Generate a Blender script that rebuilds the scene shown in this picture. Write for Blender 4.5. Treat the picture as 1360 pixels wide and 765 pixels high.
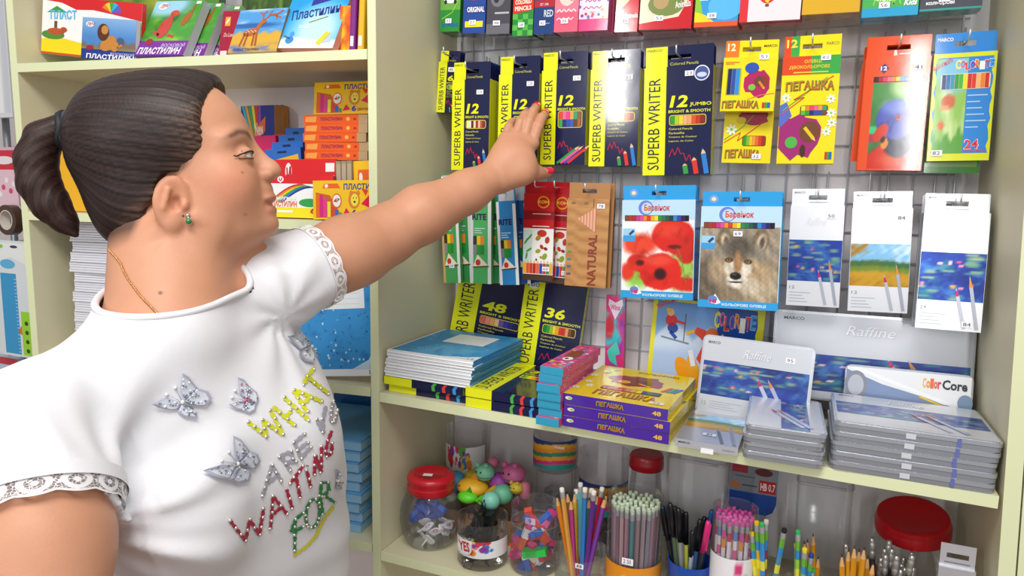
import bpy, bmesh, math, random
import numpy as np
from mathutils import Vector, Matrix, Euler
from mathutils.bvhtree import BVHTree
random.seed(7); rng = np.random.default_rng(7)
for o in list(bpy.data.objects): bpy.data.objects.remove(o)
SC = bpy.context.scene; COL = SC.collection
# ---------------------------------------------------------------- camera
Z0 = 1.05                                  # height of the middle shelf above the floor
YAW, PITCH, ROLL, FPX = 0.4048, 0.1355, 0.0168, 951.588
CAM = np.array([0.6757, -1.0062, 0.3554 + Z0])
FW = np.array([-math.sin(YAW)*math.cos(PITCH), math.cos(YAW)*math.cos(PITCH), -math.sin(PITCH)])
_rt = np.array([math.cos(YAW), math.sin(YAW), 0.]); _up = np.cross(_rt, FW)
RT = math.cos(ROLL)*_rt + math.sin(ROLL)*_up; UP = -math.sin(ROLL)*_rt + math.cos(ROLL)*_up
cd = bpy.data.cameras.new('camera'); cam = bpy.data.objects.new('camera', cd); COL.objects.link(cam)
cd.sensor_width = 36; cd.lens = 36*FPX/1360; cd.clip_start = .02; cd.clip_end = 60
cam.matrix_world = Matrix(((RT[0], UP[0], -FW[0], CAM[0]), (RT[1], UP[1], -FW[1], CAM[1]), (RT[2], UP[2], -FW[2], CAM[2]), (0, 0, 0, 1)))
SC.camera = cam
# ---------------------------------------------------------------- light and exposure
SC.view_settings.view_transform = 'Standard'; SC.view_settings.look = 'None'
SC.cycles.transparent_max_bounces = 32
SC.view_settings.exposure = 0.0; SC.view_settings.gamma = 1; SC.view_settings.use_curve_mapping = False
w = bpy.data.worlds.new('world'); SC.world = w; w.use_nodes = True
w.node_tree.nodes['Background'].inputs[0].default_value = (0.93, 0.96, 1.0, 1); w.node_tree.nodes['Background'].inputs[1].default_value = 0.56
def area(name, loc, target, sx, sy, power, col=(1, 1, 1)):
    l = bpy.data.lights.new(name, 'AREA'); l.shape = 'RECTANGLE'; l.size = sx; l.size_y = sy; l.energy = power; l.color = col
    o = bpy.data.objects.new(name, l); COL.objects.link(o); o.location = loc
    o.rotation_euler = (Vector(target)-Vector(loc)).to_track_quat('-Z', 'Y').to_euler(); return o
area('window_daylight', (-0.44, -2.7, 2.10), (0.3, 0.2, 1.2), .08, .6, 12, (1, .985, .96))
area('window_daylight', (1.06, -2.7, 1.80), (0.4, 0.2, 1.2), .06, .7, 8, (1, .985, .96))
area('ceiling_lamp', (0.55, -1.25, 2.75), (0.2, 0.1, 1.0), 1.3, 0.5, 31, (1, .97, .92))
# ---------------------------------------------------------------- points from the surveyed camera
def ray(u, v): return FW + RT*(u-680)/FPX - UP*(v-382.5)/FPX
def atD(u, v, d): return CAM + ray(u, v)*d
def atP(u, v, p, n):
    r = ray(u, v); return CAM + r*(np.dot(np.array(p)-CAM, n)/np.dot(r, n))
def atY(u, v, y): return atP(u, v, (0, y, 0), np.array([0, 1., 0]))
def atX(u, v, x): return atP(u, v, (x, 0, 0), np.array([1., 0, 0]))
def atZ(u, v, z): return atP(u, v, (0, 0, z+Z0), np.array([0, 0, 1.]))
def pix(P):
    d = np.asarray(P)-CAM; z = d@FW
    return np.stack([680+FPX*(d@RT)/z, 382.5-FPX*(d@UP)/z], -1)
# ---------------------------------------------------------------- colours, materials
def lin(h):
    if not isinstance(h, str): return tuple(h)[:3]
    h = h.lstrip('#'); c = [int(h[i:i+2], 16)/255 for i in (0, 2, 4)]
    return tuple(x/12.92 if x <= .04045 else ((x+.055)/1.055)**2.4 for x in c)
_M = {}
def nodes(name):
    m = bpy.data.materials.new(name); m.use_nodes = True
    return m, m.node_tree, m.node_tree.nodes['Principled BSDF'], m.node_tree.nodes.new, m.node_tree.links.new
def finish(key, rough=.4, metal=0, spec=.5, coat=0, bump=0, bscale=200, sss=0, trans=0, noise=0, nscale=30, sheen=0):
    """print finish: the colour comes from the mesh's own colour attribute, the grain from noise"""
    if key in _M: return _M[key]
    m, nt, b, N, L = nodes(key)
    a = N('ShaderNodeAttribute'); a.attribute_name = 'Col'; src = a.outputs['Color']
    tc = N('ShaderNodeTexCoord')
    if noise:
        n = N('ShaderNodeTexNoise'); n.inputs['Scale'].default_value = nscale; n.inputs['Detail'].default_value = 5
        L(tc.outputs['Object'], n.inputs['Vector'])
        r = N('ShaderNodeMapRange'); r.inputs[3].default_value = 1-noise; r.inputs[4].default_value = 1+noise
        L(n.outputs['Fac'], r.inputs[0])
        x = N('ShaderNodeVectorMath'); x.operation = 'SCALE'; L(src, x.inputs[0]); L(r.outputs[0], x.inputs['Scale']); src = x.outputs[0]
    L(src, b.inputs['Base Color'])
    b.inputs['Roughness'].default_value = rough; b.inputs['Metallic'].default_value = metal
    b.inputs['Specular IOR Level'].default_value = spec; b.inputs['Coat Weight'].default_value = coat; b.inputs['Coat Roughness'].default_value = .12
    if sheen: b.inputs['Sheen Weight'].default_value = sheen
    if sss: b.inputs['Subsurface Weight'].default_value = sss; b.inputs['Subsurface Radius'].default_value = (.012, .005, .003); b.inputs['Subsurface Scale'].default_value = .5
    if trans: b.inputs['Transmission Weight'].default_value = trans
    if bump:
        n = N('ShaderNodeTexNoise'); n.inputs['Scale'].default_value = bscale; n.inputs['Detail'].default_value = 3; L(tc.outputs['Object'], n.inputs['Vector'])
        u = N('ShaderNodeBump'); u.inputs['Strength'].default_value = bump; u.inputs['Distance'].default_value = .002; L(n.outputs['Fac'], u.inputs['Height']); L(u.outputs[0], b.inputs['Normal'])
    _M[key] = m; return m
def GLOSS(): return finish('glossy_print', .10, coat=0, bump=.05, bscale=25)
def SATIN(): return finish('satin_print', .42, bump=.05, bscale=60)
def MATTE(): return finish('matte_paper', .75, noise=.04)
def PLAST(): return finish('plastic', .3, noise=.02)
def LAMI(): return finish('laminate', .5, noise=.035, nscale=14, bump=.03, bscale=300)
def METAL(): return finish('brushed_tin', .27, metal=.65, noise=.05, nscale=8)
def STEEL(): return finish('steel_wire', .35, metal=.6)
def FOIL(): return finish('silver_foil_print', .3, metal=.55, bump=.05, bscale=20)
def CLEAR(tint=(.985, .99, .995), gl=.06, key='clear_plastic', haze=0.0):
    """thin-walled clear plastic"""
    if key in _M: return _M[key]
    m = bpy.data.materials.new(key); m.use_nodes = True; nt = m.node_tree; nt.nodes.clear(); N = nt.nodes.new; L = nt.links.new
    t = N('ShaderNodeBsdfTransparent'); t.inputs[0].default_value = (*tint, 1); g = N('ShaderNodeBsdfGlossy'); g.inputs['Roughness'].default_value = .08
    f = N('ShaderNodeFresnel'); f.inputs[0].default_value = 1.4
    ma = N('ShaderNodeMath'); ma.operation = 'MULTIPLY_ADD'; ma.inputs[1].default_value = .55; ma.inputs[2].default_value = gl*.3; L(f.outputs[0], ma.inputs[0])
    x = N('ShaderNodeMixShader'); L(ma.outputs[0], x.inputs[0]); L(t.outputs[0], x.inputs[1]); L(g.outputs[0], x.inputs[2]); last = x.outputs[0]
    if haze:
        d = N('ShaderNodeBsdfDiffuse'); d.inputs[0].default_value = (.85, .86, .88, 1); y = N('ShaderNodeMixShader'); y.inputs[0].default_value = haze
        L(last, y.inputs[1]); L(d.outputs[0], y.inputs[2]); last = y.outputs[0]
    o = N('ShaderNodeOutputMaterial'); L(last, o.inputs[0]); _M[key] = m; return m
# ---------------------------------------------------------------- object helpers
def tag(o, label=None, cat=None, group=None, kind=None):
    if label: o['label'] = label
    if cat: o['category'] = cat
    if group: o['group'] = group
    if kind: o['kind'] = kind
    return o
def empty(name, label, cat, loc=(0, 0, 0), rot=(0, 0, 0), group=None):
    o = bpy.data.objects.new(name, None); COL.objects.link(o); o.location = loc; o.rotation_euler = rot; o.empty_display_size = .02
    return tag(o, label, cat, group)
def link(name, me, parent=None, loc=None, rot=None):
    o = bpy.data.objects.new(name, me); COL.objects.link(o); o.parent = parent
    if loc is not None: o.location = loc
    if rot is not None: o.rotation_euler = rot
    return o
def dup(root, loc=None, rot=None, label=None, group=None):
    def cp(o, p):
        c = o.copy(); COL.objects.link(c); c.parent = p
        for ch in list(o.children): cp(ch, c)
        return c
    r = cp(root, None)
    if loc is not None: r.location = loc
    if rot is not None: r.rotation_euler = rot
    if label: r['label'] = label
    if group: r['group'] = group
    return r
_TXT = {}
def text_mesh(s, bold):
    k = (s, bold)
    if k not in _TXT:
        c = bpy.data.curves.new('t', 'FONT'); c.body = s; c.resolution_u = 2; c.offset = .018 if bold else 0.0
        if bold == 2: c.offset = .032
        o = bpy.data.objects.new('t', c); me = o.to_mesh()
        n = len(me.vertices); co = np.zeros(n*3); me.vertices.foreach_get('co', co); co = co.reshape(-1, 3)[:, :2]
        fs = [tuple(p.vertices) for p in me.polygons]
        lo, hi = co.min(0), co.max(0); co = (co-lo)/np.maximum(hi-lo, 1e-6)
        o.to_mesh_clear(); bpy.data.objects.remove(o); bpy.data.curves.remove(c); _TXT[k] = (co, fs)
    return _TXT[k]
class B:
    """collects faces with a colour each; build() links them as ONE mesh object"""
    def __init__(s): s.v = []; s.f = []; s.c = []; s.vc = {}; s.plane(); s.eps = .00016
    def add(s, vs, fs, col):
        n = len(s.v); s.v.extend([tuple(map(float, p)) for p in vs]); c = lin(col)
        for f in fs: s.f.append([i+n for i in f]); s.c.append(c)
        return n
    def box(s, x0, x1, y0, y1, z0, z1, col, front=None, top=None, side=None, left=None):
        vs = [(x0, y0, z0), (x1, y0, z0), (x1, y1, z0), (x0, y1, z0), (x0, y0, z1), (x1, y0, z1), (x1, y1, z1), (x0, y1, z1)]
        for f, c in (((0, 1, 5, 4), front), ((1, 2, 6, 5), side), ((2, 3, 7, 6), None), ((3, 0, 4, 7), left or side), ((4, 5, 6, 7), top), ((3, 2, 1, 0), None)):
            s.add([vs[i] for i in f], [(0, 1, 2, 3)], c or col)
        return s
    def prism(s, poly, z0, z1, col, top=None, ax='z', side=None):
        """poly in the two axes other than ax, extruded from z0 to z1"""
        m = {'z': lambda a, b, c: (a, b, c), 'y': lambda a, b, c: (a, c, b), 'x': lambda a, b, c: (c, a, b)}[ax]; n = len(poly)
        vs = [m(a, b, z0) for a, b in poly]+[m(a, b, z1) for a, b in poly]
        s.add(vs, [(i, (i+1) % n, n+(i+1) % n, n+i) for i in range(n)], side or col)
        s.add([m(a, b, z1) for a, b in poly], [tuple(range(n))], top or col); s.add([m(a, b, z0) for a, b in poly], [tuple(range(n))[::-1]], col); return s
    def lathe(s, prof, n=24, col='#ffffff', cx=0, cy=0, cap0=False, cap1=False, cols=None):
        k = len(prof); vs = []
        for r, z in prof:
            for i in range(n): a = 2*math.pi*i/n; vs.append((cx+r*math.cos(a), cy+r*math.sin(a), z))
        b = len(s.v); s.v.extend(vs)
        for j in range(k-1):
            c = lin(cols[j] if cols else col)
            for i in range(n): s.f.append([b+j*n+i, b+j*n+(i+1) % n, b+(j+1)*n+(i+1) % n, b+(j+1)*n+i]); s.c.append(c)
        if cap0: s.f.append([b+i for i in range(n)][::-1]); s.c.append(lin(cols[0] if cols else col))
        if cap1: s.f.append([b+(k-1)*n+i for i in range(n)]); s.c.append(lin(cols[-1] if cols else col))
        return s
    def tube(s, pts, r, col, n=6, cap=True):
        pts = [Vector(p) for p in pts]; rs = r if isinstance(r, (list, tuple)) else [r]*len(pts); b = len(s.v); u = None; c = lin(col)
        for i, p in enumerate(pts):
            t = (pts[min(i+1, len(pts)-1)]-pts[max(i-1, 0)]).normalized()
            if u is None: u = t.orthogonal().normalized()
            else: u = (u-t*u.dot(t)).normalized()
            w = t.cross(u)
            for k in range(n): a = 2*math.pi*k/n; s.v.append(tuple(p+(u*math.cos(a)+w*math.sin(a))*rs[i]))
        for i in range(len(pts)-1):
            for k in range(n): s.f.append([b+i*n+k, b+i*n+(k+1) % n, b+(i+1)*n+(k+1) % n, b+(i+1)*n+k]); s.c.append(c)
        if cap:
            s.f.append([b+k for k in range(n)][::-1]); s.c.append(c); s.f.append([b+(len(pts)-1)*n+k for k in range(n)]); s.c.append(c)
        return s
    def sphere(s, c, r, col, n=10, m=6):
        r = (r, r, r) if not isinstance(r, (tuple, list)) else r; vs = []
        for j in range(m+1):
            t = math.pi*j/m
            for i in range(n): a = 2*math.pi*i/n; vs.append((c[0]+r[0]*math.sin(t)*math.cos(a), c[1]+r[1]*math.sin(t)*math.sin(a), c[2]-r[2]*math.cos(t)))
        s.add(vs, [(j*n+i, j*n+(i+1) % n, (j+1)*n+(i+1) % n, (j+1)*n+i) for j in range(m) for i in range(n)], col); return s
    # flat print on the current plane: origin, x axis, up axis, outward normal
    def plane(s, o=(0, 0, 0), ux=(1, 0, 0), uz=(0, 0, 1), n=(0, -1, 0)):
        s.po, s.px, s.pz, s.pn = map(np.array, (o, ux, uz, n)); return s
    def P(s, x, z, l): return s.po+s.px*x+s.pz*z+s.pn*s.eps*l
    def rect(s, x0, z0, x1, z1, col, l=1): s.add([s.P(x0, z0, l), s.P(x1, z0, l), s.P(x1, z1, l), s.P(x0, z1, l)], [(0, 1, 2, 3)], col); return s
    def poly(s, pts, col, l=2): s.add([s.P(x, z, l) for x, z in pts], [tuple(range(len(pts)))], col); return s
    def ell(s, cx, cz, rx, rz, col, l=2, n=16, rot=0):
        c, d = math.cos(rot), math.sin(rot)
        return s.poly([(cx+rx*math.cos(a)*c-rz*math.sin(a)*d, cz+rx*math.cos(a)*d+rz*math.sin(a)*c) for a in [2*math.pi*i/n for i in range(n)]], col, l)
    def line(s, pts, w, col, l=3):
        for (x0, z0), (x1, z1) in zip(pts[:-1], pts[1:]):
            dx, dz = x1-x0, z1-z0; k = w/2/max(1e-9, math.hypot(dx, dz)); a, b = -dz*k, dx*k
            s.poly([(x0+a, z0+b), (x0-a, z0-b), (x1-a, z1-b), (x1+a, z1+b)], col, l)
        return s
    def text(s, t, x0, z0, x1, z1, col, l=4, bold=1, up=False, shear=0, rot=0, arc=0):
        """the words stretched into the rectangle; up: reading upwards"""
        co, fs = text_mesh(t, bold); w, h = x1-x0, z1-z0; vs = []
        for a, b in co:
            if up: x, z = x0+(1-b)*w, z0+a*h
            else: x, z = x0+a*w+shear*b*h, z0+b*h+arc*h*math.sin(math.pi*a)
            if rot: dx, dz = x-x0, z-z0; x, z = x0+dx*math.cos(rot)-dz*math.sin(rot), z0+dx*math.sin(rot)+dz*math.cos(rot)
            vs.append(s.P(x, z, l))
        s.add(vs, fs, col); return s
    def raster(s, x0, z0, x1, z1, nx, nz, fn, l=1):
        """a printed picture: fn(X, Z) -> rgb (0..1 sRGB) on a fine grid, X and Z from 0 to 1"""
        X, Z = np.meshgrid(np.linspace(0, 1, nx+1), np.linspace(0, 1, nz+1)); rgb = np.clip(fn(X, Z), 0, 1)
        rgb = np.where(rgb <= .04045, rgb/12.92, ((rgb+.055)/1.055)**2.4).reshape(-1, 3)
        b = len(s.v); s.v.extend([tuple(s.P(x0+(x1-x0)*x, z0+(z1-z0)*z, l)) for x, z in zip(X.ravel(), Z.ravel())])
        for i in range(len(rgb)): s.vc[b+i] = rgb[i]
        W = nx+1
        for j in range(nz):
            for i in range(nx): s.f.append([b+j*W+i, b+j*W+i+1, b+(j+1)*W+i+1, b+(j+1)*W+i]); s.c.append(None)
        return s
    def mesh(s, name, mat, smooth=False):
        me = bpy.data.meshes.new(name); me.from_pydata(s.v, [], s.f)
        cs = []
        for f, c in zip(s.f, s.c):
            if c is None: cs.extend([(*s.vc[i], 1) for i in f])
            else: cs.extend([(*c, 1)]*len(f))
        at = me.color_attributes.new('Col', 'FLOAT_COLOR', 'CORNER'); at.data.foreach_set('color', np.array(cs, dtype=np.float32).ravel())
        if smooth: me.shade_smooth()
        me.materials.append(mat); return me
    def build(s, name, mat, parent=None, smooth=False, loc=None, rot=None): return link(name, s.mesh(name, mat, smooth), parent, loc, rot)
def smooth_by_angle(o, ang=40):
    o.data.shade_smooth(); o.data.set_sharp_from_angle(angle=math.radians(ang)); return o
def rrect(w, d, r, n=4, x0=0, y0=0):
    p = []
    for cx, cy, a0 in ((w-r, r, -90), (w-r, d-r, 0), (r, d-r, 90), (r, r, 180)):
        for i in range(n+1): a = math.radians(a0+90*i/n); p.append((x0+cx+r*math.cos(a), y0+cy+r*math.sin(a)))
    return p
ORD = ['first', 'second', 'third', 'fourth', 'fifth', 'sixth', 'seventh', 'eighth', 'ninth', 'tenth', 'eleventh', 'twelfth']
# ================================================================ the room
SH_T = math.atan(0.0150/0.9)                                   # the middle shelf sags a little to the right
def zs(x): return 0.0085 - 0.0150*x/0.9
def structure(name, b, mat): return tag(b.build(name, mat), kind='structure')
structure('floor', B().box(-3, 3, -3.2, .40, -.02, 0, '#8a6a50'), finish('brown_floor', .5, noise=.2, nscale=5))
structure('wall_left', B().box(-3.08, -3, -3.2, .33, 0, 2.9, '#d9d3d2'), LAMI())
structure('wall_back', B().box(-3, 3, .33, .40, 0, 2.9, '#d9d3d2'), LAMI())
# ---------------------------------------------------------------- right shelving unit
CREAM, EDGE, BACK = '#d6d0b0', '#e2e7bb', '#f1eef3'
W, DEP = 0.9, 0.28
ru = empty('shelving_unit', 'tall cream shelving unit with wire grid back full of pencil boxes', 'shelves', (0, 0, 0))
def panel(name, parent, x0, x1, y0, y1, z0, z1, edge_n=True):
    b = B(); b.box(x0, x1, y0+.0012, y1, z0, z1, CREAM); b.box(x0, x1, y0, y0+.0012, z0, z1, EDGE); return b.build(name, LAMI(), parent)
panel('side_panel', ru, -.016, 0, 0, DEP+.016, 0, 2.2)
rp = panel('side_panel', ru, 0, .018, 0, DEP+.016, -Z0+.004, 1.15); rp.location = (W+.003, 0, Z0); rp.rotation_euler = (0, -.034, 0)
B().prism([(0, .03), (W+.003+.034*(Z0-.03), .03), (W+.003-.034*1.15, 2.2), (0, 2.2)], DEP, DEP+.008, BACK, ax='y').build('back_panel', LAMI(), ru)
ms = panel('shelf', ru, 0, W-.002, 0, DEP, -.016, 0); ms.location = (0.001, 0, Z0+zs(0)); ms.rotation_euler = (0, SH_T, 0)
ZL = -0.281
ls = panel('shelf', ru, 0, W+.008, 0, DEP, -.016, 0); ls.location = (0.001, 0, Z0+ZL)
panel('shelf', ru, .001, W+.015, 0, DEP, .06, .076)
panel('shelf', ru, .001, W+.015, 0, DEP, .42, .436)
panel('shelf', ru, .001, W-.03, 0, DEP, 2.15, 2.166)
# ---------------------------------------------------------------- unit at the far right edge
fu = empty('shelving_unit', 'cream shelving unit seen only as a strip along the right edge', 'shelves', (W+.0235, 0, 0))
fp = panel('side_panel', fu, 0, .018, .002, DEP+.016, -Z0+.004, 1.15); fp.location = (0, 0, Z0); fp.rotation_euler = (0, -.034, 0)
B().box(.06, .55, .24, .25, .004, 2.1, BACK).build('back_panel', LAMI(), fu)
for zz in (.06, .42, .77, 1.05, 1.6): panel('shelf', fu, .055 if zz < .5 else .03, .55, .0, .24, zz, zz+.016)
panel('side_panel', fu, .551, .568, 0, .3, .004, 2.1)
# ---------------------------------------------------------------- left unit, turned a little towards the viewer
TH = 0.126; LO = np.array([-.0165, .002, 0]); LU = np.array([math.cos(TH), math.sin(TH), 0]); LN = np.array([-math.sin(TH), math.cos(TH), 0])
LX = -.735
def atL(u, v, off=0):                       # point on the plane parallel to the left unit's front, off metres in
    return atP(u, v, LO+LN*off, LN)
def Lc(P):                                  # world -> (s, depth, z) of the left unit
    d = np.asarray(P)-LO; return np.array([d@LU, d@LN, P[2]])
lu = empty('shelving_unit', 'cream shelving unit behind the woman stacked with modelling clay boxes', 'shelves', LO, (0, 0, TH))
ZS1 = 0.578
zS2 = float(atL(385, 292, 0)[2])-Z0; zS3 = 0.0145; zS4 = -.272
panel('side_panel', lu, LX-.016, LX, 0, .28, 0, 2.2)
B().box(LX, -.035, .272, .28, .01, 2.2, '#f6eef2').build('back_panel', LAMI(), lu)
for z in (ZS1, zS2, zS3, zS4, .93): panel('shelf', lu, LX, -.002, 0, .272, Z0+z-.016, Z0+z)
# ---------------------------------------------------------------- wire grid on the right unit's back
gr = empty('wire_grid', 'white wire display grid fixed to the back of the right shelving unit', 'wire grid', (0, DEP-.006, Z0))
GW = '#d6dae4'
WIRE = finish('grid_wire', .35, metal=.15)
vm = B().tube([(0, 0, .004), (0, 0, 1.05)], .0013, GW).mesh('wire', WIRE, True)
hm = B().tube([(.008, .0028, 0), (W-.042, .0028, 0)], .0013, GW).mesh('wire', WIRE, True)
for i in range(19): link('wire', vm, gr, (.012+i*.0465, 0, .008))
for i in range(22): link('wire', hm, gr, (0, 0, .0217+i*.046))
_hk = None
def hook(x, z, yf, label, tip=.012, dx=0):
    """double-wire shop hook clipped on the grid; x, z where it passes the hang hole, yf front end"""
    r = empty('display_hook', label, 'hook', (x, DEP-.0085, Z0+z), (0, 0, 0), 'steel hooks on the wire grid')
    L = DEP-.0085-yf
    b = B(); b.tube([(0, 0, 0), (dx, -L+.006, 0), (dx, -L+.001, .003), (dx, -L, tip)], .0014, '#d5d8dd', 6); b.build('prong', STEEL(), r, True)
    b = B(); b.box(-.0145, .0145, -.0015, .0005, -.003, .003, '#c4c8ce')
    for s in (-.013, .013): b.tube([(s, -.001, .04), (s, -.001, -.03)], .0014, '#c4c8ce', 6)
    b.build('back_clip', STEEL(), r); return r
# ================================================================ the woman: smooth distance fields turned into one skin each
def surface_net(f, lo, hi, h, grow=1.0):
    """narrow-band surface nets of f (negative inside)"""
    K = 8; lo = np.array(lo, float); n = np.ceil((np.array(hi)-lo)/(h*K)).astype(int)
    I = np.stack(np.meshgrid(*[np.arange(k) for k in n], indexing='ij'), -1).reshape(-1, 3)
    d = f(lo+(I+.5)*h*K); I = I[np.abs(d) < h*K*.95*grow]
    g = np.stack(np.meshgrid(*[np.arange(K+1)]*3, indexing='ij'), -1).reshape(-1, 3)
    S = n*K+2; key = lambda p: (p[..., 0]*S[1]+p[..., 1])*S[2]+p[..., 2]
    P = (I[:, None]*K+g[None]).reshape(-1, 3); ks = np.unique(key(P))
    Pz = np.stack([ks//(S[1]*S[2]), (ks//S[2]) % S[1], ks % S[2]], -1)
    v = np.concatenate([f(lo+p*h) for p in np.array_split(Pz, max(1, len(Pz)//200000))])
    c = np.stack(np.meshgrid(*[np.arange(2)]*3, indexing='ij'), -1).reshape(-1, 3)
    gc = np.stack(np.meshgrid(*[np.arange(K)]*3, indexing='ij'), -1).reshape(-1, 3)
    C = (I[:, None]*K+gc[None]).reshape(-1, 3)
    look = lambda p: v[np.searchsorted(ks, key(p))]
    V8 = np.stack([look(C+o) for o in c], 1); s = (V8 < 0).sum(1); on = (s > 0) & (s < 8); C = C[on]; V8 = V8[on]
    acc = np.zeros((len(C), 3)); cnt = np.zeros(len(C))
    E = [(a, b) for a in range(8) for b in range(a+1, 8) if np.abs(c[a]-c[b]).sum() == 1]
    for a, b in E:
        m = (V8[:, a] < 0) != (V8[:, b] < 0); t = V8[m, a]/(V8[m, a]-V8[m, b]); acc[m] += c[a]+(c[b]-c[a])*t[:, None]; cnt[m] += 1
    vert = lo+(C+acc/cnt[:, None])*h; ck = key(C); o = np.argsort(ck); cks = ck[o]
    quads = []
    for ax in range(3):
        e = np.zeros(3, int); e[ax] = 1; u = np.zeros(3, int); u[(ax+1) % 3] = 1; w_ = np.zeros(3, int); w_[(ax+2) % 3] = 1
        b = 1 << (2-ax); a0 = V8[:, 0]; a1 = V8[:, b]; m = (a0 < 0) != (a1 < 0); idx = np.nonzero(m)[0]
        q = []; ok = np.ones(len(idx), bool)
        for dlt in (np.zeros(3, int), -u, -u-w_, -w_):
            kk = key(C[idx]+dlt); j = np.clip(np.searchsorted(cks, kk), 0, len(cks)-1); ok &= cks[j] == kk; q.append(o[j])
        q = np.stack(q, 1); fl = a0[idx] > 0; q[fl] = q[fl][:, ::-1]; quads.append(q[ok])
    return vert, np.concatenate(quads)[:, ::-1]
def smin(a, b, k):
    h = np.clip(.5+.5*(b-a)/k, 0, 1); return b+(a-b)*h-k*h*(1-h)
def smax(a, b, k): return -smin(-a, -b, k)
class Field:
    """ordered list of shapes, each blended into what came before; shapes are only evaluated near themselves"""
    def __init__(s): s.L = []
    def ell(s, c, r, k=.01, R=None, sub=False):
        c = np.array(c, float); r = np.array(r, float)
        def fn(P):
            q = P-c
            if R is not None: q = q@R
            k0 = np.linalg.norm(q/r, axis=1); k1 = np.linalg.norm(q/(r*r), axis=1); return k0*(k0-1)/np.maximum(k1, 1e-9)
        s.L.append((fn, c, max(r), k, sub)); return s
    def cap(s, a, b, ra, rb, k=.01, sub=False):
        a = np.array(a, float); b = np.array(b, float); d = b-a; L2 = d@d
        def fn(P):
            q = P-a; t = np.clip(q@d/L2, 0, 1); return np.linalg.norm(q-t[:, None]*d, axis=1)-(ra+(rb-ra)*t)
        s.L.append((fn, (a+b)/2, math.sqrt(L2)/2+max(ra, rb), k, sub)); return s
    def chain(s, pts, rs, k=.01):
        for i in range(len(pts)-1): s.cap(pts[i], pts[i+1], rs[i], rs[i+1], k)
        return s
    def __call__(s, P):
        d = np.full(len(P), .5)
        for fn, c, R, k, sub in s.L:
            m = ((P-c)**2).sum(1) < (R+.07+k)**2
            if not m.any(): continue
            x = fn(P[m]); d[m] = smax(d[m], -x, k) if sub else smin(d[m], x, k)
        return d
def vmesh(name, V, F, col=None, mat=None, parent=None):
    me = bpy.data.meshes.new(name); me.from_pydata(V.tolist(), [], F.tolist()); me.shade_smooth()
    if col is not None:
        a = me.color_attributes.new('Col', 'FLOAT_COLOR', 'POINT'); a.data.foreach_set('color', np.concatenate([col, np.ones((len(col), 1))], 1).astype(np.float32).ravel())
    if mat: me.materials.append(mat)
    return link(name, me, parent)
# ---- head frame: F forward, S towards the viewer, U up
HD = .87; H0 = atD(235, 215, HD)
def _frame(psi, al, ro):
    F0 = RT*math.cos(psi)+FW*math.sin(psi); S0 = -(FW*math.cos(psi)-RT*math.sin(psi)); U0 = UP
    F_ = F0*math.cos(al)+U0*math.sin(al); U_ = U0*math.cos(al)-F0*math.sin(al)
    return F_, S0*math.cos(ro)-U_*math.sin(ro), U_*math.cos(ro)+S0*math.sin(ro)
HF, HS, HU = _frame(*[math.radians(a) for a in (8, 18, 5)])
HR = np.stack([HF, HS, HU], 1)                                # head-local -> world columns
HSC = HD/.90
def hw(f, s, u): return H0+HR@(np.array([f, s, u])*HSC)
def hl(P): return ((P-H0)@HR)/HSC
def hpix(u, v, s=0):                                          # pixel on the sagittal plane (s metres towards the viewer)
    return atP(u, v, H0+HS*s, HS)
def rotm(ax, a):
    return np.array(Matrix.Rotation(a, 3, ax))
# ---- joints
shR, shL = atD(40, 574, .70), atD(356, 382, .95)
elL, wrL = atD(512, 313, 1.075), atD(655, 236, 1.165)
elR = atD(66, 905, .595); wrR = elR+np.array([.10, -.03, -.235])
A = shL-shR; A /= np.linalg.norm(A); mid = (shR+shL)/2
Vv = np.array([0.10, -.10, 1.]); Vv -= A*(Vv@A)*.55; Vv /= np.linalg.norm(Vv)
Nn = np.cross(A, Vv); Nn /= np.linalg.norm(Nn)
if Nn@(CAM-mid) < 0: Nn = -Nn
Ah = A-Vv*(A@Vv); Ah /= np.linalg.norm(Ah)                    # across, square to the spine
TB = np.stack([Ah, Nn, Vv], 1)
def tw(a, n, v): return mid+TB@np.array([a, n, v])
pelvis = np.array([tw(0, -.01, -.47)[0], tw(0, -.01, -.47)[1], .94])
neckb = atD(214, 420, .82)
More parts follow.
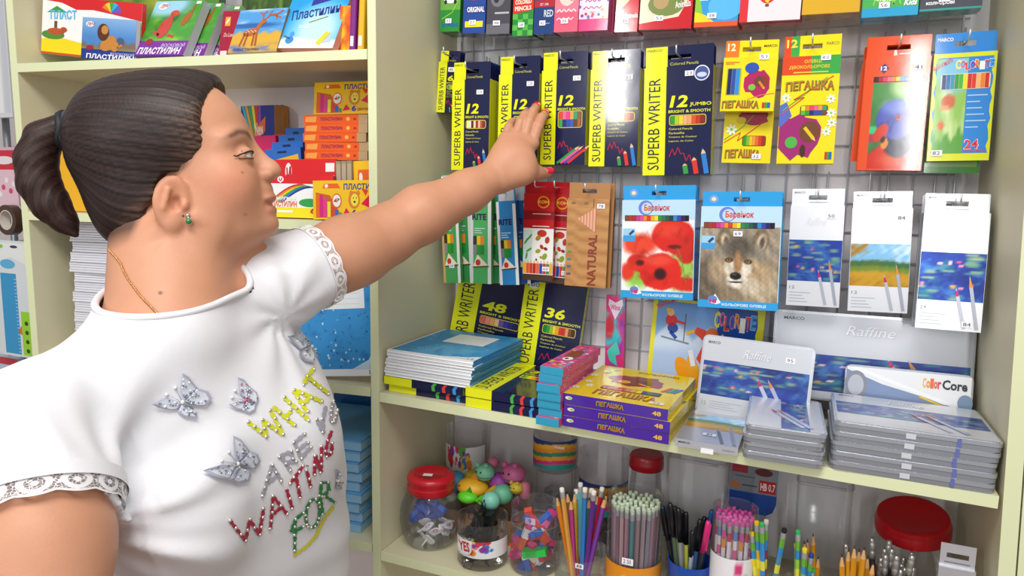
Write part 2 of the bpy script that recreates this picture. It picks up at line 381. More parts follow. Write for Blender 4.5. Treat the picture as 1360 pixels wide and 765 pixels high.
# ---- body (skin)
def head_shapes(fl):
    e = lambda c, r, k=.012, R=None, sub=False: fl.ell(hw(*c), np.array(r)*HSC, k, HR if R is None else HR@R, sub)
    cp = lambda a, b, ra, rb, k=.01, sub=False: fl.cap(hw(*a), hw(*b), ra*HSC, rb*HSC, k, sub)
    e((-.014, 0, .028), (.098, .074, .080), .01)               # cranium
    e((.028, 0, .016), (.067, .066, .072), .02)                # forehead
    e((.030, 0, -.045), (.063, .061, .070), .03)               # middle of the face
    e((.033, 0, -.090), (.053, .052, .036), .022)              # jaw
    e((.022, 0, -.106), (.042, .040, .022), .025)               # under the chin
    e((.0765, 0, -.106), (.0165, .021, .0150), .012)              # chin
    for s in (-1, 1):
        e((.052, .040*s, -.050), (.034, .026, .034), .02)      # cheek
        e((.072, .030*s, .002), (.020, .026, .010), .014)      # brow ridge
        e((.008, .052*s, -.085), (.030, .014, .032), .02)      # jaw angle
    cp((.088, 0, -.006), (.104, 0, -.036), .0075, .0095, .012) # bridge
    e((.1075, 0, -.0440), (.0100, .0105, .0095), .009)         # tip
    for s in (-1, 1): e((.0985, .0125*s, -.0475), (.0095, .0058, .0070), .006)
    for s in (-1, 1): e((.101, .006*s, -.0555), (.005, .0032, .004), .003, sub=True)
    e((.088, 0, -.064), (.012, .016, .011), .010)              # upper lip base
    e((.0905, 0, -.0755), (.0100, .021, .0062), .005)
    e((.0865, 0, -.0905), (.0095, .019, .0070), .005)
    e((.100, 0, -.0830), (.0075, .026, .0013), .003, sub=True)  # mouth line
    for s in (-1, 1):
        e((.105, .034*s, -.020), (.021, .020, .0130), .013, sub=True)   # eye hollow
        e((.0815, .0310*s, -.0200), (.0145, .0150, .0135), .004)        # lids over the eyeball
        e((.0955, .0340*s, -.0218), (.0095, .0140, .0023), .002, sub=True)
    for s in (-1, 1): cp((.064, .022*s, -.106), (.010, .060*s, -.078), .009, .010, .008)
    # ear
    for s in (1, -1):
        R = rotm('Y', .42)@rotm('Z', -.42*s); c = np.array([-.003, .0745*s, -.052])
        p = lambda x, y, z: tuple(c+R@np.array([x*1.12, y*s, z]))
        e(tuple(c), (.0200, .0065, .0295), .006, R)
        e(p(.001, .008, .004), (.0145, .0060, .0200), .003, R, True)    # hollow inside the rim
        e(p(.004, .004, -.003), (.0065, .0075, .0085), .003, R, True)   # concha
        cp(p(-.004, .0045, .012), p(-.007, .004, -.010), .0030, .0030, .003)   # antihelix
        e(p(.0125, .0045, -.004), (.0045, .0038, .0060), .003, R)       # tragus
        e(p(.004, .002, -.0245), (.0085, .0050, .0085), .004, R)        # lobe
def hand(fl, wr, knk, tips, th, kn_r, tip_r, palm):
    """palm between wrist and knuckles, each finger a bent chain, thumb from the side of the palm"""
    c = lambda a, b: np.array(a)*(1-b)
    for k in range(4): fl.cap(wr+(knk[k]-wr)*.10, knk[k], palm*.95, palm*.56, .010)
    joints = []
    for k in range(4):
        a, m1, m2, t = tips[k]; fl.chain([knk[k], m1, m2, t], [kn_r[k], kn_r[k]*.93, kn_r[k]*.86, tip_r[k]], .0018)
    fl.chain(th, [palm*1.05, palm*.82, .0098, .0082], .008)
body = Field()
head_shapes(body)
skull = hw(-.02, 0, -.05)
body.cap(hw(-.042, 0, -.065), neckb+np.array([0, 0, -.02]), .056, .060, .025)             # neck
body.cap(hw(-.012, 0, -.10), neckb+Nn*.02+np.array([0, 0, -.02]), .045, .052, .025)
body.cap(neckb+np.array([0, 0, -.03]), shR*.75+neckb*.25-np.array([0, 0, .005]), .045, .042, .03); body.cap(neckb+np.array([0, 0, -.03]), shL*.8+neckb*.2, .042, .040, .025)  # trapezius
body.ell(tw(0, -.01, -.16), (.155, .112, .21), .03, TB)
body.ell(tw(-.07, .075, -.15), (.072, .062, .074), .04, TB); body.ell(tw(.075, .07, -.15), (.072, .062, .074), .04, TB)
RB = np.eye(3); 
hipax = np.array([Ah[0], Ah[1], 0]); hipax /= np.linalg.norm(hipax); hipn = np.array([Nn[0], Nn[1], 0]); hipn -= hipax*(hipn@hipax); hipn /= np.linalg.norm(hipn)
HB = np.stack([hipax, hipn, np.array([0, 0, 1.])], 1)
body.ell(pelvis+np.array([0, 0, .12]), (.152, .122, .17), .05, HB)
body.ell(pelvis, (.185, .135, .13), .05, HB)
# near arm hanging down, far arm reaching to the shelf
body.chain([shR, shR*.5+elR*.5, elR], [.058, .056, .043], .03); body.chain([elR, elR*.65+wrR*.35, wrR], [.043, .042, .027], .015)
mL = shL*.35+elL*.65
body.chain([shL, mL, elL], [.055, .0475, .0435], .03)
fm = elL*.68+wrL*.32+np.array([0, 0, .003])
body.chain([elL, fm, elL*.25+wrL*.75, wrL], [.0435, .0430, .0325, .0275], .015)
body.ell(elL*.8+shL*.2-np.array([0, 0, .012]), (.03, .03, .03), .03)
# far hand: tips touch the pencil boxes
YT = .1775
def tip(u, v, dy=0): return atY(u, v, YT-.0085+dy)
kn = [atD(671, 184, 1.185), atD(684, 183, 1.188), atD(696, 185, 1.192), atD(707.5, 190, 1.195)]
tp = [tip(682.5, 162), tip(701, 149), tip(712, 142), tip(723.5, 151.5)]
tl = []
for k in range(4):
    a, t = kn[k], tp[k]; d = t-a; bow = -FW*.013+UP*.004
    tl.append((a, a+d*.42+bow, a+d*.74+bow*.9, t))
pc = atD(683, 214, 1.172)
thumb = [atD(668, 238, 1.165), atD(695, 231, 1.172), atD(714, 229.5, 1.19), atD(727.5, 229, 1.205)]
hand(body, wrL, kn, tl, thumb, [.0083, .0089, .0092, .0092], [.0068, .0074, .0076, .0075], .0205)
body.ell(pc, (.036, .030, .020), .02, np.stack([RT, UP, FW], 1))
# near hand, hanging below the frame
fd = (wrR-elR)/np.linalg.norm(wrR-elR); fs = np.array([.35, .93, 0]); fs -= fd*(fs@fd); fs /= np.linalg.norm(fs); fn_ = np.cross(fd, fs)
knR = [wrR+fd*.085+fs*x for x in (-.030, -.010, .010, .030)]; tR = []
for k, Lf in enumerate((.062, .076, .082, .072)): a = knR[k]; tR.append((a, a+fd*Lf*.45+fn_*.004, a+fd*Lf*.75+fn_*.012, a+fd*Lf+fn_*.024))
thR = [wrR+fd*.02+fs*.02, wrR+fd*.05+fs*.042+fn_*.01, wrR+fd*.08+fs*.05+fn_*.02, wrR+fd*.105+fs*.052+fn_*.03]
hand(body, wrR, knR, tR, thR, [.008]*4, [.0068]*4, .019)
hipR, hipL = pelvis-hipax*.09, pelvis+hipax*.09
woman = empty('person', 'woman in white t-shirt with dark ponytail reaching for pencil boxes', 'person', (pelvis[0], pelvis[1], 0))
def put(o):                                                   # meshes are made in world space; hang them on the woman's base
    o.parent = woman; o.matrix_parent_inverse = Matrix.Translation(-Vector(woman.location)); return o
V, F = surface_net(body, (-.52, -.95, .55), (.40, .30, 1.75), .0022)
# skin tone, lips, brows, blush
q = hl(V); sk = np.array(lin('#cb9273')); col = np.tile(sk, (len(V), 1))
def blend(mask, c): 
    global col
    m = np.clip(mask, 0, 1)[:, None]; col = col*(1-m)+np.array(lin(c))*m
def gauss(c, r): return np.exp(-(((q-np.array(c))/np.array(r))**2).sum(1))
for s in (1, -1):
    blend(.34*gauss((.062, .055*s, -.052), (.026, .03, .024)), '#d9765c')
    blend(.25*gauss((.002, .08*s, -.05), (.02, .02, .03)), '#e08868')
lipm = (np.abs(q[:, 1]) < .024) & (q[:, 0] > .082); lu_ = np.exp(-((q[:, 2]+.083)/.0115)**4)*np.clip(1-(np.abs(q[:, 1])/.025)**3, 0, 1)
blend(np.where(lipm, .75*lu_, 0), '#b96a5c')
br_s = np.abs(q[:, 1]); cz = .0030+.0045*np.sin(np.clip((br_s-.008)/.046, 0, 1)*2.5)-.004*np.clip((br_s-.042)/.02, 0, 1)
brm = np.exp(-((q[:, 2]-cz)/(.0064-.0034*np.clip((br_s-.016)/.042, 0, 1)))**2)*np.clip((br_s-.008)/.003, 0, 1)*np.clip((.060-br_s)/.006, 0, 1)*(q[:, 0] > .04)
blend(.92*brm, '#4a3028')
lash = np.exp(-((q[:, 2]+.0165)/.0021)**2)*(br_s > .020)*(br_s < .053)*(q[:, 0] > .07)*(q[:, 0] < .098)
eo = ((np.abs(q[:, 1])-.0340)/.0155)**2+((q[:, 2]+.0218)/.0042)**2
blend(np.where((eo < 1.7) & (q[:, 2] <= -.0225) & (q[:, 0] > .06), .45, 0), '#3a2520')
def mole(u, v, r=.0016):
    c = np.array(P_on(u, v)); d = np.linalg.norm(V-c, axis=1); blend(np.exp(-(d/r)**4), '#6b3b2a')
bt = BVHTree.FromPolygons(V.tolist(), F.tolist())
def P_on(u, v, tree=None):
    r = ray(u, v); h = (tree or bt).ray_cast(Vector(CAM), Vector(r)); return h[0] if h[0] else Vector(CAM+r*.8)
# thin hair at the temples colours the scalp
hairline = lambda q: q[:, 0]-np.interp(q[:, 2], [-.12, -.085, -.05, -.02, .0, .02, .04, .06, .08, .11], [-.062, -.056, -.034, .030, .050, .054, .060, .070, .080, .085])
hm_ = np.clip(-hairline(q)/.012, 0, 1)*np.clip((q[:, 2]+.088)/.02, 0, 1)*(np.abs(q[:, 1]) < .10); earm = np.exp(-(((q-np.array([0, .08, -.052]))/np.array([.026, .02, .034]))**2).sum(1)*1.2)
blend(np.clip(hm_*.85-earm, 0, 1), '#3a2924')
for u, v in ((321, 200.5), (322, 229), (326, 284.5)): mole(u, v, .0013)
mole(213, 389, .0022)
def skin_mat():
    m = finish('skin', .48, spec=.4, sss=.12, noise=.05, nscale=60, bump=.12, bscale=420); return m
ob_body = put(vmesh('body', V, F, col, skin_mat()))
# ---- eyes
for s in (1, -1):
    b = B(); c = (0, 0, 0); b.sphere(c, .0121*HSC, '#cfc6bf', 20, 14); eb = b.mesh('eye', finish('eyeball', .08, coat=.6), True)
    n = len(eb.vertices); co = np.zeros(n*3); eb.vertices.foreach_get('co', co); co = co.reshape(-1, 3)
    look = np.array([.96, -.05*s, .14]); look /= np.linalg.norm(look); ang = np.degrees(np.arccos(np.clip(co/np.linalg.norm(co, axis=1)[:, None]@look, -1, 1)))
    cc = np.where(ang[:, None] < 12, np.array(lin('#0a0808')), np.where(ang[:, None] < 30, np.array(lin('#5d6a5f')), np.array(lin('#cfc6bf'))))
    eb.color_attributes.remove(eb.color_attributes['Col']); a = eb.color_attributes.new('Col', 'FLOAT_COLOR', 'POINT'); a.data.foreach_set('color', np.concatenate([cc, np.ones((n, 1))], 1).astype(np.float32).ravel())
    o = link('eye', eb); o.matrix_world = Matrix.Translation(Vector(hw(.0825, .0310*s, -.0205)))@Matrix(HR.tolist()).to_4x4(); 
    o.parent = woman; o.matrix_parent_inverse = Matrix.Translation(-Vector(woman.location))
b = B()
for s in (1, -1):
    for lo_, rr_, c_ in ((1, .0010, '#1d1310'), (-1, .0005, '#5a3a30')):
        L_ = []
        for t_ in np.linspace(.02, .98, 13):
            sx = .0185+.031*t_; ux = -.0218+lo_*.0036*math.sin(math.pi*min(1, t_*1.02))**.7-(.0015*t_ if lo_ < 0 else -.0012*t_)
            h = bt.ray_cast(Vector(hw(.14, sx*s, ux)), Vector(-HF))
            if h[0]: L_.append(np.array(h[0])+HF*.0006)
        if lo_ > 0 and len(L_) > 3: L_.append(L_[-1]+HS*s*.003-HF*.003+HU*.0012)
        if len(L_) > 3: b.tube(L_, [rr_*(.5+.5*math.sin(math.pi*(i+1)/(len(L_)+1))) for i in range(len(L_))], c_, 6)
put(b.build('eyelash', finish('lash', .6), None, True))
# ---- hair
hair = Field()
he = lambda c, r, k=.012, R=None, sub=False: hair.ell(hw(*c), np.array(r)*HSC, k, HR if R is None else HR@R, sub)
he((-.016, 0, .030), (.104, .080, .086), .01)
he((.026, 0, .022), (.071, .072, .078), .02)
he((-.044, 0, -.040), (.072, .068, .064), .03)
hair.cap(hw(-.055, 0, .050), hw(-.098, 0, .066), .050*HSC, .014*HSC, .022); hair.ell(hw(-.050, 0, .062), np.array((.050, .058, .050))*HSC, .02, HR)
he((.030, -.022, .072), (.058, .050, .036), .012)              # fringe swept over the far side
tie = hpix(97, 174)
def strand(q):                                                # angle about the line from the tie to the face
    t = q-np.array([-.102, 0, .066]); ax = np.array([.19, 0, -.085]); ax /= np.linalg.norm(ax); up_ = np.array([-ax[2], 0, ax[0]])
    return np.arctan2(t[:, 1], t@up_)
def htop(P):
    q = hl(P); d = hair(P)
    edge = hairline(q)+.0012*np.sin(q[:, 2]*700)*(q[:, 2] < .03)
    ear = (((q-np.array([.004, .085, -.050]))/np.array([.027, .045, .033]))**2).sum(1)**.5
    d = smax(d, edge*.8, .006)
    d = np.maximum(d, (1-ear)*.022)
    low = -.092-.10*(q[:, 0]+.05)-q[:, 2]; d = smax(d, low*.8, .008)
    # combed strands run to the tie
    an = strand(q); wv = np.sin(an*83)+.8*np.sin(an*141+1.3+2*np.sin(an*9))+.9*np.sin(an*37)
    part = np.exp(-((q[:, 1]-.014-(.06-q[:, 0])*.06)/.0028)**2)*(q[:, 2] > .05)*(q[:, 0] > -.01)
    return d+.00022*wv+.004*part
hb0 = hw(-.13, -.10, -.14); pts = np.array([hw(a, b, c) for a in (-.15, .12) for b in (-.11, .11) for c in (-.14, .15)])
HVt, HFc = surface_net(htop, pts.min(0), pts.max(0), .0021)
hq = hl(HVt); an = strand(hq); st = .42+.25*np.sin(an*83)+.2*np.sin(an*141+1.3+2*np.sin(an*9))+.16*np.sin(an*37)+.12*np.sin(an*260)
thin = np.clip(1+hairline(hq)/.040, 0, 1)*(hq[:, 2] < .05)
ca, cb, cs = np.array(lin('#1c1210')), np.array(lin('#3c2c28')), np.array(lin('#84624f'))
hc = ca+(cb-ca)*np.clip(st, 0, 1)[:, None]; hc = hc+(cs-hc)*(thin*np.clip(st*1.3-.25, 0, 1)*.75)[:, None]
hair_mat = finish('dark_hair', .46, spec=.32, noise=.25, nscale=160, bump=.1, bscale=500)
ob_hair = put(vmesh('hair', HVt, HFc, hc, hair_mat))
# ponytail
pt = Field(); pp = [(98, 172, 9), (78, 171, 15), (58, 184, 21), (48, 212, 23.5), (52, 244, 24), (68, 272, 22), (86, 294, 15), (101, 312, 4)]
k_ = HD/FPX
pw = [hpix(u, v, .0) for u, v, r in pp]; pt.chain(pw, [r*k_*.98 for u, v, r in pp], .01)
pax = np.array(pw)
TC = hl(hpix(118, 268)[None])[0]
def ptail(P):
    d = pt(P); q = hl(P); rel = np.hypot(q[:, 0]-TC[0], q[:, 2]-TC[2])
    return d+.0002*np.sin(rel*1300)+.00025*np.sin(rel*620+q[:, 1]*60)
PV, PF = surface_net(ptail, pax.min(0)-.05, pax.max(0)+.05, .0024)
pq = hl(PV); rel = np.hypot(pq[:, 0]-TC[0], pq[:, 2]-TC[2]); st = .5+.3*np.sin(rel*1500)+.25*np.sin(rel*640+pq[:, 1]*40)
pc_ = np.array(lin('#1c100e'))+(np.array(lin('#3f2822'))-np.array(lin('#1c100e')))*np.clip(st, 0, 1)[:, None]
o = put(vmesh('ponytail', PV, PF, pc_, hair_mat))
b = B(); c0 = hpix(96, 174); t1 = pw[1]-pw[0]; t1 /= np.linalg.norm(t1); e1 = np.cross(t1, HS); e1 /= np.linalg.norm(e1); e2 = np.cross(t1, e1)
for j in range(4):
    cen = c0+t1*(j-1.5)*.0052
    b.tube([cen+(e1*math.cos(a)+e2*math.sin(a))*.0195+t1*.002*math.sin(3*a+j) for a in np.linspace(0, 2*math.pi, 25)], .0046, '#15161c' if j % 2 else '#3a3f4c', 6)
put(b.build('hair_tie', finish('tie_fabric', .6, noise=.4, nscale=300), None, True))
# ---- t-shirt: the trunk a little looser, short sleeves, cut open at neck, sleeves and hem
shT, shAR, shAL = Field(), Field(), Field()
shT.ell(tw(0, -.01, -.16), (.150, .118, .22), .03, TB)
shT.ell(tw(-.07, .078, -.155), (.076, .068, .080), .045, TB); shT.ell(tw(.075, .074, -.155), (.078, .068, .080), .045, TB)
shT.ell(pelvis+np.array([0, 0, .14]), (.165, .146, .19), .06, HB); shT.ell(pelvis+np.array([0, 0, -.02]), (.200, .160, .26), .06, HB)
shT.cap(neckb+np.array([0, 0, -.03]), shR*.75+neckb*.25-np.array([0, 0, .005]), .052, .058, .03); shT.cap(neckb+np.array([0, 0, -.03]), shL*.8+neckb*.2, .047, .046, .025)
shT.cap(neckb+np.array([0, 0, .03]), neckb+np.array([0, 0, -.05]), .064, .066, .02)
shAR.chain([shR, shR*.6+elR*.4, elR*.7+shR*.3], [.066, .070, .072], .03)
shAL.chain([shL, mL, elL], [.062, .0545, .0525], .03)
nA, nB, nC = atD(131, 376, .865), atD(226, 426, .748), atD(300, 378, .885)
nn = np.cross(nB-nA, nC-nA); nn /= np.linalg.norm(nn); nn = nn if nn[2] > 0 else -nn
dR = (elR-shR)/np.linalg.norm(elR-shR); hR = shR+dR*((atD(60, 664, .655)-shR)@dR)
def sh(P):
    d = smin(smin(shT(P), np.maximum(shAR(P), (P-hR)@dR), .014), shAL(P), .022)
    bd = np.maximum(np.maximum(body(P)-.0055, np.linalg.norm(P-mid, axis=1)-.20), (P-nA)@nn-.015)
    return smin(d, bd, .006)
armpit = tw(-.165, .06, -.10)
def shirt_f(P):
    d = sh(P); l = (P-mid)@TB
    # folds fanning from the near armpit over the chest and from the far shoulder
    x = P-armpit; r = np.linalg.norm(x, axis=1); lx = x@TB; an = np.arctan2(lx[:, 2], lx[:, 0]+.02)
    fold = np.exp(-((r-.10)/.075)**2)*(.0038*np.sin(an*9+.8)+.002*np.sin(an*17))
    y = P-tw(.13, .09, .0); ly = y@TB; ry = np.linalg.norm(y, axis=1); a2 = np.arctan2(ly[:, 2], ly[:, 0])
    fold += np.exp(-(ry/.12)**2)*(1-np.exp(-(ry/.045)**2))*.0024*np.sin(a2*9)
    drape = np.clip((-.22-l[:, 2])/.2, 0, 1)*.006*np.sin(l[:, 0]*38+l[:, 2]*9)
    fold += .0018*np.sin(l[:, 0]*31+l[:, 2]*47+2*np.sin(l[:, 2]*19))*np.clip((.0-l[:, 2])/.1, 0, 1)
    hz = np.where(shAR(P) < .025, np.clip((np.abs((P-hR)@dR)-.004)/.025, 0, 1), 1)
    return d-(fold+drape)*hz
TV, TF = surface_net(shirt_f, (-.52, -.95, .72), (.25, .05, 1.62), .0042)
bm = bmesh.new(); tmp = bpy.data.meshes.new('t'); tmp.from_pydata(TV.tolist(), [], TF.tolist()); bm.from_mesh(tmp); bpy.data.meshes.remove(tmp)
def cut(p, n, pick):
    """open the cloth: drop what lies beyond the plane among the faces picked"""
    bm.faces.ensure_lookup_table(); P = np.array([f.calc_center_median() for f in bm.faces]); fs = [bm.faces[i] for i in np.nonzero(pick(P))[0]]
    g = list({e for f in fs for e in f.edges})+list({v for f in fs for v in f.verts})+fs
    bmesh.ops.bisect_plane(bm, geom=g, dist=1e-5, plane_co=Vector(p), plane_no=Vector(n), clear_outer=True)
nM = (nA+nB+nC)/3
nK = (nA+nC)/2*.6+nB*.4
def neckpick(P):
    x = P-nK; h = x@nn; lat = np.linalg.norm(x-h[:, None]*nn, axis=1); return (lat < .092) & (h > -.03) & (h < .14)
cut(nA, nn, neckpick)
bm.faces.ensure_lookup_table(); P_ = np.array([f.calc_center_median() for f in bm.faces]); k_c = ((P_-hR)@dR > -.0030) & (np.linalg.norm(P_-hR, axis=1) < .105) & (shT(P_) > .020) & ((P_-hR)@dR < .01)
bmesh.ops.delete(bm, geom=[bm.faces[i] for i in np.nonzero(k_c)[0]], context='FACES')
dL = (elL-shL)/np.linalg.norm(elL-shL); hL = shL+dL*((atD(412, 352, .99)-shL)@dL)
cut(hL, dL, lambda P: (shAL(P) < shT(P)-.002) & (np.abs((P-hL)@dL) < .25))
cut((0, 0, .80), (0, 0, -1), lambda P: P[:, 2] < .9)
loose = [f for f in bm.faces if (f.calc_center_median()-Vector(mid)).length > .75]; bmesh.ops.delete(bm, geom=loose, context='FACES')
def rims():
    """boundary loops of the cloth as point lists"""
    es = {e for e in bm.edges if len(e.link_faces) == 1}; out = []
    while es:
        e = es.pop(); a, c = e.verts; lp = [a, c]
        while True:
            nx = [k for k in lp[-1].link_edges if k in es]
            if not nx: break
            es.discard(nx[0]); lp.append(nx[0].other_vert(lp[-1]))
        out.append([np.array(v.co) for v in lp])
    return sorted(out, key=len, reverse=True)
RIMS = rims()
me = bpy.data.meshes.new('t_shirt'); bm.to_mesh(me); me.shade_smooth()
a = me.color_attributes.new('Col', 'FLOAT_COLOR', 'POINT'); a.data.foreach_set('color', np.tile(np.array([*lin('#e6e5ea'), 1], dtype=np.float32), len(me.vertices)))
me.materials.append(finish('white_cotton', .8, bump=.12, bscale=900, sheen=.15)); shirt = put(link('t_shirt', me))
ST = BVHTree.FromBMesh(bm); bm.free()
def near_rim(p): return min(RIMS, key=lambda r: np.linalg.norm(np.mean(r, 0)-p) + (0 if len(r) > 40 else 9))
def resample(lp, n, sm=6):
    p = np.array(lp); p = np.concatenate([p, p[:1]]); d = np.r_[0, np.cumsum(np.linalg.norm(np.diff(p, axis=0), axis=1))]
    t = np.linspace(0, d[-1], n, endpoint=False); p = np.stack([np.interp(t, d, p[:, i]) for i in range(3)], 1)
    for _ in range(sm): p = (np.roll(p, 1, 0)+p*2+np.roll(p, -1, 0))/4
    return p
def band(name, lp, dirn, w, mat, col, scal=0, flare=0, n=120, thick=None):
    p = resample(lp, n); cen = p.mean(0); b = B(); k = 6; vs = []; uv = []
    for j in range(k+1):
        for i in range(n):
            t = j/k; out = p[i]-cen; out -= dirn*(out@dirn); out /= np.linalg.norm(out)
            ww = w*(1+scal*abs(math.sin(i*math.pi*scal_n/n))) if scal else w
            vs.append(p[i]+dirn*ww*t+out*(flare*t+.0012)); 
    fs = [(j*n+i, j*n+(i+1) % n, (j+1)*n+(i+1) % n, (j+1)*n+i) for j in range(k) for i in range(n)]
    b.add(vs, fs, col); o = b.build(name, mat, None, True)
    um = o.data.uv_layers.new(name='UVMap'); 
    for poly in o.data.polygons:
        for li in poly.loop_indices:
            vi = o.data.loops[li].vertex_index; i, j = vi % n, vi//n; um.data[li].uv = ((i if not (i == 0 and max(v % n for v in poly.vertices) == n-1) else n)/n, j/k)
    o.parent = shirt; return o
scal_n = 14
COT0 = finish('white_cotton', .8)
def lace_mat():
    m, nt, p, N, L = nodes('lace'); p.inputs['Base Color'].default_value = (.86, .84, .86, 1); p.inputs['Roughness'].default_value = .8
    uv = N('ShaderNodeUVMap'); mp = N('ShaderNodeMapping'); mp.inputs['Scale'].default_value = (scal_n, 1.0, 1); L(uv.outputs[0], mp.inputs[0])
    sx = N('ShaderNodeSeparateXYZ'); L(mp.outputs[0], sx.inputs[0])
    def M(op, a, b=None, c=None):
        n = N('ShaderNodeMath'); n.operation = op
        for i, x in enumerate((a, b, c)):
            if x is None: continue
            if isinstance(x, (int, float)): n.inputs[i].default_value = x
            else: L(x, n.inputs[i])
        return n.outputs[0]
    fx = M('FRACT', sx.outputs[0]); dx = M('MULTIPLY', M('SUBTRACT', fx, .5), 1.0); dy = M('MULTIPLY', M('SUBTRACT', sx.outputs[1], .45), .95)
    r = M('SQRT', M('ADD', M('MULTIPLY', dx, dx), M('MULTIPLY', dy, dy)))
    ring = M('LESS_THAN', M('ABSOLUTE', M('SUBTRACT', r, .33)), .085)          # flower medallions
    v = N('ShaderNodeTexVoronoi'); v.feature = 'DISTANCE_TO_EDGE'; v.inputs['Scale'].default_value = 8; L(mp.outputs[0], v.inputs['Vector'])
    net = M('LESS_THAN', v.outputs['Distance'], .055); flower = M('LESS_THAN', r, .10)
    edge = M('GREATER_THAN', M('ABSOLUTE', M('SUBTRACT', sx.outputs[1], .5)), .40)
    al = M('MAXIMUM', M('MAXIMUM', ring, net), M('MAXIMUM', flower, edge)); al = M('MAXIMUM', al, .22)
    L(al, p.inputs['Alpha']); return m
LACE = lace_mat()
def ring(c, d, r, n=120):
    e1 = np.cross(d, [0, 0, 1.]); e1 /= np.linalg.norm(e1); e2 = np.cross(d, e1)
    return [c+(e1*math.cos(t)+e2*math.sin(t))*r for t in np.linspace(0, 2*math.pi, n, endpoint=False)]
rgR = ring(hR-dR*.003, dR, -float(shAR(np.array([hR]))[0])+.0020); rgL = ring(hL-dL*.002, dL, -float(shAL(np.array([hL]))[0])+.0008)
band('hem_band', ring(hR-dR*.013, dR, -float(shAR(np.array([hR]))[0])+.0034), dR, .014, COT0, '#e6e5ea')
band('lace_trim', rgR, dR, .0165, LACE, '#ece8ec', scal=.16, flare=-.003)
band('lace_trim', rgL, dL, .017, LACE, '#ece8ec', scal=.16, flare=-.002)
def cord(name, lp, r, mat, col, n=140, off=0):
    p = resample(lp, n, 30); b = B(); b.tube(list(p)+[p[0], p[1]], r, col, 8, False); o = b.build(name, mat, None, True)
    o.parent = shirt; return o
COT = finish('white_cotton', .8)
cord('neckband', near_rim(nM), .0042, COT, '#e6e5ea')
# ---- the hand-painted words, studs and butterflies on the chest, pressed onto the cloth
def onshirt(u, v, off=.0012):
    h = ST.ray_cast(Vector(CAM), Vector(ray(u, v)))
    if h[0] is None: return None
    n = h[1]; n = -n if n.dot(Vector(CAM)-h[0]) < 0 else n
    return np.array(h[0]+n*off), np.array(n)
def sub(o):
    o.parent = shirt; return o
def dens(pl, step=2.2):
    out = []
    for (a, b), (c, d) in zip(pl[:-1], pl[1:]):
        k = max(1, int(math.hypot(c-a, d-b)/step)); out += [(a+(c-a)*i/k, b+(d-b)*i/k) for i in range(k)]
    return out+[pl[-1]]
def ell_pts(cx, cy, rx, ry, rot, a0=0, a1=360, n=16):
    return [(cx+rx*math.cos(t)*math.cos(rot)-ry*math.sin(t)*math.sin(rot), cy+rx*math.cos(t)*math.sin(rot)+ry*math.sin(t)*math.cos(rot)) for t in np.radians(np.linspace(a0, a1, n))]
g5 = lambda p: [(300+x/5.1, 430+y/5.1) for x, y in p]; g6 = lambda p: [(290+x/4.028, 560+y/4.028) for x, y in p]
WORDS = [('#d3d52a', 6.4, [g5(p) for p in ([(150, 668), (275, 765)], [(275, 765), (250, 655)], [(245, 655), (385, 750)], [(385, 750), (300, 590)], [(315, 560), (465, 692)], [(395, 640), (440, 590)], [(390, 500), (560, 655)], [(455, 455), (550, 600)], [(460, 450), (645, 528)], [(520, 545), (575, 490)], [(520, 415), (548, 360), (590, 305)], [(552, 365), (690, 475)])]),
 ('#a3a1ad', 5.8, [g6(p) for p in ([(285, 232), (235, 395)], [(285, 232), (335, 315)], [(262, 330), (315, 285)], [(330, 180), (385, 262)], [(325, 185), (385, 160), (400, 200), (355, 225)], [(375, 215), (415, 215)], [(405, 110), (440, 195)], [(405, 112), (460, 65)], [(425, 150), (475, 110)], [(440, 195), (490, 135)])]+[g5(p) for p in ([(612, 650), (655, 735)], [(672, 560), (652, 650), (655, 745)], ell_pts(732, 585, 20, 88, .15, 0, 360, 20))]),
 ('#b02343', 5.2, [g6(p) for p in ([(60, 530), (140, 635)], [(140, 635), (165, 525)], [(165, 525), (215, 605)], [(215, 605), (238, 465)], [(290, 398), (275, 570)], [(290, 398), (365, 492)], [(290, 492), (335, 455)], [(362, 360), (392, 460)], [(380, 332), (452, 232)], [(412, 290), (435, 405)], [(470, 262), (490, 345)], [(471, 238), (473, 232)], [(510, 285), (515, 180)], [(515, 180), (545, 268)], [(545, 268), (548, 130)], [(602, 50), (580, 105), (568, 160), (580, 185), (600, 165), (603, 115)])]),
 ('#1f8a4a', 4.8, [g6(p) for p in ([(405, 690), (408, 520)], [(385, 590), (410, 520), (450, 487)], [(410, 585), (452, 558)], ell_pts(502, 490, 36, 78, .12, 0, 360, 24), [(540, 390), (556, 495)], [(542, 400), (548, 325), (585, 325), (588, 372), (548, 400)], [(565, 395), (620, 432)])]),
 ('#d5cf2e', 4.6, [g6(p) for p in ([(400, 715), (470, 665), (520, 610), (548, 545), (575, 500), (615, 450)],)])]
wb = B(); studs = []
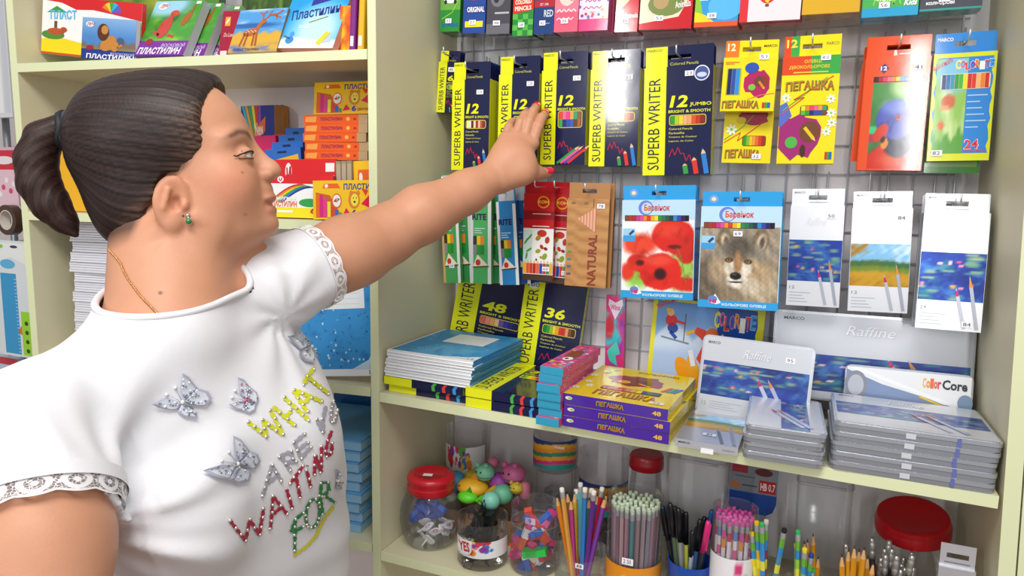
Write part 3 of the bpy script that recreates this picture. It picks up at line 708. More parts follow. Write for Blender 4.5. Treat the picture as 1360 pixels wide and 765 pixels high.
for ci, (c, wd, pls) in enumerate(WORDS):
    for si, pl in enumerate(pls):
        d = dens(pl, 2.0); L_, R_ = [], []
        for i, (x, y) in enumerate(d):
            x0, y0 = d[max(0, i-1)]; x1, y1 = d[min(len(d)-1, i+1)]; k = max(1e-6, math.hypot(x1-x0, y1-y0)); nx, ny = -(y1-y0)/k, (x1-x0)/k
            ww = wd*(.42+.12*math.sin(i*1.7+si)+.06*math.sin(i*3.1)); off = .0010+.00012*ci+.00003*si
            p, q_ = onshirt(x+nx*ww, y+ny*ww, off), onshirt(x-nx*ww, y-ny*ww, off)
            m_ = onshirt(x, y, off+.0001)
            if p is None or q_ is None or m_ is None: L_.append(None); continue
            if np.linalg.norm(p[0]-q_[0]) > .03: L_.append(None); continue
            L_.append((p[0], m_[0], q_[0]))
        for a_, b_ in zip(L_[:-1], L_[1:]):
            if a_ is None or b_ is None: continue
            wb.add([a_[0], a_[1], b_[1], b_[0]], [(0, 1, 2, 3)], c); wb.add([a_[1], a_[2], b_[2], b_[1]], [(0, 1, 2, 3)], c)
        if ci < 4:
            seg = dens(pl, 10.0)
            for i, (x, y) in enumerate(seg[(si % 2):]):
                h = onshirt(x+random.uniform(-1, 1), y+random.uniform(-1, 1), .001)
                if h is not None and all(np.linalg.norm(h[0]-s_) > .0056 for s_ in studs): studs.append(h[0])
for x, y in g5([(745, 395), (765, 440), (775, 505), (765, 530), (765, 592), (740, 650)]):
    h = onshirt(x-3, y, .001)
    if h is not None: studs.append(h[0])
sub(wb.build('painted_lettering', finish('fabric_paint', .6, noise=.12, nscale=250), None))
sbm = B()
for s_ in studs: sbm.sphere(s_, .00225, '#e4ddd6', 8, 6)
tag(sub(sbm.build('metal_studs', finish('stud_metal', .18, metal=.9), None, True)), kind='stuff')
def butterfly(c, ax, sp, pts_w, pink=False, seed=1):
    """c centre; every outline point in pixels is pressed on the cloth"""
    b = B(); R_ = random.Random(seed)
    for wing in pts_w:
        d = dens(wing+[wing[0]], 3); ring = []
        for x, y in d[:-1]:
            h = onshirt(x, y, .0022); 
            if h is not None: ring.append(h[0]+h[1]*.0015*(math.hypot(x-c[0], y-c[1])/20))
        h = onshirt(*c, .0022)
        if h is None or len(ring) < 4: continue
        n = len(ring); cw = np.mean(ring, 0)*.5+h[0]*.5; col = '#b9bccb'
        inner = [cw+(p-cw)*.82+h[1]*.0006 for p in ring]
        b.add(ring+inner, [(i, (i+1) % n, n+(i+1) % n, n+i) for i in range(n)], '#b4b6c8')
        b.add(inner+[cw], [(i, (i+1) % n, n) for i in range(n)], '#dde2ec')
        for k in range(16):                                     # vein dots and sequins
            t, i = .3+.5*R_.random(), R_.randrange(n); p = cw+(ring[i]-cw)*t+h[1]*.0016
            b.sphere(p, (.0010, .0010, .0010), R_.choice(['#6f7390', '#eef0f5', '#8fa2b4', '#c05a86' if pink else '#7d8296']), 6, 4)
    h = onshirt(*c, .003)
    if h is not None:
        d_ = onshirt(c[0]+ax[0], c[1]+ax[1], .003)
        if d_ is not None: b.tube([h[0]*1.4-d_[0]*.4, h[0], d_[0]], [.001, .0016, .0008], '#a9b3bd', 6)
        b.sphere(h[0], .0026, '#d2487c' if pink else '#f2eee6', 8, 6)
        for u, v in sp:
            k = onshirt(u, v, .002)
            if k is not None: b.sphere(k[0], .0018, '#e6e6ea', 8, 6); b.tube([h[0], k[0]], .0003, '#9a9daa', 4)
    return sub(b.build('butterfly_patch', finish('sequin', .3, metal=.2), None, True))
q4 = lambda p: [(190+x/4.25, 480+y/4.25) for x, y in p]; q5 = lambda p: [(300+x/5.1, 430+y/5.1) for x, y in p]
butterfly(q4([(218, 230)])[0], (14, 9), q4([(130, 187), (180, 147)]), [q4([(225, 225), (203, 150), (212, 60), (250, 85), (300, 150)]), q4([(230, 225), (300, 150), (355, 170), (380, 210), (350, 250), (290, 250)]), q4([(210, 235), (110, 205), (35, 235), (80, 258), (150, 275), (195, 270)]), q4([(220, 240), (190, 285), (230, 312), (295, 320), (300, 290)])], False, 1)
butterfly(q5([(125, 525)])[0], (8, 3), q5([(57, 455), (38, 500)]), [q5([(125, 520), (80, 460), (62, 365), (110, 385), (150, 430)]), q5([(130, 520), (150, 430), (200, 470), (212, 510), (200, 550)]), q5([(120, 528), (60, 535), (5, 550), (60, 580), (100, 590)]), q5([(125, 532), (100, 590), (150, 610), (190, 590), (195, 550)])], True, 2)
butterfly(q4([(520, 580)])[0], (12, 6), q4([(440, 565), (480, 515)]), [q4([(522, 575), (500, 500), (495, 425), (540, 445), (590, 505)]), q4([(530, 578), (590, 505), (635, 520), (652, 560), (620, 610)]), q4([(515, 585), (430, 590), (328, 630), (390, 655), (465, 668)]), q4([(525, 592), (465, 668), (520, 692), (580, 680), (600, 625)])], False, 3)
butterfly(q5([(570, 160)])[0], (4, 8), q5([(500, 70), (530, 65)]), [q5([(565, 150), (545, 90), (465, 68), (390, 95), (440, 140), (490, 180)]), q5([(565, 165), (490, 185), (480, 220), (520, 260), (580, 270), (588, 225)]), q5([(572, 150), (555, 90), (560, 35), (590, 65), (610, 140)]), q5([(575, 165), (612, 150), (650, 225), (640, 250), (600, 225)])], False, 4)
butterfly((446, 637), (1, 6), [], [[(446, 637), (443, 622), (449, 626), (452, 634)], [(446, 638), (444, 648), (450, 650), (453, 640)]], False, 5)
# ---- necklace, earring, nails
b = B(); pl = []
for u, v in [(143.5, 331), (148, 336), (154, 342), (160, 350), (164, 360), (170, 371), (178, 382), (185, 391), (192, 399), (200, 407), (206, 413), (212, 420)]:
    h = bt.ray_cast(Vector(CAM), Vector(ray(u, v)))
    if h[0]: pl.append(np.array(h[0])-ray(u, v)*.0022)
if len(pl) > 2:
    pl = dens3 = [np.array(p) for p in pl]; P_ = []
    for a_, b_ in zip(pl[:-1], pl[1:]): P_ += [a_+(b_-a_)*t for t in np.linspace(0, 1, 7, endpoint=False)]
    for i, p in enumerate(P_): b.sphere(p, .0013 if i % 2 else .0009, '#d9a066', 6, 4)
    b.tube(P_, .0006, '#c98f55', 5)
    put(b.build('necklace', finish('gold', .25, metal=.85), None, True))
h = P_on(250, 286); ear = np.array(h)
b = B(); b.sphere(ear+HS*.002, .0026, '#c9c9c4', 8, 6); b.tube([ear+HS*.003, ear+HS*.004-HU*.007], .0008, '#d8d8d4', 6)
ce = np.array(P_on(252.5, 294)); b.sphere(ce+HS*.0030, .0043, '#d9d9d6', 10, 8); er = put(b.build('earring', finish('silver', .2, metal=.85), None, True))
b = B(); b.sphere(ce+HS*.0055, (.0036, .0036, .0036), '#117a3d', 10, 8); st_ = b.build('green_stone', finish('gem', .05, coat=1), er, True); pass
h = P_on(243, 286.5); b = B(); b.sphere(np.array(h), .0013, '#2c4636', 8, 6); put(b.build('ear_stud', finish('gem', .05, coat=1), None, True))
nail_c = ['#d98aa8', '#7d4a86', '#e0173f', '#e0173f']
def nail(t, d, out, r, L, c):
    d = d/np.linalg.norm(d); out = out-d*(out@d); out /= np.linalg.norm(out); sd = np.cross(d, out); b = B(); vs = []; K = 6
    for j in range(5):
        x = -L*.62+L*1.25*j/4; wd = 1.0 if j < 3 else (.9 if j == 3 else .62)
        for i in range(K+1):
            a_ = math.radians(-58+116*i/K)*wd; vs.append(t+d*x+(out*math.cos(a_)+sd*math.sin(a_))*(r+.0006+.0003*j*.2))
    b.add(vs, [(j*(K+1)+i, j*(K+1)+i+1, (j+1)*(K+1)+i+1, (j+1)*(K+1)+i) for j in range(4) for i in range(K)], c)
    o = put(b.build('fingernail', finish('nail_polish', .15, coat=.8), None, True)); m = o.modifiers.new('s', 'SOLIDIFY'); m.thickness = .0006; return o
for k in range(4):
    dd = tl[k][3]-tl[k][2]; nail(tl[k][3], dd, -FW+UP*.4, [.0068, .0074, .0076, .0075][k], .0115, nail_c[k])
dd = thumb[3]-thumb[2]; nail(thumb[3], dd, UP*.5-FW*.9, .0082, .014, '#e0173f')
# ---- trousers and shoes, below the frame
tr = Field(); tr.ell(pelvis+np.array([0, 0, -.02]), (.192, .145, .15), .03, HB)
feet = []
for s, hp in ((-1, hipR), (1, hipL)):
    an = np.array([hp[0]+hipax[0]*.035*s, hp[1]+hipax[1]*.035*s, .10]); kn_ = (hp+an)/2+hipn*.015; kn_[2] = .50
    tr.chain([hp-np.array([0, 0, .03]), kn_, an], [.098, .064, .052], .02); feet.append(an)
V2, F2 = surface_net(tr, (-.55, -.95, .02), (.35, .1, 1.12), .008)
cj = np.tile(np.array(lin('#2b3448')), (len(V2), 1)); put(vmesh('trousers', V2, F2, cj, finish('denim', .85, noise=.25, nscale=120)))
for an in feet:
    f_ = Field(); f_.cap(an+np.array([0, 0, -.045]), an*[1, 1, 0]+np.array([0, 0, .045]), .040, .042, .02); f_.cap(an*[1, 1, 0]+np.array([0, 0, .040]), an*[1, 1, 0]+hipn*.15+np.array([0, 0, .032]), .040, .030, .02)
    ff = lambda P: np.maximum(f_(P), .001-P[:, 2])
    V3, F3 = surface_net(ff, an*[1, 1, 0]-.2, an*[1, 1, 0]+np.array([.25, .25, .16]), .006)
    put(vmesh('shoe', V3, F3, np.tile(np.array(lin('#e8e8e8')), (len(V3), 1)), finish('shoe_leather', .5)))
# ================================================================ cartons
RB12 = ['#1f8f3a', '#7bbf2e', '#f4dc1e', '#f2a33c', '#e8822c', '#d23a22', '#b3201f', '#7a2417', '#5b2d8a', '#27357f', '#2a7ac0', '#1c1c20']
def frame3(TL, TR, BL, Y, tilt=0.0):
    """place a flat upright thing from three surveyed corners of its front, at depth Y"""
    A = atY(*TL, Y); Bq = atY(*TR, Y); Cq = atY(*BL, Y); w = np.linalg.norm(Bq-A); h = np.linalg.norm(Cq-A)/math.cos(tilt)
    a1 = math.atan2((Bq-A)[2], (Bq-A)[0]); a2 = math.atan2((A-Cq)[0], (A-Cq)[2]); return A, w, h, (a1*.35-a2*.65 if abs(a1+a2) < 1 else 0)
def carton_mesh(b, w, h, t, col, tabf=.16, tabcol=None, slot=(.5, .34), side=None, top=None, front=None):
    """box body with a thin hang tab that has a real slot"""
    hb = h*(1-tabf); b.box(0, w, 0, t, 0, hb, col, side=side, top=top, front=front)
    if tabf:
        tc = tabcol or col; y0, y1 = t*.45, t*.45+.0008; sw, shh = slot[1]*w/2, .0034; cx = slot[0]*w; zc = hb+(h-hb)*.48
        for x0, x1, z0, z1 in ((.001, cx-sw, hb, h), (cx+sw, w-.001, hb, h), (cx-sw, cx+sw, hb, zc-shh), (cx-sw, cx+sw, zc+shh, h)): b.box(x0, x1, y0, y1, z0, z1, tc)
        b.poly_hi = h
    return hb
def price(root, x, z, txt, w=.0135, h=.008, y=-.0008, bg='#f6f4fb', rot=0):
    b = B(); b.plane((x, y, z), (math.cos(rot), 0, math.sin(rot)), (-math.sin(rot), 0, math.cos(rot))); b.box(0, 0, 0, 0, 0, 0, bg) if 0 else None
    b.rect(0, 0, w, h, bg, 1); b.text(txt, w*.14, h*.2, w*.8, h*.8, '#23233a', 2, 0)
    return b.build('price_sticker', SATIN(), root)
def bars(b, x0, z0, x1, z1, cols, l=3, cols2=None):
    n = len(cols); w = (x1-x0)/n
    for i, c in enumerate(cols):
        b.rect(x0+w*i, z0, x0+w*(i+.94), z1, c, l)
        if cols2: b.rect(x0+w*i, z0, x0+w*(i+.94), (z0+z1)/2, cols2[i], l+.5)
def rbox(b, x0, z0, x1, z1, r, col, l): b.poly(rrect(x1-x0, z1-z0, r, 3, x0, z0), col, l)
def pencil_print(b, x0, z0, L, ang, col, w=.005, l=6, tipc='#e9c08e'):
    c, s_ = math.cos(ang), math.sin(ang); q = lambda a, d: (x0+a*c-d*s_, z0+a*s_+d*c)
    b.poly([q(0, -w/2), q(L*.78, -w/2), q(L*.78, w/2), q(0, w/2)], col, l); b.poly([q(L*.78, -w/2), q(L, 0), q(L*.78, w/2)], tipc, l); b.poly([q(L*.92, -w*.18), q(L, 0), q(L*.92, w*.18)], col, l+.5)
NAVY, YEL = '#161a44', '#e9ec1e'
def art_superb(b, w, hb, h, t, n='12', strip=.33, win=None, two=False, jumbo=False, scribble=True, textc='#23263a', tab=True, z0=0):
    """yellow spine strip with upright lettering, navy panel, pencil window"""
    s = w*strip; b.plane(); b.rect(0, z0, s, hb, YEL, 1)
    b.text('SUPERB WRITER', s*.22, hb*.05, s*.74, hb*.90, textc, 3, 0, up=True)
    x0 = s+(w-s)*.06; pw = w-s
    b.text(n, x0+pw*.02, hb*.625, x0+pw*(.40 if jumbo else .50), hb*.735, YEL, 3, 2, shear=.2)
    if jumbo: b.text('JUMBO', x0+pw*.46, hb*.625, x0+pw*.92, hb*.665, YEL, 3, 1)
    b.text('BRIGHT & SMOOTH', x0, hb*.575, x0+pw*.9, hb*.602, YEL, 3, 1)
    wx0, wx1, wz0, wz1 = x0+pw*.02, x0+pw*.82, hb*.46, hb*.555
    if two: wz0, wz1 = hb*.39, hb*.57
    rbox(b, wx0, wz0, wx1, wz1, .004, '#e7d24a', 3); rbox(b, wx0+.0011, wz0+.0011, wx1-.0011, wz1-.0011, .003, '#2a1f1c', 3.5)
    bars(b, wx0+.002, wz0+.0015, wx1-.002, wz1-.0015, win or RB12[:8], 4, two)
    if not two:
        for i, tx in enumerate(('Colored Pencils', 'Farbstifte', 'Crayons de Couleur', 'Lapices de Color')):
            b.text(tx, x0+pw*.02, hb*(.418-.038*i), x0+pw*(.02+.034*len(tx)), hb*(.438-.038*i), '#e8e45a', 3, 0)
    if scribble:
        pts = [(x0+pw*(.04+.5*i/8), hb*(.19+.05*(1 if i % 2 else -.4)+.012*i*(.5 if i < 5 else -.6))) for i in range(9)]; b.line(pts, .0012, '#c22440', 4)
        if two:
            for i, c in enumerate(('#2f9d4a', '#e25a9a', '#5b4db5', '#d9322c')): pencil_print(b, x0+pw*(.02+.12*i), hb*.015, pw*.95, (.62, .62, .55, 2.2)[i] if i < 3 else .66, c, .0042, 5+i*.5)
        else:
            for i, (c, k) in enumerate((('#3f9a44', .10), ('#d9372c', .16), ('#2f7ed0', .24))): pencil_print(b, x0+pw*(.42+.22*i), hb*.01, hb*k, 1.75, c, pw*.105, 5)
    if tab:
        b.plane((0, t*.45, 0)); sw = .17*w; b.rect(.001, hb+.0006, s, h, YEL, 1); b.text('MARCO', s*.1, h-(h-hb)*.22, s*.75, h-(h-hb)*.1, textc, 3, 0)
        b.text('Colored Pencils', s*1.12, hb+(h-hb)*.08, w*.78, hb+(h-hb)*.22, '#d9d65a', 3, 0); b.plane()
def noise2(X, Z, s=1.0, seed=0):
    r = np.random.default_rng(seed); v = np.zeros_like(X); a = 1.0
    for o in range(4):
        for k in range(4):
            fx, fz = r.normal(0, 1, 2)*s*(2**o)*3; v = v+a*np.sin(fx*X+fz*Z+r.uniform(0, 6.28))/4
        a *= .62
    return v
def mixc(c, d, m): m = np.clip(m, 0, 1)[..., None]; return c*(1-m)+np.array(d)*m
def hexa(h): h = h.lstrip('#'); return np.array([int(h[i:i+2], 16)/255 for i in (0, 2, 4)])
def ellm(X, Z, cx, cz, rx, rz, soft=.15, rot=0):
    dx, dz = X-cx, Z-cz; c, s_ = math.cos(rot), math.sin(rot); d = np.sqrt(((dx*c+dz*s_)/rx)**2+((-dx*s_+dz*c)/rz)**2); return np.clip((1+soft/2-d)/soft, 0, 1)
def base(X, h): return np.broadcast_to(hexa(h), X.shape+(3,)).copy()
def lilies(seed=0, asp=1.0):
    def fn(X, Z):
        x = X*asp; n = noise2(x, Z, 1.2, 3+seed); m = noise2(x, Z, 3.2, 9+seed); c = base(X, '#27419a'); c = mixc(c, hexa('#1b2c74'), n*.8+.2); c = mixc(c, hexa('#3f74b8'), m*1.1); c = mixc(c, hexa('#2f7f86'), noise2(x, Z, 2, 21+seed)-.35)
        r = np.random.default_rng(5+seed)
        for k in range(int(22*max(1, asp))):
            px, pz = r.uniform(0, asp), r.choice([.15, .55, .72, .85])+r.uniform(-.12, .12); c = mixc(c, hexa(r.choice(['#6f9c7e', '#86b08a', '#4f8f9c', '#9fb58a'])), .8*ellm(x, Z, px, pz, .09, .028, .6))
        for k in range(int(9*max(1, asp))):
            px, pz = r.uniform(0, asp*.9), r.choice([.28, .3, .7, .78])+r.uniform(-.06, .06); c = mixc(c, hexa(r.choice(['#e58fa6', '#d8577c', '#f1c7cf', '#d9a54e'])), ellm(x, Z, px, pz, .035, .026, .5))
        return c
    return fn
def meadow(X, Z):
    n = noise2(X, Z, 2.5, 4); c = base(X, '#7fb6dc'); c = mixc(c, hexa('#dfeaf0'), n*.9+.1); g = Z+.05*noise2(X, Z*0, 4, 7)
    c = mixc(c, hexa('#3f6a3c'), (.60-g)/.05); c = mixc(c, hexa('#6f8a34'), (.47-g)/.06); c = mixc(c, hexa('#c99a2e'), (.36-g)/.08); c = mixc(c, hexa('#a9761f'), ((.36-g)/.3)*(n+.4)); return c
def pencils_grey(b, w, z0, hgt, l=6, a=(('#b8bcc8', '#c22a6a'), ('#a9aebb', '#d08a3c'))):
    for i, (c, tp) in enumerate(a):
        x0 = w*(.74+.19*i); pencil_print(b, x0, z0, hgt*(.78 if i == 0 else 1), 1.80-.05*i, c, w*.055, l+i, tp)
def split_tab(p, y):
    """the print on the set-back hang tab is a part of its own"""
    out = []
    for tab in (False, True):
        q = B(); mp = {}
        for f, c in zip(p.f, p.c):
            if (p.v[f[0]][1] > y) != tab: continue
            g = []
            for i in f:
                if i not in mp:
                    mp[i] = len(q.v); q.v.append(p.v[i])
                    if i in p.vc: q.vc[mp[i]] = p.vc[i]
                g.append(mp[i])
            q.f.append(g); q.c.append(c)
        out.append(q)
    return out
def hang(name, label, TL, TR, BL, Y, t, body, art, tabf=.16, tabcol=None, side=None, n=0, cat='pencil box', group=None, what='', stk=None, mat=None, sticker=None, slot=(.5, .34), dxb=.0, tilt=0, cover=None, behind_art=None, gap=.0006, nohook=False):
    A_, w, h, an = frame3(TL, TR, BL, Y, tilt)
    b = B(); hb = carton_mesh(b, w, h, t, body, tabf, tabcol, slot, side)
    mat = mat or GLOSS(); root = empty(name, label, cat, (0, 0, 0), (0, 0, 0), group)
    R = Euler((-tilt, -an, 0)).to_matrix(); P = Vector(A_)-R@Vector((0, 0, h)); root.location = P; root.rotation_euler = (-tilt, -an, 0)
    bm_ = b.mesh('carton', mat); link('carton', bm_, root)
    p = B(); art(p, w, hb, h, t); p, p2 = split_tab(p, t*.2); p.build('printed_front', mat, root)
    if p2.f: p2.build('printed_tab', mat, root)
    if sticker: price(root, sticker[0]*w, sticker[1]*h, sticker[2], y=-.0016 if sticker[1] < 1-tabf else t*.45-.0016, w=min(.0135, w*.3))
    for k in range(n):
        j = rng.normal(0, 1, 3); q = empty(name, '%s box back behind the %s' % (ORD[k+1], what), cat, P+R@Vector((dxb*(k+1)+j[0]*.0006, (t+gap)*(k+1), -.0004*abs(j[1]))), (-tilt, -an+j[2]*.002, 0), group or 'boxes behind the front %s' % what)
        link('carton', bm_, q)
        if behind_art: link('printed_front', behind_art(w, hb, h, t, mat), q)
    zc = hb+(h-hb)*.48+.0034; S = P+R@Vector((slot[0]*w, t*.45, zc))
    if tabf and what and not nohook: 
        hook(S.x, S.z-Z0-.0024, S.y-.028, 'steel wire hook carrying the %s' % what, dx=0)
    root['w'] = w; return root, w, h, hb
# ================================================================ boxes hanging on the wire grid
def para(b, x0, z0, x1, lines, dz, col, l=3, hgt=.0016):
    for i in range(lines): b.rect(x0, z0-i*dz, x1-(x1-x0)*(.12*((i*7) % 4)), z0-i*dz+hgt, col, l)
def mk_superb(**k): return lambda b, w, hb, h, t: art_superb(b, w, hb, h, t, **k)
WIN1 = ['#f6f2a0', '#e9e7e0', '#5b2a1c', '#f1d6b6', '#a3301f', '#e9b8a0', '#b8543c', '#8c2f22']
WIN4 = ['#2f9a34', '#a8c92e', '#f2d21f', '#f0b079', '#eba06c', '#d9562a', '#c23524', '#8c2a1c']
TWO = (['#e5472c', '#ee6d9c', '#e8478a', '#f1a33a', '#2fa36c', '#8d5a3a'], ['#3da648', '#2a2c7c', '#2b53a8', '#2b62c0', '#6a3a2a', '#a3622f'])
t = .0092
hang('pencil_box', 'small six pencil box hanging nearest the left side panel', (584, 67), (611, 68), (580, 149), .198, t, NAVY, mk_superb(n='6', strip=.42, win=WIN4[:4]), side=YEL, n=2, what='small six pencil box', tabf=.18, sticker=(.5, .66, '48'))
hang('pencil_box', 'twelve pencil box hanging first beside the small six pencil box', (601.5, 83), (651.5, 80), (598.5, 225.5), .180, t, NAVY, mk_superb(win=WIN1), side='#d8da1c', n=4, what='navy box with pale skin tone pencils', sticker=(.66, .70, '12 50'))
hang('pencil_box', 'twelve pencil box partly covered by the reaching hand', (663.5, 75.5), (717.5, 73), (660.5, 222), .1875, t, NAVY, mk_superb(win=WIN4), side='#d8da1c', n=3, what='navy box under the hand', sticker=(.70, .73, '12 00'))
hang('pencil_box', 'two coloured pencil box hanging just right of the reaching hand', (720.5, 70), (781, 67.5), (718.7, 218.5), .180, t, NAVY, mk_superb(win=TWO[0], two=TWO[1]), side='#d8da1c', n=2, what='navy box with two coloured pencils', sticker=(.70, .74, '22 50'))
hang('pencil_box', 'twelve pencil box between the two coloured box and the jumbo box', (785.5, 68), (851.5, 66.5), (784.5, 221), .178, t, NAVY, mk_superb(win=WIN4), side='#d8da1c', n=2, what='navy box beside the jumbo box', sticker=(.70, .74, '22'))
def seal(f):
    def g(b, w, hb, h, t): f(b, w, hb, h, t); b.ell(w*.84, hb*.925, w*.11, w*.11, '#e7e9f2', 5, 24); b.ell(w*.84, hb*.925, w*.095, w*.095, '#4a5a92', 6, 24); b.ell(w*.84, hb*.91, w*.07, w*.035, '#c9d2e8', 7)
    return g
hang('pencil_box', 'large twelve jumbo pencil box widest of the navy and yellow boxes', (856.5, 63.5), (948.5, 59), (856.5, 233), .172, .013, NAVY, seal(mk_superb(win=WIN4, jumbo=True)), side='#d8da1c', n=2, what='large jumbo box', sticker=(.60, .76, '23'))
# yellow cartoon boxes
PY = '#f1de1c'
def splash(b, cx, cz, r, col, seed, l=3, sq=1.0):
    R_ = random.Random(seed); b.poly([(max(.0008, cx+r*(.72+.4*R_.random())*math.cos(a)), cz+sq*r*(.72+.4*R_.random())*math.sin(a)) for a in [2*math.pi*i/18 for i in range(18)]], col, l)
def daisy(b, x, z, r, l=5):
    for k in range(7): a = k*.9; b.ell(x+r*.6*math.cos(a), z+r*.6*math.sin(a), r*.42, r*.22, '#f6fbf4', l+k*.1, 8, a)
    b.ell(x, z, r*.28, r*.28, '#8cc63f', l+1, 8)
def logo(b, s, x0, z0, x1, z1, l=6, c1='#39a23f', c2='#d9632a'):
    b.text(s, x0+.0006, z0-.0008, x1+.0006, z1-.0008, '#7d2f12', l, 2, arc=.12); b.text(s, x0, z0, x1, z1, c1, l+1, 2, arc=.12); b.text(s, x0+.0004, z0+.001, x1-.0004, z1-.001, c2, l+2, 0, arc=.12)
def foal_free(b, w, hb, cx, cz, r, seed):
    splash(b, cx, cz, r, '#b3225f', seed, 3); splash(b, cx+r*.3, cz+r*.1, r*.55, '#8e3a2a', seed+1, 4, .8); b.ell(cx+r*.1, cz+r*.15, r*.28, r*.34, '#6b4532', 5); b.ell(cx-r*.35, cz-r*.3, r*.25, r*.22, '#7cc243', 6)
    pencil_print(b, cx+r*.1, cz+r*.1, r*.7, -.9, '#e8832b', r*.16, 7)
def art_peg_small(b, w, hb, h, t):
    b.plane(); b.rect(w*.08, hb*.30, w*.35, hb*.80, '#b7b12a', 2); bars(b, w*.10, hb*.31, w*.33, hb*.79, ['#23265f', '#2c52a8', '#2f8fd6'], 3); foal_free(b, w, hb, w*.66, hb*.52, w*.27, 3); b.ell(w*.54, hb*.80, w*.13, hb*.10, '#2f55b0', 6)
    logo(b, 'ПЕГАШКА', w*.03, hb*.05, w*.72, hb*.19); b.line([(w*.5, hb*.22), (w*.75, hb*.30), (w*.99, hb*.33)], .001, '#e2843c', 4)
    for i, c in enumerate(('#d3302a', '#2f9d4a', '#2b62c0')): b.rect(w*(.78+.05*i), hb*.06, w*(.83+.05*i), hb*.16, c, 5)
    para(b, w*.04, hb*.90, w*.3, 2, .0024, '#e2843c')
    b.plane((0, t*.45, 0)); b.rect(.001, hb+.0006, w*.27, h, '#ea7a22', 1); b.text('12', w*.05, hb+(h-hb)*.4, w*.2, hb+(h-hb)*.85, '#f6ecc0', 2, 2); b.text('MARCO', w*.72, hb+(h-hb)*.58, w*.96, hb+(h-hb)*.72, '#3a3a2a', 2, 1); b.plane()
hang('pencil_box', 'short yellow pencil box with blue pencils behind a tall window', (963.7, 54), (1036, 53), (957, 147.5), .172, .0095, PY, art_peg_small, tabf=.24, what='short yellow box', n=1, sticker=(.66, .72, '51'))
def art_peg_low(b, w, hb, h, t):
    b.plane(); splash(b, w*.6, hb*.47, w*.36, '#a8324a', 8, 2, .6); b.ell(w*.35, hb*.42, w*.10, w*.07, '#d8c22a', 4); daisy(b, w*.16, hb*.33, w*.12)
    b.line([(w*.02, hb*.20), (w*.35, hb*.30), (w*.3, hb*.22), (w*.8, hb*.40)], .0012, '#de4a32', 5); b.line([(w*.02, hb*.23), (w*.4, hb*.36), (w*.6, hb*.47)], .0012, '#6ab43c', 5)
    rbox(b, w*.40, hb*.17, w*.88, hb*.27, .003, '#6b4a1c', 5); bars(b, w*.42, hb*.175, w*.86, hb*.265, ['#2f9a34', '#7bbf2e', '#f0c21f', '#ee9a3a', '#e46a2a', '#d23a22', '#a82a1c'], 6); logo(b, 'ПЕГАШКА', w*.06, hb*.045, w*.78, hb*.13)
    b.plane((0, t*.45, 0)); b.rect(.001, hb+.0006, w*.27, h, '#ea7a22', 1); b.plane()
hang('pencil_box', 'tall yellow pencil box showing below the short yellow box', (970, 55), (1036, 55), (962, 216), .2025, .0095, PY, art_peg_low, nohook=True, what='tall yellow box behind the short one', sticker=(.62, .035, '32'))
def art_peg_tall(b, w, hb, h, t):
    b.plane(); b.rect(0, hb*.83, w*.5, hb, '#dd4a22', 2); b.rect(w*.5, hb*.83, w, hb, '#3da548', 2); b.text('ОЛІВЦІ', w*.38, hb*.93, w*.68, hb*.965, '#f1d23a', 4, 1); b.text('ДВОКОЛЬОРОВІ', w*.12, hb*.88, w*.82, hb*.915, '#f1d23a', 4, 1); para(b, w*.2, hb*.845, w*.8, 1, .002, '#f1d23a', 4)
    logo(b, 'ПЕГАШКА', w*.08, hb*.68, w*.92, hb*.765); b.line([(w*.02, hb*.46), (w*.42, hb*.62), (w*.24, hb*.60), (w*.9, hb*.81)], .0013, '#de4a32', 5); b.line([(w*.05, hb*.5), (w*.4, hb*.64), (w*.8, hb*.80)], .0013, '#6ab43c', 5)
    splash(b, w*.30, hb*.26, w*.46, '#a02a72', 5, 3, .95); b.poly([(0, hb*.55), (w*.12, hb*.58), (w*.22, hb*.45), (w*.04, hb*.35), (0, hb*.36)], '#5a6fc0', 3.5); b.ell(w*.55, hb*.30, w*.18, hb*.10, '#74452f', 5); b.ell(w*.24, hb*.20, w*.11, hb*.055, '#52b34a', 6); b.ell(w*.45, hb*.12, w*.05, hb*.06, '#4a2c22', 6); pencil_print(b, w*.46, hb*.34, w*.33, -.9, '#efc21f', w*.06, 7)
    rbox(b, w*.36, hb*.45, w*.84, hb*.545, .003, '#6b4a1c', 5); bars(b, w*.38, hb*.455, w*.82, hb*.54, ['#f1e02a', '#e8832b', '#e04a6a', '#e86a8a', '#e8a03c', '#3da36c'], 6, ['#5db83c', '#2f9a34', '#2a2c7c', '#2b53a8', '#2b53a8', '#7d4a2c'])
    for x, z in ((.88, .60), (.90, .47), (.84, .30), (.10, .62), (.92, .38)): daisy(b, w*x, hb*z, w*.085)
    for i, c in enumerate(('#d3302a', '#2f9d4a', '#2b62c0')): b.rect(w*(.84+.04*i), hb*.04, w*(.88+.04*i), hb*.11, c, 5)
    b.plane((0, t*.45, 0)); b.rect(.001, hb+.0006, w*.14, h, '#dd4a22', 1); b.rect(w*.14, hb+.0006, w*.28, h, '#3da548', 1); b.text('12', w*.05, hb+(h-hb)*.45, w*.24, hb+(h-hb)*.85, '#f3dd4a', 2, 2); b.text('MARCO', w*.74, hb+(h-hb)*.5, w*.95, hb+(h-hb)*.65, '#5a5a3a', 2, 0); b.plane()
hang('pencil_box', 'tall yellow pencil box with red and green band near the orange box', (1042, 48.5), (1119.5, 46), (1034, 217.3), .172, .0095, PY, art_peg_tall, what='tall yellow box with the red and green band', n=1, sticker=(.66, .80, '48 50'))
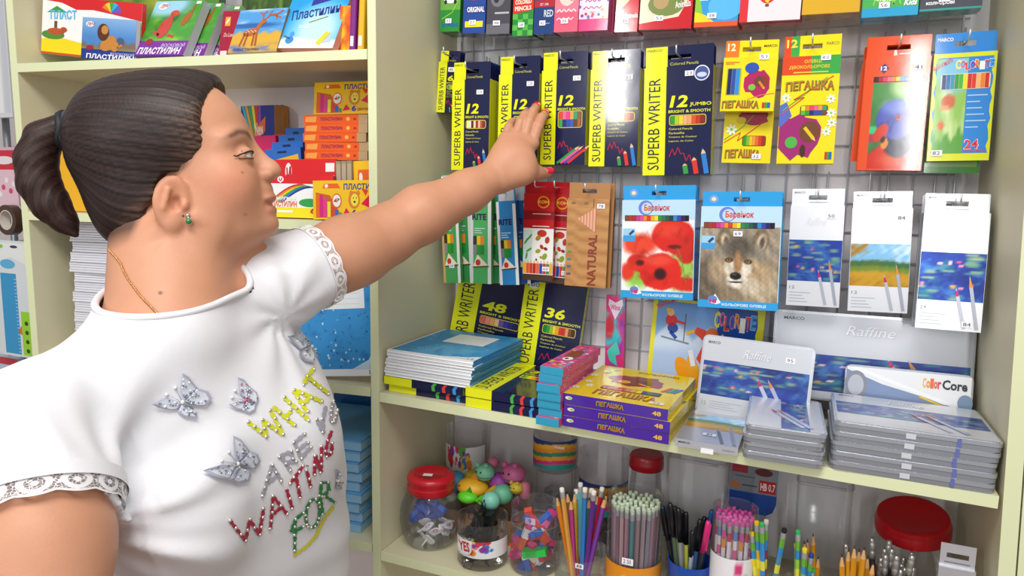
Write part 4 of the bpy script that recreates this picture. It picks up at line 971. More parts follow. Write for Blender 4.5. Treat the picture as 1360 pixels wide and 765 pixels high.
def parrot(X, Z):
    n = noise2(X, Z, 7, 2)*.5; c = base(X, '#4f8f4a'); c = mixc(c, hexa('#2f6b38'), noise2(X, Z, .8, 5)); c = mixc(c, hexa('#a8cf8a'), ellm(X, Z, .55, .95, .2, .12, .8)); c = mixc(c, hexa('#3fc37a'), ellm(X, Z, .06, .44, .14, .06, .4)); c = mixc(c, hexa('#b0344a'), ellm(X, Z, .05, .36, .14, .05, .6))
    c = mixc(c, hexa('#cf2b14')*(1)+0, ellm(X, Z+.02*n, .52, .0, .62, .30, .12)); c = mixc(c, hexa('#e8642a'), ellm(X, Z, .45, .10, .25, .07, .9)*.6); c = mixc(c, hexa('#c9d25a'), ellm(X, Z, .80, .55, .12, .2, .3))
    c = mixc(c, hexa('#1c2340'), ellm(X+.02*n, Z, .56, .33, .29, .20, .2)); c = mixc(c, hexa('#4a56b4'), ellm(X+.02*n, Z+.02*n, .48, .57, .37, .23, .12)); c = mixc(c, hexa('#7f96e0'), ellm(X, Z, .45, .72, .25, .08, .9)*.7); c = mixc(c, hexa('#2f3a86'), (n-.05)*ellm(X, Z, .48, .55, .36, .22, .2)*1.5)
    c = mixc(c, hexa('#d0341c'), ellm(X, Z, .22, .42, .155, .085, .1, .5)); c = mixc(c, hexa('#f08a2a'), ellm(X, Z, .30, .30, .07, .07, .2)); c = mixc(c, hexa('#2a120c'), ellm(X, Z, .27, .34, .05, .035, .4, .5)); c = mixc(c, hexa('#c93a3a'), ellm(X, Z, .53, .60, .052, .035, .2)); c = mixc(c, hexa('#140c10'), ellm(X, Z, .53, .60, .03, .022, .2)); return c
OR = '#e2501c'
def art_parrot(b, w, hb, h, t):
    b.plane(); b.rect(0, 0, w, hb, OR, 1); x0, x1 = w*.15, w*.97; b.raster(x0, hb*.015, x1, hb*.78, 44, 66, parrot, 2)
    rbox(b, x0, hb*.785, x1, hb*.835, .001, '#4a140c', 3); bars(b, x0+.001, hb*.79, x1-.001, hb*.83, ['#3a1a14', '#a3222a', '#e0305a', '#f06a8a', '#e8832b', '#f0c21f', '#3fa0e0', '#2b62c0', '#2f9a34', '#1f5a2a', '#24265f', '#1a1428'], 4)
    b.poly([(w*.22, hb*.905), (w*.30, hb*.86), (w*.38, hb*.905), (w*.30, hb*.95)], '#3a2c7c', 3); b.text('12', w*.245, hb*.888, w*.345, hb*.925, '#f6f0f0', 4, 2); b.rect(x0+.001, hb*.0005, w*.2, hb*.012, OR, 1.5)
    b.plane((0, t*.45, 0)); b.poly([(w*.43, hb+(h-hb)*.1), (w*.49, hb+(h-hb)*.12), (w*.47, hb+(h-hb)*.35), (w*.44, hb+(h-hb)*.35)], '#f6ece4', 2); para(b, w*.52, hb+(h-hb)*.15, w*.68, 1, .002, '#f6ece4', 2); b.plane()
hang('pencil_box', 'glossy orange pencil box with a blue headed parrot picture', (1152.5, 49), (1240.5, 44), (1138, 226), .168, .0115, OR, art_parrot, side='#d9441c', what='orange parrot box', n=2, sticker=(.74, .74, '41'), slot=(.5, .36))
hang('pencil_box', 'orange pencil box fanned out behind the orange parrot box', (1148, 62), (1226, 62), (1130.5, 214), .208, .0115, OR, lambda b, w, hb, h, t: b.plane().rect(w*.2, hb*.02, w*.95, hb*.8, '#7c2b18', 1), side='#a83a1c', nohook=True, what='fanned orange box')
CB = '#2f86d6'
def colorite(b, x0, z0, x1, z1, l=6):
    cs = ['#f3e02a', '#e0478a', '#e2402c', '#8a3fae', '#f08a2a', '#f6f4f0', '#e2402c', '#3aa0e0']; n = 8
    for i, ch in enumerate('COLORITE'):
        a, c = x0+(x1-x0)*i/n, x0+(x1-x0)*(i+.96)/n; dz = (z1-z0)*.16*math.sin(i*2.1); hh = (z1-z0)*(1 if i else 1.15)
        b.text(ch, a-.0004, z0+dz-.0006, c+.0004, z0+dz+hh+.0006, '#f4f4fa', l, 2); b.text(ch, a, z0+dz, c, z0+dz+hh, cs[i], l+1, 2)
def art_col24(b, w, hb, h, t):
    b.plane(); b.rect(0, 0, w, hb, '#d9e02a', 1); wav = lambda k: .004+.0012*math.sin(k*2.3)
    b.poly([(w*.05+.0015*math.sin(i*1.9), hb*(.07+.89*i/14)) for i in range(15)]+[(w*.95+.0015*math.sin(i*2.3), hb*(.96-.89*i/14)) for i in range(15)], CB, 2)
    def fn(X, Z):
        c = base(X, '#8fbf5a'); c = mixc(c, hexa('#d9e8b0'), noise2(X, Z, 1, 3)); c = mixc(c, hexa('#5aa03c'), (.2+.1*noise2(X, Z*0, 8, 2)-Z)/.05); c = mixc(c, hexa('#7fc0e0'), ellm(X, Z, .6, .85, .6, .2, .5)); c = mixc(c, hexa('#c9643c'), ellm(X, Z, .45, .55, .22, .08, .2)); c = mixc(c, hexa('#e0a070'), ellm(X, Z, .35, .48, .2, .025, .2)); c = mixc(c, hexa('#d8632c'), ellm(X, Z, .25, .3, .12, .05, .3)); return c
    b.raster(w*.06, hb*.07, w*.56, hb*.95, 16, 40, fn, 3); b.text('BRIGHT & SMOOTH', w*.02, hb*.84, w*.36, hb*.88, '#e04a5a', 6, 1, rot=.5)
    colorite(b, w*.36, hb*.85, w*.97, hb*.92)
    rbox(b, w*.14, hb*.665, w*.92, hb*.81, .003, '#e8e4c0', 5); bars(b, w*.155, hb*.67, w*.905, hb*.805, ['#22306c', '#2470a8', '#2f8fc0', '#2f9a34', '#43ae3c', '#f0d61f', '#c9282c', '#d83a2a', '#f0b07a', '#e8832b', '#c8302c'], 6)
    para(b, w*.58, hb*.60, w*.9, 6, .0085, '#a9cdf0', 4); b.text('24', w*.58, hb*.105, w*.82, hb*.20, '#f6f0f0', 5, 2); b.text('24', w*.59, hb*.11, w*.81, hb*.195, '#e2304a', 6, 1); b.text('COLORED PENCILS', w*.57, hb*.08, w*.93, hb*.097, '#e2304a', 5, 1)
    b.plane((0, t*.45, 0)); b.text('MARCO', w*.05, hb+(h-hb)*.62, w*.3, hb+(h-hb)*.80, '#f4f4fa', 2, 1); b.plane()
hang('pencil_box', 'blue and green twenty four pencil box nearest the right side panel', (1243, 45), (1327.5, 41.5), (1234.5, 214), .160, .012, CB, art_col24, side='#c9d62a', what='blue twenty four pencil box', sticker=(.06, .04, '82'), n=0)
hang('pencil_box', 'green edged pencil box hanging behind the blue twenty four box', (1243, 62), (1318, 62), (1232, 229.5), .186, .012, '#4a9a3c', lambda b, w, hb, h, t: b.plane().rect(w*.05, hb*.06, w*.95, hb*.95, '#8fbf5a', 1), nohook=True, what='green edged box')
# ---------------------------------------------------------------- second row of hanging boxes
def art_tri(g, bl):
    def f(b, w, hb, h, t):
        b.plane(); b.rect(w*.14, 0, w, hb, g, 1); b.rect(0, 0, w*.14, hb, bl, 1); b.rect(w*.84, 0, w, hb*.97, '#e7efe9', 1.5)
        for i, (c, c2) in enumerate((('#3a2c22', '#8a8c90'), ('#f0d21f', '#2f9a34'), ('#ee8a2a', '#1f8f3a'))): b.rect(w*(.14+.18*i), hb*.44, w*(.31+.18*i), hb*.54, c, 4); b.rect(w*(.14+.18*i), hb*.33, w*(.31+.18*i), hb*.44, c2, 4)
        b.poly([(w*.12, hb*.19), (w*.35, hb*.33), (w*.85, hb*.21)], '#f4ead0', 4); b.ell(w*.38, hb*.24, w*.12, hb*.035, '#cf3a34', 5); b.line([(w*.12, hb*.185), (w*.9, hb*.20)], .002, '#5a3a22', 5)
        b.text('RITE', w*.10, hb*.72, w*.78, hb*.79, '#2c2450', 5, 2); para(b, w*.2, hb*.62, w*.7, 3, .004, '#cfe6e8', 3)
        b.plane((0, t*.45, 0)); b.rect(w*.1, hb+.001, w*.9, h*.99, '#c9ced6', 1); b.plane()
    return f
GR = '#4fb765'
for (nm, TL, TR, BL, dep, body, wht, edge) in (('green', (583.2, 232), (606.2, 231), (590.3, 375.6), .178, '#4aa45c', 'first green pencil box beside the panel', '#c9a86a'), ('green', (624.5, 236), (652.5, 235), (623, 375.6), .176, '#4fb765', 'second green pencil box below the forearm', '#e2e6ea'), ('blue', (657.5, 247), (683.2, 246), (666, 378.4), .172, '#2f86c8', 'narrow blue pencil box below the wrist', '#eef0f4')):
    hang('pencil_box', wht, TL, TR, BL, dep, .010, body, art_tri(body, edge), side='#5aa85c' if nm == 'green' else '#2c4a7c', n=2, what=wht.replace(' pencil box', ' one'), dxb=.0155, gap=.008, sticker=(.38, .14, '29') if 'first' in wht else None, behind_art=lambda w, hb, h, t, m, a=art_tri('#3f9a55' if nm == 'green' else '#2b5fa0', '#3f9a55'): (lambda q: (a(q, w, hb, h, t), q.mesh('printed_front', m))[1])(B()))
def art_red(b, w, hb, h, t):
    b.plane(); b.rect(0, hb*.60, w, hb, '#c01c24', 1); b.rect(0, hb*.60, w, hb*.80, '#8e1a22', 1.5); b.rect(0, hb*.60, w, hb*.70, '#c01c24', 1.7); b.rect(0, hb*.07, w, hb*.60, '#f1eeea', 1); b.rect(0, 0, w, hb*.07, '#4a3324', 1.5)
    b.ell(w*.65, hb*.90, w*.20, hb*.07, '#e8a02c', 3); b.ell(w*.65, hb*.90, w*.16, hb*.055, '#c4281c', 4); b.text('KOH', w*.48, hb*.885, w*.82, hb*.92, '#f4c64a', 5, 2); para(b, w*.3, hb*.76, w*.9, 1, .002, '#e8b0a0', 3); para(b, w*.3, hb*.62, w*.86, 1, .002, '#f1dede', 3)
    b.rect(0, hb*.2, w*.30, hb*.58, '#cfe4dc', 2)
    for i, (x, z, a) in enumerate(((.10, .45, 1.0), (.2, .35, .6), (.12, .28, 1.4), (.22, .5, .9))): b.ell(w*x, hb*z, w*.12, w*.035, '#5f9a4a', 3, 8, a)
    for i, (x, z, r, c) in enumerate(((.62, .545, .16, '#c03a2a'), (.50, .49, .10, '#a8862a'), (.80, .47, .11, '#b0402c'), (.62, .39, .08, '#c0342a'), (.75, .37, .07, '#8a2a24'), (.5, .34, .09, '#9aa03a'), (.72, .28, .11, '#8aa43a'), (.45, .24, .04, '#2a2024'), (.6, .27, .05, '#b8852a'))): b.ell(w*x, hb*z, w*r, w*r*.7, c, 3+.1*i, 12, i*.7)
    for i, c in enumerate(('#efb02a', '#e05a24', '#d23a22', '#b02a24', '#e8622a', '#2a4aa0', '#c8302c', '#3a8a4a', '#e8a82a')): pencil_print(b, w*(.06+.11*i), hb*.08, hb*.15, math.pi/2, c, w*.10, 5)
    b.plane((0, t*.45, 0)); b.rect(.001, hb+.001, w-.001, h, '#b01c24', 1); b.plane()
rk = dict(side='#9a1c24', tabf=.115, tabcol='#a81c24')
hang('pencil_box', 'red pencil box with autumn leaves print below the thumb', (696.5, 241), (737, 241), (693.3, 371), .178, .010, '#a81c24', art_red, what='red leaf box', sticker=(.66, .10, '68 00'), **rk)
hang('pencil_box', 'second red leaf print pencil box overlapped by the first', (722, 241), (763, 241), (713, 374), .196, .010, '#a81c24', art_red, what='second red leaf box', sticker=(.74, .09, '128'), **rk)
def art_nat(b, w, hb, h, t):
    def fn(X, Z):
        g = np.sin(Z*46+2.4*noise2(X, Z*.4, 1.2, 3)+1.5*X); c = base(X, '#c08a52'); c = mixc(c, hexa('#a26c38'), np.clip(g-.2, 0, 1)*.7); c = mixc(c, hexa('#cfa066'), np.clip(-g-.3, 0, 1)*.6); return mixc(c, hexa('#8f5f33'), (noise2(X*.3, Z*6, 2, 8)-.4)*.5)
    b.plane(); b.raster(0, 0, w, hb, 12, 60, fn, 1); b.poly([(w*.25, hb*.77), (w*.70, hb*.90), (w*.70, hb*.62)], '#8f4a2c', 3)
    for i in range(6):
        x0, x1 = w*(.27+.072*i), w*(.33+.072*i); f_ = lambda x: ((x/w-.25)/.45); b.poly([(x0, hb*(.77-.15*f_(x0))), (x1, hb*(.77-.15*f_(x1))), (x1, hb*(.77+.13*f_(x1))), (x0, hb*(.77+.13*f_(x0)))], '#e9a98c', 4)
    b.text('NATURAL', w*.54, hb*.02, w*.75, hb*.60, '#8a3a26', 4, 2, up=True); b.rect(w*.62, hb*.90, w*.64, hb, '#8a3a26', 3)
    for i in range(5): pencil_print(b, w*.14, hb*(.14+.085*i), w*.13, math.pi+.1, ('#7d4a6a', '#4a6a8a', '#3f8a7a', '#5a9a3c', '#8a7a3c')[i], .004, 4, '#c79a68')
    for i in range(2): pencil_print(b, w*(.2+.3*i), hb*(.95), w*.13, math.pi+.1, '#8a6a3c', .004, 4, '#c79a68')
hang('pencil_box', 'brown wood grain pencil box with pink triangle window', (755, 242), (811, 243), (749, 378.5), .172, .011, '#b07c48', art_nat, side='#9c6c3c', tabf=.15, what='brown wood grain box', n=1, dxb=.004, sticker=(.72, .76, '78'), mat=SATIN())
def poppies(X, Z):
    n = noise2(X, Z, 5, 11)*.5; c = base(X, '#f4f5f6'); c = mixc(c, hexa('#9fcf5a'), ellm(X, Z, .85, .30, .22, .28, .6)); c = mixc(c, hexa('#8fcf4a'), ellm(X, Z, .22, .2, .16, .16, .8)); c = mixc(c, hexa('#f4f5f6'), ellm(X, Z, .45, .0, .3, .06, .5)*0)
    for cx, cz, rx, rz, d, s in ((.25, .66, .25, .15, '#e8482c', .5), (.08, .27, .10, .12, '#e03a22', .5), (.24, .40, .17, .13, '#d8301c', .2), (.90, .12, .2, .1, '#dc2c1a', .3), (.72, .78, .30, .24, '#d9261a', .1), (.90, .60, .14, .20, '#cf2a1c', .12), (.55, .28, .29, .26, '#e02818', .1)): c = mixc(c, hexa(d)*(1), ellm(X+.03*n, Z+.03*n, cx, cz, rx, rz, s))
    c = mixc(c, hexa('#f0583c'), ellm(X, Z, .66, .86, .2, .1, .9)*.5); c = mixc(c, hexa('#a01410'), (n-.05)*1.2*ellm(X, Z, .6, .45, .45, .5, .2)); c = mixc(c, hexa('#f2604a'), ellm(X, Z, .50, .44, .2, .07, .8)*.6)
    c = mixc(c, hexa('#3a0c10'), ellm(X, Z, .55, .25, .085, .08, .5)); c = mixc(c, hexa('#5a1012'), ellm(X, Z, .26, .40, .06, .04, .6)); c = mixc(c, hexa('#6a1414'), ellm(X, Z, .74, .63, .09, .03, .6))
    st_ = np.abs(X-(.76+.14*np.clip((.62-Z)/.45, 0, 1)**.6)); c = mixc(c, hexa('#6a8a3c'), (1-st_/.012)*(Z < .62)*(Z > .15)); return c
def wolf(X, Z):
    n = noise2(X, Z*1.5, 9, 31); f = noise2(X*1.2, Z*.6, 14, 5); c = base(X, '#9c8f7c'); c = mixc(c, hexa('#7d7260'), noise2(X, Z*.1, 2, 2)); c = mixc(c, hexa('#b8ab95'), ellm(X, Z, .1, .85, .2, .2, .9)*.5)
    c = mixc(c, hexa('#8c7b63'), ellm(X, Z+.03*n, .50, .22, .62, .42, .2)); c = mixc(c, hexa('#6b5f50'), ellm(X, Z, .08, .25, .18, .35, .6)); c = mixc(c, hexa('#b8a78c'), ellm(X, Z, .80, .22, .22, .25, .7))
    for cx, a in ((.315, .15), (.765, -.15)): c = mixc(c, hexa('#7a6a55'), ellm(X+.01*n, Z, cx, .82, .105, .165, .15, a)); c = mixc(c, hexa('#c7b59a'), ellm(X, Z, cx+.01, .80, .06, .12, .4, a)); c = mixc(c, hexa('#5a4c3e'), ellm(X, Z, cx+.015, .79, .03, .08, .6, a))
    c = mixc(c, hexa('#8f8676'), ellm(X+.02*n, Z+.02*n, .50, .52, .36, .30, .2)); c = mixc(c, hexa('#5b5348'), ellm(X, Z, .50, .72, .17, .16, .8)); c = mixc(c, hexa('#b39a78'), ellm(X, Z, .70, .38, .22, .18, .6)); c = mixc(c, hexa('#ab9678'), ellm(X, Z, .26, .42, .14, .18, .7))
    c = mixc(c, hexa('#d8cdbb'), ellm(X+.01*n, Z, .40, .46, .09, .10, .5)); c = mixc(c, hexa('#ddd3c2'), ellm(X+.01*n, Z, .58, .45, .09, .10, .5)); c = mixc(c, hexa('#a07a55'), ellm(X, Z, .49, .53, .055, .15, .5)); c = mixc(c, hexa('#e6dfd2'), ellm(X+.02*n, Z, .50, .28, .15, .10, .4)); c = mixc(c, hexa('#c9bba4'), ellm(X, Z, .66, .20, .13, .10, .7))
    for cx, cz in ((.375, .555), (.615, .54)): c = mixc(c, hexa('#2a211c'), ellm(X, Z, cx, cz, .052, .032, .3)); c = mixc(c, hexa('#a8792c'), ellm(X, Z, cx, cz, .028, .022, .3)); c = mixc(c, hexa('#120d0b'), ellm(X, Z, cx, cz, .012, .012, .3))
    c = mixc(c, hexa('#1d1816'), ellm(X, Z, .465, .345, .075, .052, .2)); c = mixc(c, hexa('#5a5250'), ellm(X, Z, .45, .365, .03, .014, .8)); c = mixc(c, hexa('#3a302a'), ellm(X, Z, .47, .265, .09, .012, .5)); return np.clip(c*(1+.14*f[..., None])-.02*n[..., None], 0, 1)
BB = '#2f9fe0'
RBB = ['#7a4a32', '#a33c34', '#b02a2c', '#c43a8a', '#e04a9a', '#f08a2a', '#d83a22', '#f0b01f', '#f2e02a', '#2f8a4a', '#1f7a4a', '#24584a', '#243a4a', '#2f8ad0', '#2a4ab0', '#24265f', '#1c1430']
def art_barv(fn):
    def f(b, w, hb, h, t):
        b.plane(); b.rect(0, 0, w, hb, '#bfe0f4', 1); b.raster(w*.01, hb*.07, w*.99, hb*.80, 62, 78, fn, 2); b.rect(0, 0, w, hb*.075, BB, 3); b.text('КОЛЬОРОВІ ОЛІВЦІ', w*.31, hb*.02, w*.86, hb*.05, '#f4f8fc', 4, 1)
        b.poly([(w*.14, hb*.05), (w*.22, hb*.14), (w*.30, hb*.05), (w*.24, hb*.035)], '#e9edf6', 4); b.ell(w*.19, hb*.085, w*.06, hb*.035, '#6a84d0', 4.5); b.text('18', w*.15, hb*.045, w*.24, hb*.085, '#d02a5a', 6, 2)
        b.rect(w*.04, hb*.785, w*.92, hb*.845, '#5a2a22', 3); bars(b, w*.045, hb*.79, w*.915, hb*.84, RBB, 4); b.rect(w*.02, hb*.58, w*.19, hb*.71, '#3f9fe0', 4); b.rect(w*.02, hb*.64, w*.19, hb*.71, '#9fd0f0', 4.5); pencil_print(b, w*.17, hb*.69, w*.11, 3.9, '#2c4a7c', .004, 6)
        b.ell(w*.33, hb*.92, w*.10, hb*.075, '#6a86d8', 3, 20); b.ell(w*.345, hb*.915, w*.075, hb*.058, '#bcd8f2', 4, 20); b.text('Барвінок', w*.31, hb*.875, w*.66, hb*.955, '#d8282c', 5, 1); b.ell(w*.34, hb*.905, w*.02, hb*.018, '#f2c42a', 4.5)
        b.plane((0, t*.45, 0)); b.ell(w*.15, hb+(h-hb)*.5, w*.06, (h-hb)*.28, '#7fa0e4', 1); b.ell(w*.15, hb+(h-hb)*.5, w*.03, (h-hb)*.14, '#dfe8b0', 2); b.plane()
    return f
hang('pencil_box', 'blue pencil box with red poppies', (827, 247), (924.5, 247), (826.7, 394), .170, .0105, BB, art_barv(poppies), what='blue poppy box', n=3, tabf=.125, slot=(.5, .2), tilt=.03)
hang('pencil_box', 'blue pencil box with a grey wolf portrait', (932.5, 254.5), (1040.5, 252.5), (926.3, 406), .150, .0105, BB, art_barv(wolf), what='blue wolf box', n=5, tabf=.125, slot=(.5, .2), tilt=.05, sticker=(.42, .62, '69'))
def art_silver(pic, no, seed=0):
    def f(b, w, hb, h, t):
        b.plane(); b.raster(w*.005, hb*.25, w*.995, hb*.66, 40, 26, pic, 2); pencils_grey(b, w, hb*.02, hb*.46); b.text(no, w*.05, hb*.17, w*.15, hb*.20, '#7f838d', 3, 0); para(b, w*.05, hb*.13, w*.45, 4, .0046, '#b4b8c0', 3, .0010); b.text('Raffine', w*.30, hb*.80, w*.66, hb*.88, '#d7dae2', 3, 0, shear=.3)
        b.plane((0, t*.45, 0)); b.text('MARCO', w*.06, hb+(h-hb)*.72, w*.26, hb+(h-hb)*.84, '#6f737c', 2, 1); para(b, w*.34, hb+(h-hb)*.16, w*.68, 1, .002, '#9a9ea8', 2, .0012); b.plane()
    return f
SV = '#e6e7ec'
sk_ = dict(mat=FOIL(), side='#aeb2ba', tabf=.14, cat='pencil box')
hang('pencil_box', 'silver pencil box with blue water lilies beside the wolf box', (1051.6, 250.7), (1123.4, 253), (1047, 404.5), .172, .010, SV, art_silver(lilies(1, .9), '12'), what='first silver box', sticker=(.68, .75, '50'), tilt=.02, n=1, **sk_)
hang('pencil_box', 'silver pencil box with a yellow meadow under blue sky', (1133.5, 254.4), (1214, 256), (1128.5, 412), .166, .010, SV, art_silver(meadow, '12'), what='silver meadow box', sticker=(.74, .76, '84'), tilt=.03, n=1, **sk_)
hang('pencil_box', 'largest silver pencil box with water lilies nearest the right panel', (1229.8, 256), (1318.8, 257.5), (1212.8, 432), .138, .0115, SV, art_silver(lilies(4, .9), '24'), what='largest silver box', sticker=(.70, .03, '84'), tilt=.10, n=3, **sk_)
# ---------------------------------------------------------------- top row, cut by the upper edge of the picture
def simple(fn): return lambda b, w, hb, h, t: (b.plane(), fn(b, w, hb))
def t1(b, w, hb):
    b.rect(0, 0, w, hb*.22, '#2a8a3c', 1); b.rect(0, hb*.22, w, hb, '#6aa84a', 1); b.ell(w*.5, hb*.33, w*.34, hb*.045, '#eceff2', 3); b.ell(w*.5, hb*.37, w*.2, hb*.03, '#c9d2da', 4); b.ell(w*.26, hb*.30, w*.07, hb*.022, '#22252a', 5); b.ell(w*.74, hb*.30, w*.07, hb*.022, '#22252a', 5); b.line([(w*.1, hb*.13), (w*.6, hb*.19), (w*.95, hb*.33)], .0014, '#8fdc3a', 5); b.text('АВТОМОБІЛІ', w*.08, hb*.05, w*.92, hb*.085, '#2a62c0', 4, 2)
def t2(b, w, hb): b.rect(0, 0, w, hb*.34, '#274a9a', 1); b.rect(0, hb*.34, w, hb, '#c92a1f', 1); b.ell(w*.5, hb*.38, w*.42, hb*.05, '#d83a26', 3); b.ell(w*.45, hb*.41, w*.25, hb*.02, '#e9d6cc', 4); b.rect(w*.12, hb*.20, w*.98, hb*.28, '#2a3f8a', 2); b.text('ORIGINAL', w*.18, hb*.21, w*.95, hb*.265, '#f4f6fa', 4, 2); b.rect(w*.1, hb*.06, w*.9, hb*.12, '#f0e02a', 3)
def t3(b, w, hb): b.rect(0, 0, w, hb, '#4a4950', 1); b.ell(w*.45, hb*.36, w*.3, hb*.09, '#77757e', 2); b.ell(w*.4, hb*.36, w*.12, hb*.05, '#34333a', 3); para(b, w*.35, hb*.20, w*.95, 1, .003, '#b9bac4', 3, .003); b.rect(0, 0, w, hb*.10, '#6a6a72', 2)
def t4(b, w, hb):
    b.rect(0, 0, w, hb, '#2a8a3a', 1)
    for i in range(4):
        for j in range(4):
            if (i+j) % 2: b.rect(w*i/4, hb*.055*j, w*(i+1)/4, hb*.055*(j+1), '#5cb84a', 2)
    b.poly([(0, hb*.22), (w, hb*.26), (w, hb*.42), (0, hb*.37)], '#d8342a', 3); b.text('COLORED', w*.1, hb*.315, w*.9, hb*.36, '#f6ead6', 4, 2, rot=.05); b.text('PENCILS', w*.1, hb*.25, w*.9, hb*.295, '#f6ead6', 4, 2, rot=.05); bars(b, w*.15, hb*.41, w*.8, hb*.5, ['#3fa0e0', '#2f62c0', '#f08a2a', '#f0d21f'], 4)
def t5(b, w, hb): b.rect(0, 0, w, hb, '#23407a', 1); b.rect(0, hb*.27, w, hb*.34, '#b02a34', 2); b.text('OXFORD', w*.06, hb*.37, w*.94, hb*.44, '#f1f0f2', 4, 2); b.text('EST. 1096', w*.3, hb*.285, w*.7, hb*.31, '#f1f0f2', 4, 0); b.text('RED', w*.5, hb*.17, w*.95, hb*.24, '#d9dfec', 4, 1); para(b, w*.3, hb*.1, w*.8, 1, .003, '#8aa0cc', 3)
def t6(b, w, hb): b.rect(0, 0, w, hb, '#e87f92', 1); b.ell(w*.5, hb*.38, w*.35, hb*.12, '#f4d2c9', 2); b.ell(w*.4, hb*.42, w*.1, hb*.06, '#f6efe8', 3); b.ell(w*.7, hb*.36, w*.12, hb*.05, '#d8506a', 3); b.rect(0, 0, w, hb*.2, '#e4607c', 2); b.line([(w*(.1+.1*i), hb*(.20+.03*(i % 2))) for i in range(9)], .0016, '#f8eef0', 4); b.line([(w*(.1+.1*i), hb*(.12+.025*(i % 2))) for i in range(8)], .0014, '#f8eef0', 4)
def t7(b, w, hb):
    b.rect(0, 0, w, hb, '#f1d3e4', 1); b.rect(0, 0, w, hb*.12, '#d83a7c', 2); R_ = random.Random(4)
    for k in range(40): b.ell(w*R_.random(), hb*(.13+.4*R_.random()), w*.05, w*.05, R_.choice(['#d8487c', '#7a4ab0', '#e8a02c', '#c83a4a', '#4a7ac0']), 3+k*.03, 8)
    b.ell(w*.5, hb*.28, w*.38, hb*.09, '#f6ecf2', 5); b.line([(w*(.2+.08*i), hb*(.29+.025*(i % 2))) for i in range(8)], .0016, '#b03a9a', 6); b.line([(w*(.15+.09*i), hb*(.22+.025*(i % 2))) for i in range(8)], .0016, '#b03a9a', 6)
def t9(b, w, hb): b.rect(0, 0, w, hb, '#d9cfae', 1); b.poly([(0, 0), (w, 0), (w, hb*.42), (0, hb*.18)], '#c8202a', 2); bars(b, w*.35, hb*.42, w*.9, hb*.52, ['#e0482a', '#f0a02a', '#2f8ac0', '#5a3a2a'], 3); b.text('Animals', w*.4, hb*.14, w*.98, hb*.19, '#f8f0ee', 4, 1)
def t10(b, w, hb): b.rect(0, 0, w, hb, '#e6dcc4', 1); b.ell(w*.5, hb*.25, w*.35, hb*.12, '#7a8a4a', 2); b.ell(w*.4, hb*.28, w*.15, hb*.08, '#b59a6a', 3); b.poly([(0, 0), (w, 0), (w, hb*.38), (w*.75, hb*.12), (0, hb*.06)], '#c8202a', 4); bars(b, w*.14, hb*.43, w*.86, hb*.54, ['#24409a', '#2f9a34', '#8abf2e', '#f0d21f', '#f0a02a', '#e0622a', '#c8302c', '#8a2a24'], 3); b.text('Animals', w*.68, hb*.20, w*.97, hb*.27, '#f8f0ee', 5, 1, rot=.12)
def t11(b, w, hb): b.rect(0, 0, w, hb, '#3a9ad8', 1); b.poly([(0, 0), (w*.25, 0), (w*.10, hb*.3), (0, hb*.42)], '#8ac63f', 2); b.poly([(0, 0), (w*.6, 0), (w*.25, hb*.12), (0, hb*.16)], '#f0d62a', 3); b.ell(w*.7, hb*.2, w*.4, hb*.14, '#5ab4e8', 2); b.rect(0, 0, w, hb*.05, '#e05a2a', 4); para(b, w*.1, hb*.3, w*.4, 2, .005, '#bfe0f4', 3)
def t12(b, w, hb):
    b.rect(0, 0, w, hb, '#f0dde2', 1); b.rect(0, 0, w*.14, hb, '#d8343c', 2)
    for x, z, r, c in ((.45, .28, .15, '#d8343c'), (.8, .36, .13, '#8a4ab0')): b.ell(w*x, hb*z, w*r, w*r*1.15, c, 3); b.ell(w*x, hb*z, w*r*.4, w*r*1.1, '#f0c62a', 4); b.rect(w*(x-.03), hb*z-w*r*1.5, w*(x+.03), hb*z-w*r*1.2, '#7a4a2a', 4)
def t13(b, w, hb): b.rect(0, 0, w, hb, '#d8a82a', 1); b.rect(0, hb*.2, w, hb, '#3f9fd8', 2); b.ell(w*.5, hb*.2, w*.6, hb*.05, '#7ab84a', 3)
def t14(b, w, hb): b.rect(0, 0, w, hb, '#4fae5a', 1); b.rect(0, 0, w, hb*.09, '#2fa0d0', 4); b.ell(w*.4, hb*.25, w*.3, hb*.1, '#e8f0e0', 2); b.line([(w*(.2+.06*i), hb*(.12+.12*(i % 2))) for i in range(9)], .002, '#8ad04a', 3); b.text('Kids', w*.74, hb*.10, w*.96, hb*.16, '#f6faff', 5, 2, shear=.2)
def t15(b, w, hb): b.rect(0, 0, w, hb, '#4b4d58', 1); b.text('Олівці', w*.12, hb*.12, w*.42, hb*.17, '#f1f2f5', 4, 2); b.text('кольорові', w*.10, hb*.05, w*.56, hb*.10, '#f1f2f5', 4, 2); b.rect(0, 0, w, hb*.02, '#3a9a94', 3)
